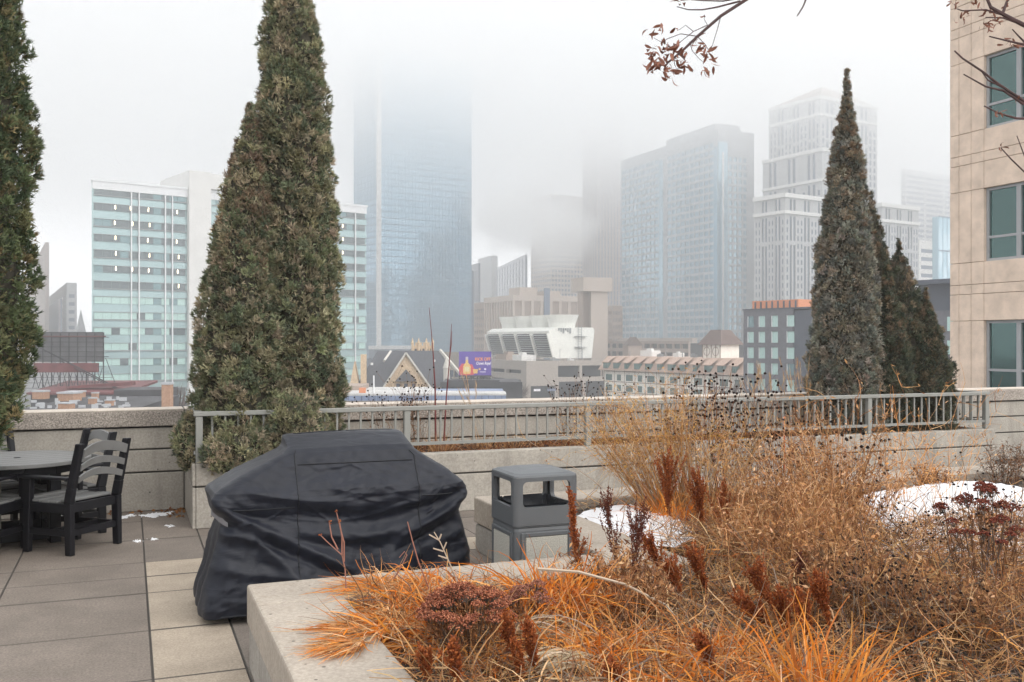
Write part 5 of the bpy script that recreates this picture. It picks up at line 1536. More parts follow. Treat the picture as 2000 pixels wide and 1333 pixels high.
for cx, cy, a0 in ((hh - .035, -hh + .035, -90), (hh - .035, hh - .035, 0), (-hh + .035, hh - .035, 90), (-hh + .035, -hh + .035, 180)):
    ring = [(cx + .035 * math.cos(R(a0 + 15 * i)), cy + .035 * math.sin(R(a0 + 15 * i))) for i in range(7)]
    vs = [(x, y, hb) for x, y in ring] + [(x, y, ht) for x, y in ring]
    hood.add(vs, [(i, i + 1, i + 8, i + 7) for i in range(6)])
hd = hood.build('hood', M_bin, o, smooth=False)
shell([(hh, ht + .0005), (hh - .004, ht + .012), (hh - .03, ht + .024), (hh * .45, ht + .042), (.03, ht + .05), (.012, ht + .05)], capb=True).build('lid', M_bin, o)
shell([(h_ * .9, .6), (h_ * .985, .603), (h_ * .985, .608)], cap=True).build('rim', M_bin, o)
mb = MB()
n = 40
for i in range(n):
    pass
vs = []
for zz_, sc in ((.74, .97), (.70, .86), (.60, .80)):
    for i, (x, y) in enumerate(rrect(h_ * .86, .05, 9)):
        k = 1 + .02 * math.sin(i * 2.4) + .015 * math.sin(i * 5.1)
        vs.append((x * sc * k, y * sc * k, zz_ + .008 * math.sin(i * 1.7)))
mb.add(vs, [(a * 40 + i, a * 40 + (i + 1) % 40, (a + 1) * 40 + (i + 1) % 40, (a + 1) * 40 + i) for a in range(2) for i in range(40)])
mb.build('bin_bag', M_bag, o, smooth=True)

# thin red snow stake standing in the planter bed
p = on_z(1534, 1000, .38)
o = thing('snow_stake', 'thin orange red marker stake standing among the tan stems', 'stake', p)
MB().tube([(0, 0, 0), (-.01, 0, .30), (-.012, 0, .78)], .0055, 6).build('rod', plain('orange_red_plastic', (.55, .09, .04), .5), o)
# ------------------------------------------------------------------ vegetation helpers (numpy)
def unit(a): return a / (np.linalg.norm(a, axis=-1, keepdims=True) + 1e-9)
def rdir(n): return unit(rng.normal(size=(n, 3)))
def pick(cols, n, jit=.18):
    c = np.array(cols)[rng.integers(0, len(cols), n)]
    return np.clip(c * (1 + rng.uniform(-jit, jit, (n, 1))) * (1 + rng.uniform(-.05, .05, (n, 3))), 0, 1)

class Veg:
    def __init__(s): s.V, s.Q, s.T, s.n = [], [], [], 0
    def _push(s, V, Q, T):
        s.V.append(V.reshape(-1, 3)); s.Q.append(Q.reshape(-1, 4) + s.n); s.T.append(T.reshape(-1, 3)); s.n += V.size // 3
    def curve(s, root, d, L, droop, seg, curl=.0, wig=.0):
        n = len(root); t = np.linspace(0, 1, seg + 1)[None, :, None]
        L = np.broadcast_to(np.asarray(L, float), (n,))[:, None, None]; droop = np.broadcast_to(np.asarray(droop, float), (n,))[:, None, None]
        c = unit(np.cross(d, rdir(n)))[:, None, :]
        P = root[:, None, :] + d[:, None, :] * L * t
        P = P + c * L * curl * t ** 2 * rng.uniform(.2, 1, (n, 1, 1)) + np.array([0, 0, -1.]) * droop * L * t ** 2
        if wig: P = P + wig * L * rng.normal(size=P.shape) * np.minimum(t * 3, 1) * .5
        return P
    def ribbons(s, root, d, L, w, droop, cols, seg=4, curl=.15, wig=0., taper=.9, jit=.18, zmin=None):
        """flat drooping blades"""
        n = len(root)
        P = s.curve(root, d, L, droop, seg, curl, wig)
        if zmin is not None: P[..., 2] = np.maximum(P[..., 2], zmin + rng.uniform(0, .012, P.shape[:2]))
        side = unit(np.cross(d, rdir(n)))[:, None, :]
        t = np.linspace(0, 1, seg + 1)[None, :, None]
        w = np.broadcast_to(np.asarray(w, float), (n,))[:, None, None] * (1 - taper * t ** 1.6) * .5
        V = np.stack([P - side * w, P + side * w], 2)              # n, seg+1, 2, 3
        i = np.arange(n)[:, None] * (seg + 1) * 2 + np.arange(seg)[None, :] * 2
        Q = np.stack([i, i + 1, i + 3, i + 2], -1)
        T = np.repeat(pick(cols, n, jit), (seg + 1) * 2, 0)
        s._push(V, Q, T); return P
    def stems(s, root, d, L, w, droop, cols, seg=5, curl=.1, wig=.02, taper=.6, jit=.18):
        """thin three sided stalks"""
        n = len(root)
        P = s.curve(root, d, L, droop, seg, curl, wig)
        a = unit(np.cross(d, rdir(n))); b = unit(np.cross(d, a))
        t = np.linspace(0, 1, seg + 1)[None, :]
        w = np.broadcast_to(np.asarray(w, float), (n,))[:, None] * (1 - taper * t) * .5
        R3 = []
        for k in range(3):
            an = 2 * math.pi * k / 3
            R3.append(P + (a * math.cos(an) + b * math.sin(an))[:, None, :] * w[..., None])
        V = np.stack(R3, 2)
        i = (np.arange(n)[:, None] * (seg + 1) + np.arange(seg)[None, :]) * 3
        Q = np.stack([np.stack([i + k, i + (k + 1) % 3, i + 3 + (k + 1) % 3, i + 3 + k], -1) for k in range(3)], 2)
        T = np.repeat(pick(cols, n, jit), (seg + 1) * 3, 0)
        s._push(V, Q, T); return P
    def leaves(s, c, d, L, w, cols, fold=.25, jit=.2):
        """kite shaped leaves, slightly folded"""
        n = len(c); side = unit(np.cross(d, rdir(n))); up = np.cross(side, d)
        L = np.broadcast_to(np.asarray(L, float), (n,))[:, None]; w = np.broadcast_to(np.asarray(w, float), (n,))[:, None]
        V = np.stack([c, c + d * L * .45 + side * w * .5 + up * w * fold, c + d * L, c + d * L * .45 - side * w * .5 + up * w * fold], 1)
        Q = np.arange(n * 4).reshape(n, 4)
        s._push(V, Q, np.repeat(pick(cols, n, jit), 4, 0))
    def beads(s, c, r, cols, sq=.8):
        """small seed heads: six sided lumps"""
        n = len(c); r = np.broadcast_to(np.asarray(r, float), (n,))[:, None]
        k = np.arange(4) * math.pi / 2 + .4
        ring = np.stack([np.cos(k), np.sin(k), 0 * k], -1)
        V = np.concatenate([c[:, None] + np.array([0, 0, -sq]) * r[:, None] * .6 + ring[None] * r[:, None] * .45,
                            c[:, None] + ring[None] * r[:, None] * (1 + rng.uniform(-.15, .15, (n, 4, 1))),
                            c[:, None] + np.array([0, 0, sq]) * r[:, None] + ring[None] * r[:, None] * .4], 1)
        b = np.arange(n)[:, None, None] * 12
        q = np.array([[a * 4 + i, a * 4 + (i + 1) % 4, (a + 1) * 4 + (i + 1) % 4, (a + 1) * 4 + i] for a in range(2) for i in range(4)] + [[3, 2, 1, 0], [8, 9, 10, 11]])
        s._push(V, b + q[None], np.repeat(pick(cols, n, .3), 12, 0))
    def build(s, name, mat, parent=None, kind=None):
        if not s.V: return None
        return np_obj(name, np.concatenate(s.V), np.concatenate(s.Q), mat, parent, np.concatenate(s.T), kind)

M_leafy = leafy('dry_leaf', trans=.32)
M_green = leafy('evergreen_leaf', rough=.7, trans=.08)
M_bark = plain('bark', (0.10, 0.075, 0.06), 0.9, vary=0.3, scale=8, bump=.6, bscale=30)
M_inner = plain('dark_crown_core', (0.05, 0.045, 0.032), 1.0, vary=.4, scale=20)

# ------------------------------------------------------------------ columnar evergreens
def evergreen(name, label, base, H, prof, n, cols, size=.062, lean=(0, 0), group=None, lump=.13, top_cols=None, bare_tip=0.0):
    """prof: radius at fractions of height; sprays of scale leaves all through the crown's skin"""
    o = thing(name, label, 'tree', base, 0, group)
    fz = np.array([p[0] for p in prof]); fr = np.array([p[1] for p in prof])
    ph = rng.uniform(0, 6.28, 12)
    def lumps(t, a):
        zz_ = t * H
        return 1 + lump * (np.sin(a * 3 + zz_ * 4 + ph[0]) * .5 + np.sin(a * 5 - zz_ * 7 + ph[1]) * .4 + np.sin(zz_ * 11 + a * 2 + ph[2]) * .4 + np.sin(a * 9 + zz_ * 15 + ph[3]) * .35 + np.sin(a * 13 - zz_ * 23 + ph[4]) * .3)
    # area-weighted heights
    tt = np.linspace(0, 1, 400); rr = np.interp(tt, fz, fr)
    cdf = np.cumsum(rr + .04); cdf /= cdf[-1]
    t = np.interp(rng.random(n), cdf, tt)
    a = rng.uniform(0, 2 * math.pi, n)
    K = 18
    n = int(n * 1.75); t = np.interp(rng.random(n), cdf, tt); a = rng.uniform(0, 2 * math.pi, n)
    M = n // K
    size = size * .54
    t, a = t[:M], a[:M]
    r = np.interp(t, fz, fr) * lumps(t, a) * (1 - .10 * rng.random(M))
    rc = rng.uniform(.035, .085, M) * np.clip(r / .22, .14, 1)
    r = np.maximum(r - rc * .55, 0.004)
    S = np.stack([lean[0] * t + r * np.cos(a), lean[1] * t + r * np.sin(a), t * H], -1)
    out = np.stack([np.cos(a), np.sin(a), np.full(M, .25)], -1)
    cc = pick(cols, M, .25)
    if top_cols is not None:
        k = rng.random(M) < np.clip((t - .5) * 1.7, 0, .85); cc[k] = pick(top_cols, k.sum(), .2)
    patch = .5 + .5 * np.sin(a * 2 + t * H * 2.3 + ph[5]) * np.sin(t * H * 3.7 + ph[6])
    cc = cc * (.85 + .3 * patch[:, None])
    n = M * K
    S, out, rc, cc = np.repeat(S, K, 0), np.repeat(out, K, 0), np.repeat(rc, K), np.repeat(cc, K, 0)
    off = unit(rdir(n) + out * .75 + [0, 0, .25])
    P = S + off * (rc * rng.uniform(.25, 1.0, n) ** .6)[:, None] * [1, 1, 1.25]
    d = unit(off * .7 + out * .25 + np.array([0, 0, .55]) + rng.normal(0, .25, (n, 3)))
    base_c = np.clip(cc * (1 + rng.uniform(-.18, .18, (n, 1))), 0, 1)
    # shorter inner sprays filling between the tufts
    n2 = n // 2
    t2 = np.interp(rng.random(n2), cdf, tt); a2 = rng.uniform(0, 2 * math.pi, n2)
    r2 = np.interp(t2, fz, fr) * lumps(t2, a2) * rng.uniform(.74, .92, n2)
    P2 = np.stack([lean[0] * t2 + r2 * np.cos(a2), lean[1] * t2 + r2 * np.sin(a2), t2 * H], -1)
    d2 = unit(np.stack([np.cos(a2), np.sin(a2), np.full(n2, .6)], -1) + rng.normal(0, .5, (n2, 3)))
    P, d, base_c = np.concatenate([P, P2]), np.concatenate([d, d2]), np.concatenate([base_c, pick(cols, n2, .25)])
    n += n2
    nb = 8
    g = Veg()
    Pn = np.repeat(P, nb, 0); dn = np.repeat(d, nb, 0); cn = np.repeat(base_c, nb, 0)
    m = n * nb
    dd = unit(dn + rng.normal(0, .48, (m, 3)))
    st = Pn + dn * (rng.uniform(-.4, .5, (m, 1)) * size)
    L = size * rng.uniform(.6, 1.35, m); w = L * rng.uniform(.16, .30, m)
    side = unit(np.cross(dd, rdir(m)))
    V = np.stack([st + side * w[:, None] * .6, st - side * w[:, None] * .6, st + dd * L[:, None]], 1)
    Tn = np.clip(cn * (1 + rng.uniform(-.25, .25, (m, 1))), 0, 1)
    Tv = np.repeat(Tn, 3, 0); Tv[2::3] *= 1.25
    np_obj('crown', V.reshape(-1, 3), np.arange(m * 3).reshape(m, 3), M_green, o, np.clip(Tv, 0, 1))
    # trunk and a solid dark core that blocks the sky between the sprays
    MB().tube([(0, 0, -.05), (lean[0] * .5, lean[1] * .5, H * .5), (lean[0], lean[1], H * .97)], [max(.03, H * .012), H * .007, .006], 7).build('trunk', M_bark, o)
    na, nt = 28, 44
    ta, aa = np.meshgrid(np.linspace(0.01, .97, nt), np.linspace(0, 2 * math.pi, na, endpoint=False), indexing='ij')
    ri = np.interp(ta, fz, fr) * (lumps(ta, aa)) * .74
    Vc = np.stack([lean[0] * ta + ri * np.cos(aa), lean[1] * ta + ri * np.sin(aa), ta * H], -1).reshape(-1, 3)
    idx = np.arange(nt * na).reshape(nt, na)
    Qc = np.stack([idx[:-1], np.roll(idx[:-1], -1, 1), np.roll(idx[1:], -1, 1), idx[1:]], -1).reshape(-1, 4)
    np_obj('crown_core', Vc, Qc, M_inner, o, smooth=True)
    return o

G_OLIVE = [(0.244, 0.251, 0.144), (0.174, 0.198, 0.117), (0.326, 0.291, 0.186), (0.128, 0.152, 0.098), (0.372, 0.314, 0.22), (0.209, 0.198, 0.117)]
G_GREY = [(0.273, 0.273, 0.229), (0.207, 0.217, 0.186), (0.348, 0.315, 0.261), (0.162, 0.174, 0.152), (0.304, 0.251, 0.186), (0.229, 0.207, 0.152)]
G_GREEN = [(0.114, 0.138, 0.065), (0.081, 0.108, 0.056), (0.155, 0.163, 0.081), (0.195, 0.163, 0.081), (0.065, 0.09, 0.048)]
G_DEEP = [(0.092, 0.105, 0.071), (0.068, 0.081, 0.061), (0.126, 0.131, 0.088), (0.144, 0.119, 0.076)]
G_BROWN = [(0.244, 0.179, 0.121), (0.194, 0.145, 0.097), (0.276, 0.211, 0.145)]
SZ = .55
# pair in the railed planter behind the grill
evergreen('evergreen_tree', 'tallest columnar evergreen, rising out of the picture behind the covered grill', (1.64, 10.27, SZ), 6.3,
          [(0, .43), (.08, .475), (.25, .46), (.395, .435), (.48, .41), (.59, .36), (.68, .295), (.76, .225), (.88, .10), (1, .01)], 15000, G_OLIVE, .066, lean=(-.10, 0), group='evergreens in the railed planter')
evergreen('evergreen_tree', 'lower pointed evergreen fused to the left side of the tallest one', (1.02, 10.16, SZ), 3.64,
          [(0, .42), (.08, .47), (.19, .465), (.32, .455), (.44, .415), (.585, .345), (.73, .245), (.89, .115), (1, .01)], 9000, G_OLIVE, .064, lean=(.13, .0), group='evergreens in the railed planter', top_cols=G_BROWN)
evergreen('evergreen_shrub', 'low evergreen growth bulging through the left end of the railing', (.98, 9.74, SZ - .02), .40,
          [(0, .2), (.3, .33), (.7, .30), (1, .12)], 1500, G_OLIVE, .058, lump=.2)
evergreen('evergreen_shrub', 'small olive evergreen bush squeezed outside the railing corner post', (.60, 10.0, SZ - .02), .58,
          [(0, .12), (.25, .21), (.6, .19), (.9, .10), (1, .03)], 1100, G_OLIVE, .056, lump=.18)
evergreen('evergreen_shrub', 'low evergreen skirt spilling over the top rail behind the grill', (1.50, 9.76, SZ - .02), .70,
          [(0, .25), (.35, .40), (.7, .33), (1, .15)], 1700, G_OLIVE, .058, lump=.2)
# group of five at the right
evergreen('evergreen_tree', 'largest grey green evergreen spire of the group by the beige building', (8.74, 10.27, SZ), 4.78,
          [(0, .44), (.107, .46), (.21, .455), (.325, .42), (.465, .365), (.606, .285), (.733, .21), (.80, .16), (.874, .095), (.93, .04), (1, .004)], 12500, G_GREY, .062, lean=(.03, 0), group='evergreens in the railed planter', top_cols=G_BROWN)
evergreen('evergreen_tree', 'thin spired evergreen just behind the largest one of the right group', (9.33, 10.44, SZ), 3.25,
          [(0, .38), (.3, .37), (.5, .32), (.7, .23), (.85, .12), (.93, .05), (1, .004)], 4600, G_DEEP, .058, group='evergreens in the railed planter', top_cols=G_BROWN)
evergreen('evergreen_tree', 'short rounded evergreen between the thin spired one and the split topped one', (9.30, 10.12, SZ), 2.25,
          [(0, .33), (.3, .32), (.6, .24), (.8, .14), (.93, .05), (1, .005)], 4600, G_DEEP, .056, group='evergreens in the railed planter', top_cols=G_BROWN)
evergreen('evergreen_tree', 'dark pointed evergreen, second from the right end of the planter group', (9.72, 10.36, SZ), 2.62,
          [(0, .43), (.3, .41), (.55, .35), (.75, .25), (.86, .13), (.93, .03), (1, .004)], 4600, G_DEEP, .056, group='evergreens in the railed planter', top_cols=G_BROWN)
evergreen('evergreen_tree', 'smallest evergreen cone at the right end of the planter group', (10.0, 10.16, SZ), 1.95,
          [(0, .42), (.2, .39), (.45, .31), (.7, .19), (.88, .05), (1, .004)], 4600, G_DEEP, .056, group='evergreens in the railed planter', top_cols=G_BROWN)
# left edge tree in its own concrete box
LT = W(-95, 7.6)
o = thing('tree_planter', 'square concrete planter box under the left edge evergreen', 'planter', (LT.x, LT.y, 0))
bevel(MB().box(-.85, .26, -.26, .8, 0, .6).build('box', M_conc, o), .01)
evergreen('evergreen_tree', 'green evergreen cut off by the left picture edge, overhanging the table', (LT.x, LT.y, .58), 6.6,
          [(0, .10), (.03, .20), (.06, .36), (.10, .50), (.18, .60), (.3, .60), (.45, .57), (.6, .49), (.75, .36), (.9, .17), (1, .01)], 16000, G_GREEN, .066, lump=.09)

# ------------------------------------------------------------------ plants of the beds
OR = [(0.8, 0.26, 0.03), (0.86, 0.37, 0.075), (0.64, 0.19, 0.026), (0.78, 0.38, 0.12), (0.5, 0.17, 0.04)]
TAN = [(0.68, 0.4, 0.18), (0.56, 0.3, 0.125), (0.8, 0.54, 0.3), (0.4, 0.21, 0.09)]
BRN = [(0.29, 0.135, 0.062), (0.19, 0.092, 0.046), (0.4, 0.2, 0.095), (0.12, 0.063, 0.036)]
RUST = [(.40, .115, .032), (.32, .085, .026), (.48, .16, .05), (.26, .075, .03)]
MAR = [(.17, .055, .035), (.13, .04, .03), (.21, .075, .045)]
PALE = [(.64, .52, .37), (.70, .60, .46), (.52, .41, .28), (.42, .31, .2)]
DARK = [(.022, .011, .008), (.04, .02, .014), (.014, .008, .007)]
GREYB = [(.24, .19, .155), (.18, .14, .115), (.30, .24, .19)]
YEL = [(.80, .45, .09), (.74, .42, .11), (.66, .44, .2)]
SZL = .375
def at(px, py, z=SZL): return np.array(on_z(px, py, z))
def plant(name, label, p, cat='plant', group=None):
    return thing(name, label, cat, tuple(p), 0, group)
def around(n, r, z=0):
    a, q = rng.uniform(0, 6.28, n), r * np.sqrt(rng.random(n)); return np.stack([q * np.cos(a), q * np.sin(a), np.full(n, z)], -1)

def grass_clump(label, p, n, L, r, up=.9, droop=.7, cols=OR, w=.012, bias=(0, 0), spread=.9, curl=.3, group='orange grass clumps', zmin=None, dead=.35):
    o = plant('grass_clump', label, p, 'ornamental grass', group)
    g = Veg()
    n = int(n * 1.7)
    root = around(n, r)
    d = unit(root * 1.2 / max(r, .01) * .35 + rng.normal(0, spread * .45, (n, 3)) * [1, 1, .2] + np.array([bias[0], bias[1], up]))
    d[:, 2] = np.abs(d[:, 2]) * .9 + .06; d = unit(d)
    Ls = L * rng.uniform(.55, 1.2, n)
    dr = droop * rng.uniform(.4, 1.5, n)
    k = int(n * (1 - dead))
    g.ribbons(root[:k], d[:k], Ls[:k], w * rng.uniform(.5, 1.2, k), dr[:k], cols, 6, curl, .0, .85, zmin=zmin)
    g.ribbons(root[k:], d[k:], Ls[k:] * .8, w * .45, dr[k:] * 1.2, TAN + BRN, 5, curl * 1.3, .02, .8, zmin=zmin)
    g.build('blades', M_leafy, o, kind='stuff')
    return o
zm = LZ - SZL + .004
p = at(800, 1200); grass_clump('orange grass flopped over the near left corner of the planter rim', p, 620, .42, .18, .60, 1.15, bias=(-.35, .05), spread=1.2, zmin=.02, curl=.6, w=.012)
p = at(870, 1175); grass_clump('drooping orange grass mop along the back rim behind the red brown flower heads', p, 420, .46, .16, .75, 1.25, bias=(-.15, .12), spread=1.1, zmin=.02, curl=.5, w=.013)
p = at(820, 1250); grass_clump('drooping orange grass between the rim corner and the red brown flower heads', p, 380, .40, .14, .7, 1.25, bias=(-.2, -.05), spread=1.1, zmin=.02, curl=.5, w=.013)
p = at(735, 1225, .46); grass_clump('matted tan orange grass tuft lying on the planter rim corner', (p[0], p[1], .46), 240, .26, .14, .35, .95, OR + TAN, .008, (-.5, -.1), 1.1, zmin=.004, curl=.9)
p = at(690, 1262, .46); grass_clump('thin orange strands trailing over the left rim toward the pavement', (p[0], p[1], .46), 150, .22, .06, .16, .5, OR + TAN, .007, (-.75, -.25), .5, zmin=.004)
p = at(760, 1150, .46); grass_clump('sparse orange blades along the back rim in front of the grill', (p[0], p[1], .46), 240, .26, .20, .35, .9, OR + TAN, .007, (-.4, .0), 1.2, zmin=.004, curl=.8)
p = at(930, 1190); grass_clump('orange grass rising along the rim beside the red brown flower heads', p, 420, .34, .18, .55, 1.15, bias=(-.25, .1), spread=1.2, curl=.6, zmin=.02, w=.012)
p = at(1095, 1215); grass_clump('upright bright orange grass clump right in front of the litter bin', p, 560, .64, .14, .95, .95, w=.014, spread=.8, curl=.45)
p = at(1030, 1235); grass_clump('loose orange grass between the bin and the red brown flower heads', p, 240, .38, .12, .7, .7, OR + TAN, .008)
p = at(1160, 1310); grass_clump('curled orange grass swirl near the bottom middle', p, 460, .42, .12, .6, 1.0, w=.011, spread=1.0, curl=.6)
p = at(1310, 1035); grass_clump('distant orange grass clump behind the small snow patch', p, 420, .44, .16, .9, .55, spread=.8)
p = at(1420, 1030); grass_clump('flattened orange grass right of the small snow patch', p, 300, .40, .2, .4, .5, spread=1.0)
p = at(1440, 1400); grass_clump('large orange grass clump at the bottom centre edge', p, 300, .56, .18, .42, .85, w=.013, bias=(-.1, .1), spread=1.1, curl=.5)
p = at(1610, 1420); grass_clump('long bright orange blades standing right of the rust plumes', p, 60, .60, .10, 1.1, .35, w=.014, spread=.5)
p = at(1300, 1390); grass_clump('orange grass fountain at the bottom left of the rust plumes', p, 330, .46, .16, .55, .95, w=.012, spread=1.1, curl=.5)

for px, py, n_, L_, lab in ((1235, 1300, 260, .42, 'orange grass tuft between the pale thatch and the bottom centre clump'), (1400, 1300, 300, .46, 'orange grass lying under the large leaning rust plume'), (1520, 1330, 240, .48, 'orange grass tuft left of the long bright blades'), (960, 1290, 200, .34, 'orange tuft at the foot of the red brown flower heads'), (1195, 1200, 220, .40, 'orange grass right of the bright upright clump'), (1700, 1380, 120, .40, 'thin straw grass at the bottom edge right of the long blades')):
    p = at(px, py); grass_clump(lab, p, n_, L_, .15, .5, .85, OR + TAN[:1], .010, (rng.uniform(-.3, .3), 0), 1.0, .55)

def plume(label, tip, base, n=170, cols=RUST, w=.11):
    """feathery rust coloured spike; tip and base are points"""
    base, tip = np.array(base, float), np.array(tip, float)
    o = plant('plume_plant', label, base, group='rust coloured plumes')
    g = Veg(); ax = tip - base; H = np.linalg.norm(ax); d0 = ax / H
    g.stems(np.zeros((1, 3)), d0[None], H, .006, .0, MAR, 6, .03, .004, .8)
    # narrow upright spikes up the stalk, each beaded with tiny rusty florets
    ns = 20 if n > 140 else 8
    side = unit(np.cross(np.repeat(d0[None], ns, 0), rdir(ns)))
    sd = unit(d0[None] + side * rng.uniform(.15, .5, (ns, 1)))
    tb_ = np.sort(rng.uniform(.28, .86, ns))
    sroot = d0[None] * (H * tb_)[:, None]
    sl = (.50 - .40 * tb_) * rng.uniform(.7, 1.35, ns) * min(1.25, w / .13) * min(H, .8)
    S_ = g.stems(sroot, sd, sl, .0032, -.22, MAR, 4, .12, .01, .6)
    main = d0[None] * (H * np.linspace(.5, 1, 5))[:, None]
    for pts, ll in [(S_[i], sl[i]) for i in range(ns)] + [(main, H * .5)]:
        m = int((24 + ll * 460) * (.45 if cols is MAR else 1))
        q = rng.uniform(.12, 3.98, m); i0 = q.astype(int); f_ = (q - i0)[:, None]
        c = pts[i0] * (1 - f_) + pts[i0 + 1] * f_
        ax_ = unit(pts[-1] - pts[0])
        g.leaves(c + rng.normal(0, .003, (m, 3)), unit(ax_[None] * .8 + rng.normal(0, .6, (m, 3))), rng.uniform(.011, .030, m) * (1.1 - .12 * q), .0080, cols)
    g.build('feathers', M_leafy, o, kind='stuff')
def plume_px(label, tpx, tpy, bpx, Y, **k):
    b = W(bpx, Y, SZL); t = W(tpx, Y * .99, zat(tpy, Y))
    plume(label, t, b, **k)
PL = [(1112, 948, 1135, 5.3, 'thin rust plume crossing the right edge of the litter bin', .06, 90), (1180, 962, 1215, 5.5, 'reddish plume leaning left over the small snow patch', .10, 150), (1243, 990, 1235, 5.2, 'dark maroon forked plume standing before the small snow patch', .14, 170),
      (1300, 893, 1312, 6.8, 'tallest rust plume, before the fountain of tan grass', .15, 260), (1362, 925, 1378, 6.6, 'rust plume second right of the tallest one', .14, 230), (1412, 945, 1425, 6.3, 'rust plume third right of the tallest one', .12, 200),
      (1300, 1095, 1345, 5.0, 'rust plume leaning left in the middle of the bed', .14, 230), (1345, 1075, 1400, 5.1, 'broad rust plume beside the leaning one in the middle of the bed', .16, 260), (1262, 1050, 1330, 5.3, 'small rust plume just below the small snow patch', .13, 200),
      (1440, 1165, 1540, 4.5, 'large rust plume leaning left near the bottom centre', .16, 330), (1470, 1105, 1530, 4.7, 'upright rust plume behind the large leaning one', .13, 260), (1520, 1150, 1545, 4.4, 'rust plume nested between the two bottom centre plumes', .12, 220),
      (1560, 1075, 1580, 5.0, 'short reddish plume below the tan bushes', .09, 150), (1590, 1128, 1640, 4.4, 'rust plume right of the bottom centre pair', .13, 240), (1555, 1155, 1600, 4.3, 'low rust plume left of the long orange blades', .12, 220),
      (985, 1195, 1015, 4.0, 'rust plume beside the red brown flower heads', .09, 200), (1028, 1205, 1050, 3.9, 'rust plume pair member nearest the pale thatch', .10, 220), (1003, 1245, 1030, 3.85, 'shorter rust plume in front of the red brown flower heads', .09, 200),
      (880, 1255, 905, 3.75, 'orange rust plume under the red brown flower heads', .12, 200), (820, 1260, 850, 3.85, 'orange rust plume by the planter rim inner edge', .11, 190), (1360, 1240, 1420, 3.9, 'low rust plume at the bottom edge left of the long blades', .13, 220), (1190, 1290, 1230, 3.7, 'rust plume at the bottom edge beside the pale thatch', .12, 200)]
for tx, ty, bx, Y, lab, w, n in PL: plume_px(lab, tx, ty, bx, Y, n=int(n * 1.7), w=w * 1.25, cols=MAR if 'maroon' in lab or 'reddish' in lab else RUST)

def sedum(label, p, n, R_, H, cols, hr=.045):
    o = plant('sedum_plant', label, p); g = Veg(); hd = Veg()
    a, q = rng.uniform(0, 6.28, n), R_ * np.sqrt(rng.random(n))
    root = np.stack([q * np.cos(a) * .35, q * np.sin(a) * .35, np.zeros(n)], -1)
    top = np.stack([q * np.cos(a), q * np.sin(a), H * (1 - .30 * (q / R_) ** 2) * rng.uniform(.9, 1.08, n)], -1)
    d = top - root; L = np.linalg.norm(d, axis=1); d = unit(d)
    g.stems(root, d, L, .0065, .0, GREYB + BRN, 5, .06, .015, .3)
    for k in range(3):
        j = rng.integers(0, n, n * 2); s_ = rng.uniform(.5, .95, n * 2)
        g.leaves(root[j] + d[j] * (L[j] * s_)[:, None], unit(rng.normal(0, 1, (n * 2, 3)) + [0, 0, -.6]), .035, .012, BRN)
    for i in range(n):
        m = 85
        b, rr_ = rng.uniform(0, 6.28, m), hr * np.sqrt(rng.random(m)) * rng.uniform(.7, 1.25)
        c = top[i] + np.stack([rr_ * np.cos(b), rr_ * np.sin(b), .018 * (1 - (rr_ / hr) ** 2) + rng.normal(0, .004, m)], -1)
        hd.beads(c, .0048, cols)
        e = 12; g.stems(np.repeat(top[i][None] - d[i] * .03, e, 0), unit(c[:e] - top[i] + d[i] * .035), .04, .003, 0, GREYB, 2, 0, 0, .3)
    g.build('stalks', M_leafy, o, kind='stuff'); hd.build('flower_heads', M_leafy, o, kind='stuff')
sedum('dense mound of red brown flat flower heads close to the planter rim', W(915, 4.25, SZL), 66, .21, .31, [(.46, .17, .09), (.37, .125, .065), (.55, .23, .13), (.27, .09, .055)], .042)
sedum('smaller red brown flower heads right behind the dense mound', W(1030, 4.6, SZL), 12, .10, .26, [(.36, .15, .10), (.44, .20, .14)], .036)
sedum('dark red flat flower heads before the large snow patch at the right edge', W(1925, 5.1, SZL), 26, .27, .62, [(.24, .06, .035), (.17, .042, .03), (.30, .085, .05)], .038)

def seed_plant(label, p, H, n, spread, r=.010, cols=BRN, heads=3, lean=(0, 0), group='stalks with black seed heads', leafn=6):
    o = plant('seed_head_plant', label, p, group=group); g, hd = Veg(), Veg()
    root = around(n, spread * .4)
    d = unit(root * .5 / max(spread, .01) + rng.normal(0, .16, (n, 3)) + np.array([lean[0], lean[1], 1.0]))
    L = H * rng.uniform(.6, 1.08, n)
    P = g.stems(root, d, L, .0042, .03, cols, 6, .10, .012, .5)
    tips = [P[:, -1]]
    for k in range(heads):
        s_ = rng.integers(3, 6, n); b = P[np.arange(n), s_]
        dd = unit(d + rng.normal(0, .45, (n, 3))); LL = L * rng.uniform(.12, .30, n)
        Q2 = g.stems(b, dd, LL, .003, -.05, cols, 3, .15, .01, .4); tips.append(Q2[:, -1])
    T_ = np.concatenate(tips)
    hd.beads(T_, r * rng.uniform(.75, 1.2, len(T_)), DARK)
    j = rng.integers(0, n, n * leafn); s_ = rng.integers(1, 5, n * leafn)
    g.leaves(P[j, s_], unit(rng.normal(0, 1, (n * leafn, 3)) + [0, 0, -.5]), rng.uniform(.02, .05, n * leafn), .009, BRN)
    g.build('stalks', M_leafy, o, kind='stuff'); hd.build('seed_heads', M_leafy, o, kind='stuff')
def bed(px, v): u = u_at(px, v); return (u, v, .55)
seed_plant('black seed heads behind the railing, right of the tallest evergreen', bed(765, 10.1), .80, 20, .22, .012)
seed_plant('black seed heads behind the railing just left of the red twigs', bed(812, 10.25), .95, 22, .22, .012)
seed_plant('black seed heads above the railing behind the orange flecked grass', bed(1112, 10.2), .78, 20, .3, .012)
seed_plant('black seed heads above the railing in front of the tudor hotel end', bed(1175, 10.3), .82, 18, .3, .012)
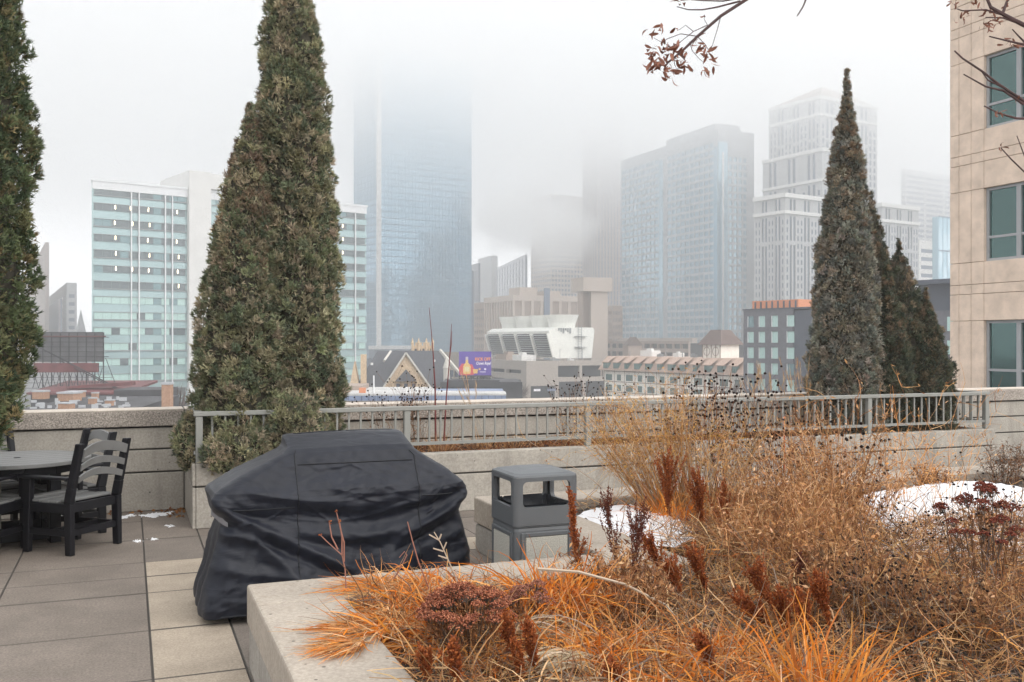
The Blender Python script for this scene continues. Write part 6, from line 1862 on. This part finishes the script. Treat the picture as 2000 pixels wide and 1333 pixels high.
for px, Y, H, n, lab in ((1300, 8.6, .95, 24, 'tall seed head stalks behind the tan grass fountain'), (1365, 8.5, 1.12, 30, 'tallest seed head stalks, before the hotel roof'), (1430, 8.4, 1.10, 32, 'tall seed head stalks right of the tallest ones'), (1500, 8.2, .98, 30, 'seed head stalks left of the tan bushes'), (1560, 7.8, .85, 26, 'seed head stalks among the tan bushes'), (1640, 7.4, .75, 22, 'seed head stalks behind the large tan bush')):
    seed_plant(lab, W(px, Y - .5, SZL), H, int(n * 1.25), .36, .0135, BRN + RUST[:1])
for px, Y, H, n, lab in ((1705, 6.0, .42, 14, 'short black seed heads at the left tip of the large snow patch'), (1790, 5.6, .42, 16, 'short black seed heads along the front of the large snow patch'), (1865, 5.4, .55, 16, 'black seed heads left of the dark red flower heads'), (1960, 5.5, .70, 22, 'black seed heads behind the dark red flower heads'), (1990, 4.9, .62, 20, 'black seed heads at the right picture edge'),
                         (1640, 4.9, .34, 16, 'black seed heads right of the rust plumes'), (1700, 4.6, .36, 18, 'black seed heads in the lower right thicket'), (1770, 4.4, .38, 18, 'black seed heads in the middle of the lower right thicket'), (1850, 4.3, .36, 16, 'black seed heads below the small snow remnant'), (1660, 4.1, .30, 10, 'black seed heads at the bottom edge beside the long orange blades'), (1790, 3.95, .28, 10, 'black seed heads at the bottom edge of the lower right thicket')):
    seed_plant(lab, W(px, Y, SZL), H * 1.1, int(n * .8), .28, .0078, BRN + GREYB, 2)

# fountain of tan grass with yellow flecked tops
def fountain(label, p, H, n, spread, lean=(0, 0), fleck=YEL, tops=7):
    o = plant('tall_grass', label, p, 'ornamental grass'); g, f = Veg(), Veg()
    root = around(n, .12)
    d = unit(rng.normal(0, spread, (n, 3)) * [1, 1, .1] + np.array([lean[0], lean[1], 1.0]))
    L = H * rng.uniform(.55, 1.12, n)
    n = len(root); P = g.stems(root, d, L, .0068, .12, TAN + TAN + PALE[:1] + OR[3:4], 7, .10, .008, .6)
    for k in range(tops):
        s_ = rng.integers(4, 8, n); b = P[np.arange(n), s_]
        dd = unit(d + rng.normal(0, .6, (n, 3)))
        Q2 = g.stems(b, dd, L * rng.uniform(.08, .2, n), .0030, .3, TAN + YEL, 4, .5, .02, .4)
        f.leaves(Q2[:, 3], unit(rng.normal(0, 1, (n, 3))), rng.uniform(.010, .028, n), .010, fleck + fleck + TAN)
        g.ribbons(b, unit(dd + [0, 0, -.3]), L * .14, .003, .6, TAN + PALE, 4, .8, .03)
    g.build('stalks', M_leafy, o, kind='stuff'); f.build('flecks', M_leafy, o, kind='stuff')
fountain('fountain of long tan stalks fanning left over the bed behind the litter bin', W(1295, 7.5, SZL), 1.12, 95, .19, (-.46, .0))
fountain('upright tan stalks with yellow flecks behind the tallest rust plume', W(1330, 7.6, SZL), 1.14, 80, .20, (-.08, 0))
fountain('tan stalks leaning right over the orange grass', W(1390, 7.3, SZL), 1.04, 48, .22, (.16, 0))

def bush(label, p, H, Rb, n, cols, leafm=14, group='tan winter bushes', w=.0062):
    o = plant('dry_bush', label, p, 'bush', group); g, f = Veg(), Veg()
    n = int(n * 1.15); H *= 1.22; leafm = leafm // 2
    root = around(n, Rb * .4)
    d = unit(root / max(Rb, .01) * .7 + rng.normal(0, .22, (n, 3)) + [0, 0, 1.0])
    L = H * rng.uniform(.55, 1.1, n)
    P = g.stems(root, d, L, w, .05, cols, 6, .14, .015, .5)
    for k in range(8):
        s_ = rng.integers(2, 7, n); b = P[np.arange(n), s_]
        dd = unit(d * .8 + rng.normal(0, .55, (n, 3)))
        Q2 = g.ribbons(b, dd, H * rng.uniform(.10, .30, n), .0042, .1, cols, 4, .5, .03, .6)
        for q in ((2, 4) if k % 2 else (3,)):
            f.leaves(Q2[:, q], unit(rng.normal(0, 1, (n, 3))), rng.uniform(.008, .050, n), rng.uniform(.005, .016, n), cols)
    j = rng.integers(0, n, n * leafm); s_ = rng.integers(2, 7, n * leafm)
    f.leaves(P[j, s_] + rng.normal(0, .012, (n * leafm, 3)), unit(rng.normal(0, 1, (n * leafm, 3))), rng.uniform(.01, .055, n * leafm), rng.uniform(.006, .018, n * leafm), cols)
    g.build('stalks', M_leafy, o, kind='stuff'); f.build('dry_leaves', M_leafy, o, kind='stuff')
TB = [(0.64, 0.35, 0.155), (0.52, 0.26, 0.105), (0.78, 0.49, 0.27), (0.34, 0.165, 0.07)]
for px, Y, H, Rb, n, lab in ((1635, 6.6, .84, .24, 46, 'tallest tan bush, before the middle of the railing'), (1570, 6.8, .72, .26, 40, 'tan bush left of the tallest tan bush'), (1680, 6.7, .52, .16, 20, 'tan bush at the left tip of the large snow patch'), (1500, 6.4, .60, .28, 36, 'tan bush behind the middle rust plumes'), (1600, 5.9, .56, .30, 46, 'wide low tan bush in front of the tallest one'), (1630, 5.5, .40, .28, 36, 'low tan bush before the snow patch tip'), (1530, 5.6, .40, .28, 36, 'curled tan thicket in the middle of the bed'), (1450, 5.9, .40, .24, 30, 'curled tan thicket beside the middle rust plumes'),
                             (1720, 4.8, .30, .28, 34, 'brown thicket below the large snow patch'), (1820, 4.6, .26, .30, 32, 'brown thicket left of the small snow remnant'), (1600, 4.8, .34, .26, 34, 'tan thicket behind the right rust plumes'), (1940, 4.4, .30, .30, 34, 'brown thicket at the right picture edge'), (1250, 4.7, .26, .26, 34, 'brown twiggy thicket left of the middle rust plumes'), (1180, 5.05, .28, .18, 26, 'brown twiggy thicket right of the bright orange grass'), (1240, 5.35, .24, .16, 22, 'twiggy remains by the inner rim below the small snow patch')):
    bush(lab, W(px, Y, SZL), H, Rb, n, TB + BRN[:1] if Y > 5.2 else TB + BRN + BRN)
for px, Y, H, lab in ((1770, 7.9, .88, 'left one of two airy tan stalks before the small evergreens'), (1850, 7.9, .98, 'right one of two airy tan stalks before the small evergreens'), (1725, 7.6, .60, 'low airy brown stalks at the back of the large snow patch')):
    bush(lab, W(px, Y, SZL), H, .12, 9, TB + OR[3:4], 12, 'airy stalks by the snow', .005)
bush('low brown shrub on the back rim at the right edge', W(1960, 9.6, SZL), .35, .35, 34, BRN + GREYB)
bush('rusty dry tuft at the back edge of the large snow patch', W(1830, 9.0, SZL), .24, .35, 34, BRN + OR[3:4])

# pale thatch mats
def thatch(label, p, n, bias, L=.30):
    o = plant('thatch_mat', label, p, 'dead grass'); g = Veg()
    root = around(n, .10); root[:, 2] = rng.uniform(.02, .12, n)
    d = unit(rng.normal(0, .16, (n, 3)) + np.array([bias[0], bias[1], .35]))
    g.ribbons(root, d, L * rng.uniform(.6, 1.15, n), .008, .75, PALE, 6, .08, 0, .5, zmin=.005)
    g.build('blades', M_leafy, o, kind='stuff')
thatch('pale bleached thatch mat near the bottom middle', W(1060, 3.95, SZL), 190, (.9, .15))
thatch('pale bleached blades arching behind the red brown flower heads', W(1020, 4.45, SZL), 60, (.7, -.35), .34)
thatch('pale bleached thatch below the small snow remnant', W(1850, 4.75, SZL), 170, (.8, .35), .34)
thatch('bleached thatch at the bottom edge', W(1090, 3.62, SZL), 130, (.8, -.2))

# low dry tangle that covers the soil of the bed
def in_bed(n, x0, x1, y0, y1):
    return np.stack([rng.uniform(x0, x1, n), rng.uniform(y0, y1, n), np.full(n, SZL)], -1)
def tangle(n, x0, x1, y0, y1, hz, L, cols, w=.0045, up=.35):
    r_ = in_bed(n, x0, x1, y0, y1); r_[:, 2] += rng.uniform(0, hz, n) ** 1.0
    snowy = ((r_[:, 0] < 4.15) & (r_[:, 1] > 6.0) & (r_[:, 0] > 3.1)) | ((r_[:, 0] > 4.75) & (r_[:, 1] > 5.35) & (r_[:, 1] < 7.2))
    r_[snowy & (rng.random(n) < .88), 2] -= .4          # mostly buried where snow lies
    d = unit(rng.normal(0, 1, (n, 3)) * [1, 1, .55] + [0, 0, up])
    return r_, d
g = Veg()
for (x0, x1, y0, y1, n, hz) in ((1.06, 3.2, 2.6, 5.0, 7000, .10), (3.2, 6.2, 2.4, 5.6, 15000, .20), (3.2, 5.2, 5.6, 7.35, 7000, .12), (5.2, 11.5, 6.9, 7.35, 1500, .06), (6.2, 9.5, 3.2, 5.4, 4200, .2)):
    r_, d = tangle(n, x0, x1, y0, y1, hz, .2, TAN)
    k = n // 2
    g.ribbons(r_[:k], d[:k], rng.uniform(.06, .34, k), rng.uniform(.003, .009, k), .15, TAN + TAN + BRN + OR[3:5] + GREYB, 4, .5, .03, .5, .3)
    g.stems(r_[k:], d[k:], rng.uniform(.06, .30, n - k), .0035, .05, BRN + GREYB + TAN + TAN + RUST[:1], 4, .35, .03, .4, .3)
g.build('dry_tangle', M_leafy, kind='stuff')
g = Veg()
for (x0, x1, y0, y1, n) in ((1.06, 3.2, 2.6, 5.0, 2600), (3.2, 6.4, 2.3, 7.3, 9000), (6.4, 11, 3.2, 7.3, 2500)):
    c = in_bed(n, x0, x1, y0, y1); c[:, 2] += rng.uniform(-.005, .05, n); c = c[~(((c[:, 0] < 4.15) & (c[:, 1] > 6.0) & (c[:, 0] > 3.1)) | ((c[:, 0] > 4.75) & (c[:, 1] > 5.35) & (c[:, 1] < 7.2)))]; n = len(c)
    g.leaves(c, unit(rng.normal(0, 1, (n, 3)) * [1, 1, .35]), rng.uniform(.02, .055, n), rng.uniform(.012, .03, n), BRN + BRN + TAN + RUST[1:2] + [(.10, .065, .05)], .3, .35)
g.build('leaf_litter', M_leafy, kind='stuff')
g = Veg()
for px, Y in ((1860, 4.0), (1990, 4.1), (1375, 5.2), (1795, 3.9)):
    c = np.array(W(px, Y, SZL + .04)) + rng.normal(0, .03, (8, 3)); g.leaves(c, unit(rng.normal(0, 1, (8, 3)) + [0, 0, .4]), .05, .022, [(.05, .075, .03), (.08, .10, .05)])
g.build('green_weeds', M_leafy, kind='stuff')
g = Veg()
c = np.concatenate([np.stack([rng.uniform(-.9, .52, 60), 10.86 - np.abs(rng.normal(0, .07, 60)), rng.uniform(.002, .02, 60)], -1), np.stack([.53 - np.abs(rng.normal(0, .08, 30)), rng.uniform(10.3, 10.85, 30), rng.uniform(.002, .02, 30)], -1)])
g.leaves(c, unit(rng.normal(0, 1, (90, 3)) * [1, 1, .3]), rng.uniform(.03, .06, 90), .03, [(.30, .13, .05), (.22, .10, .05), (.38, .20, .09)], .3)
g.build('fallen_leaves', M_leafy, kind='stuff')

# mulch and tufts in the railed planter
g = Veg(); n = 9000
c = np.stack([rng.uniform(.75, 10.5, n), rng.uniform(9.83, 10.86, n), rng.uniform(.55, .60, n)], -1)
g.leaves(c, unit(rng.normal(0, 1, (n, 3)) * [1, 1, .4]), rng.uniform(.03, .07, n), .02, BRN + RUST[1:2] + [(.10, .06, .045)], .3, .3)
n = 5000
c = np.stack([rng.uniform(2.2, 8.4, n), rng.uniform(9.83, 10.8, n), np.full(n, .56)], -1)
g.ribbons(c, unit(rng.normal(0, .8, (n, 3)) + [0, 0, .8]), rng.uniform(.06, .22, n), .005, .4, BRN + TAN + RUST[2:3], 4, .5, .03)
g.build('mulch', M_leafy, kind='stuff')
for px, v, H, n, lab in ((862, 10.1, .36, 120, 'tan grass tuft behind the railing at the foot of the red twigs'), (945, 10.4, .30, 60, 'small tan tuft behind the second railing bay'), (1005, 10.2, .28, 70, 'low tan tuft behind the railing in front of the billboard'), (1330, 10.2, .45, 130, 'rust tan tuft behind the railing beside the seed head stalks'), (1845, 10.0, .42, 90, 'tan grass tuft at the railing end below the small evergreens'), (1620, 10.1, .50, 110, 'tan tuft behind the railing left of the largest right evergreen')):
    grass_clump(lab, bed(px, v), n, H, .10, 1.1, .35, TAN + BRN, .005, spread=.4, group='tan tufts in the railed planter')
def reed(label, p, H, n, lean):
    o = plant('reed_grass', label, p, 'ornamental grass', 'pale reed grasses'); g = Veg()
    root = around(n, .12); d = unit(rng.normal(0, .10, (n, 3)) + np.array([lean, 0, 1.0])); L = H * rng.uniform(.75, 1.1, n)
    P = g.stems(root, d, L, .004, .06, PALE + TAN, 6, .08, .004, .4)
    for i in range(n):
        m = 26; t_ = rng.uniform(4.3, 6, m); k = np.minimum(t_.astype(int), 5); f_ = (t_ - k)[:, None]
        b = P[i, k] * (1 - f_) + P[i, k + 1] * f_
        g.ribbons(b, unit(d[i] + rng.normal(0, .16, (m, 3))), .075, .0042, .1, PALE + TAN, 2, .1, 0, .8)
    g.build('stalks', M_leafy, o, kind='stuff')
reed('pale plumed reed grass above the railing, left clump before the grey hotel', bed(1500, 10.3), .98, 16, -.14)
reed('pale plumed reed grass above the railing, right clump beside the largest right evergreen', bed(1560, 10.3), 1.0, 16, -.10)
reed('single bent reed stalks left of the reed clumps', bed(1440, 10.35), .85, 5, .12)
reed('bent tan reed stalks leaning across the billboard', bed(950, 10.3), 1.0, 5, -.22)
o = plant('red_twig', 'tall dark red bare twig standing above the parapet, left of two', bed(851, 10.3), 'twig', 'tall red twigs')
MB().tube([(0, 0, 0), (.0, .02, .7), (-.03, .0, 1.1), (-.075, .0, 1.6)], [.012, .009, .006, .003], 6).build('stem', plain('red_bark', (.16, .035, .035), .6), o)
o = plant('red_twig', 'shorter dark red bare twig standing above the parapet, right of two', bed(866, 10.3), 'twig', 'tall red twigs')
MB().tube([(0, 0, 0), (.04, .02, .6), (.07, 0, 1.0), (.095, 0, 1.42)], [.011, .008, .006, .003], 6).build('stem', bpy.data.materials['red_bark'], o)
MB().tube([(.07, 0, 1.02), (.10, .02, 1.2), (.105, .02, 1.34)], [.005, .004, .002], 5).build('side_twig', bpy.data.materials['red_bark'], o)

# single sprigs against the grill cover
M_twigr = plain('reddish_twig', (.30, .13, .09), .7)
M_twigp = plain('pale_twig', (.45, .36, .27), .7)
def sprig(label, Y, mat, lines, tips=True, w=.0042):
    b = lines[0][0]; p = W(b[0], Y, zat(b[1], Y))
    o = plant('dry_sprig', label, p, 'twig'); mb = MB(); hd = Veg(); tp = []
    for ln_ in lines:
        pts = [W(x, Y, zat(y, Y)) - p for x, y in ln_]; mb.tube(pts, [w * (1 - .12 * i) for i in range(len(pts))], 5); tp.append(tuple(pts[-1]))
    mb.build('stem', mat, o)
    if tips:
        T_ = np.repeat(np.array(tp), 4, 0) + rng.normal(0, .005, (len(tp) * 4, 3)); hd.beads(T_, .0055, RUST); hd.build('buds', M_leafy, o)
sprig('reddish forked sprig rising against the black grill cover', 5.0, M_twigr, [[(676, 1150), (674, 1112), (668, 1085), (640, 1060), (626, 1046)], [(668, 1085), (668, 1050), (663, 1020)], [(672, 1098), (672, 1060), (664, 1030), (657, 1000)], [(660, 1074), (648, 1050), (643, 1020)]])
sprig('bare curved stem against the middle of the grill cover', 5.0, M_twigr, [[(838, 1150), (818, 1100), (805, 1055), (796, 1020)]], False)
sprig('pale feathered stem against the right of the grill cover', 5.0, M_twigp, [[(905, 1160), (880, 1105), (860, 1060), (848, 1040)], [(866, 1078), (846, 1072)], [(858, 1056), (838, 1045)], [(874, 1092), (856, 1086)], [(866, 1074), (872, 1060)], [(858, 1054), (862, 1044)]], False)
sprig('long pale stem arching across the bed from the orange grass', 4.6, M_twigp, [[(1050, 1112), (1130, 1118), (1220, 1142), (1300, 1182), (1340, 1230)]], False, .008)
sprig('bent rusty loop stem on the back rim before the grill', 5.0, M_twigr, [[(770, 1130), (785, 1105), (795, 1085), (790, 1078), (780, 1090)]], False)

# ------------------------------------------------------------------ bare tree reaching in from the top right
M_branch = plain('dark_red_bark', (.085, .045, .042), .7, vary=.3, scale=20)
TY = 5.2
tb = W(2330, TY, SZL)
o = thing('bare_tree', 'bare tree outside the right edge whose twigs with curled red leaves hang into the sky', 'tree', tb)
MB().tube([(0, 0, 0), (.05, 0, .9), (-.05, .1, 2.0), (-.1, .1, 2.9), (-.1, .2, 3.6)], [.09, .075, .06, .05, .03], 9).build('trunk', M_branch, o)
def pp(px, py, Y): return W(px, Y, zat(py, Y)) - tb
def branch(lines, r0, Y0):
    mb = MB()
    for i, (ln_, r) in enumerate(lines):
        pts = [pp(x, y, Y0 + dy) for x, y, dy in ln_]
        mb.tube(pts, [r * (1 - .55 * k / max(1, len(pts) - 1)) for k in range(len(pts))], 6)
    return mb.build('branch', M_branch, o)
T0 = (2330 - 14, -360, 0)
branch([([(2310, -300, 0), (1900, -330, -.4), (1620, -160, -.6), (1470, -8, -.7), (1408, 32, -.7), (1362, 72, -.7), (1330, 103, -.7), (1302, 125, -.7)], .0105),
        ([(1446, 3, -.7), (1400, 15, -.7), (1372, 20, -.7), (1345, 20, -.7), (1322, 14, -.7)], .0045), ([(1408, 32, -.7), (1402, 55, -.7), (1392, 88, -.7), (1386, 103, -.7)], .0022),
        ([(1362, 72, -.7), (1330, 67, -.7), (1305, 76, -.7), (1293, 84, -.7), (1277, 75, -.7)], .0022), ([(1382, 50, -.7), (1355, 62, -.7), (1330, 82, -.7), (1308, 95, -.7), (1292, 78, -.7)], .0022), ([(1347, 82, -.7), (1352, 100, -.7), (1366, 116, -.7), (1373, 122, -.7)], .002),
        ([(1362, 72, -.7), (1378, 88, -.7), (1386, 103, -.7)], .002), ([(1355, 63, -.7), (1339, 50, -.7), (1327, 59, -.7), (1318, 55, -.7)], .0018), ([(1382, 50, -.7), (1376, 40, -.7), (1375, 30, -.7)], .0016), ([(1315, 112, -.7), (1318, 128, -.7), (1322, 136, -.7), (1338, 127, -.7)], .002), ([(1330, 103, -.7), (1336, 115, -.7), (1340, 124, -.7)], .002),
        ([(1460, -5, -.7), (1412, 3, -.7), (1374, 2, -.7), (1345, 0, -.7), (1330, 2, -.7)], .004)], .02, TY)
branch([([(1900, -330, -.4), (1640, -120, -.6), (1574, 0, -.7), (1568, 15, -.7), (1557, 32, -.7)], .006)], .01, TY)
branch([([(2300, 60, 0), (2120, 60, -.3), (2000, 50, -.4), (1965, 32, -.4), (1935, 15, -.4), (1920, -20, -.4)], .015), ([(1965, 32, -.4), (1925, 20, -.4), (1880, 22, -.4), (1868, 18, -.4)], .005), ([(2000, 50, -.4), (1960, 36, -.4), (1925, 35, -.4)], .006), ([(1958, 28, -.4), (1966, 5, -.4), (1985, -20, -.4)], .008), ([(2060, 95, -.3), (2000, 88, -.4), (1965, 80, -.4), (1932, 72, -.4)], .007), ([(2010, 92, -.4), (1990, 72, -.4), (1977, 58, -.4)], .006)], .02, TY)
branch([([(2320, 330, 0), (2120, 270, -.3), (2000, 198, -.4), (1950, 165, -.4), (1918, 140, -.4), (1880, 115, -.4), (1864, 100, -.4)], .0085), ([(2000, 205, -.4), (1960, 178, -.4), (1925, 170, -.4), (1882, 146, -.4)], .007), ([(2060, 236, -.4), (1985, 232, -.4), (1950, 222, -.4), (1922, 208, -.4)], .007), ([(1960, 172, -.4), (1930, 158, -.4), (1918, 142, -.4)], .005)], .02, TY)
branch([([(2240, 480, -.1), (2080, 350, -.3), (2000, 336, -.4), (1975, 312, -.4), (1955, 290, -.4)], .006), ([(2060, 352, -.3), (2010, 330, -.4), (1995, 290, -.4), (1986, 266, -.4)], .005)], .01, TY)
# curled leaves in clusters, each leaf its own blade
LR = [(.26, .10, .055), (.20, .07, .045), (.32, .14, .075), (.16, .06, .045)]
M_redleaf = plain('curled_red_leaf', (.25, .098, .058), .6, vary=.3, scale=30)
lfm = []
for s in range(3):
    V, Q = [], []
    for k in range(6):
        t_ = k / 5; w_ = .5 * math.sin(math.pi * min(1, t_ * .93 + .07)) ** .8 * .30; b_ = (.10 + .12 * s) * math.sin(t_ * 2.5)
        V += [(t_, -w_, b_ + .12 * (w_ * 3)), (t_, 0, b_), (t_, w_, b_ + .12 * (w_ * 3))]
    for k in range(5):
        for j in range(2): a = k * 3 + j; Q.append((a, a + 3, a + 4, a + 1))
    lfm.append(MB().add(V, Q).mesh('leaf', M_redleaf, True))
leafspots = [(1272, 62, 3, 16), (1283, 58, 4, 16), (1302, 74, 3, 10), (1275, 105, 10, 20), (1285, 118, 14, 22), (1297, 130, 14, 20), (1304, 105, 8, 16), (1315, 138, 6, 16), (1325, 90, 5, 14), (1335, 98, 6, 14), (1345, 125, 4, 10), (1322, 116, 6, 12), (1368, 92, 6, 14), (1380, 98, 7, 14), (1376, 132, 6, 12), (1388, 116, 5, 12), (1365, 78, 3, 8), (1318, 56, 2, 6), (1375, 32, 2, 5), (1330, 4, 4, 8), (1310, 150, 4, 10),
             (1878, 30, 9, 12), (1862, 4, 8, 10), (1925, 50, 8, 10), (1945, 42, 7, 8), (1972, 85, 8, 12), (1935, 20, 6, 10), (1955, 288, 4, 5), (1950, 218, 4, 6), (1990, 190, 4, 6), (1965, 8, 5, 8), (1905, 8, 6, 12)]
for px, py, n, sp in leafspots:
    Yc = TY - (.7 if px < 1600 else .4)
    for k in range(int(n * 1.25)):
        a = link('leaf', lfm[k % 3], o, pp(px + random.gauss(0, sp * .5), py + random.gauss(0, sp * .4), Yc + random.gauss(0, .02)))
        s = random.uniform(.034, .058) if px < 1600 else random.uniform(.024, .040)
        a.scale = (s, s, s); a.rotation_euler = (random.uniform(-3, 3), random.uniform(-.6, 1.3), random.uniform(0, 6.28))
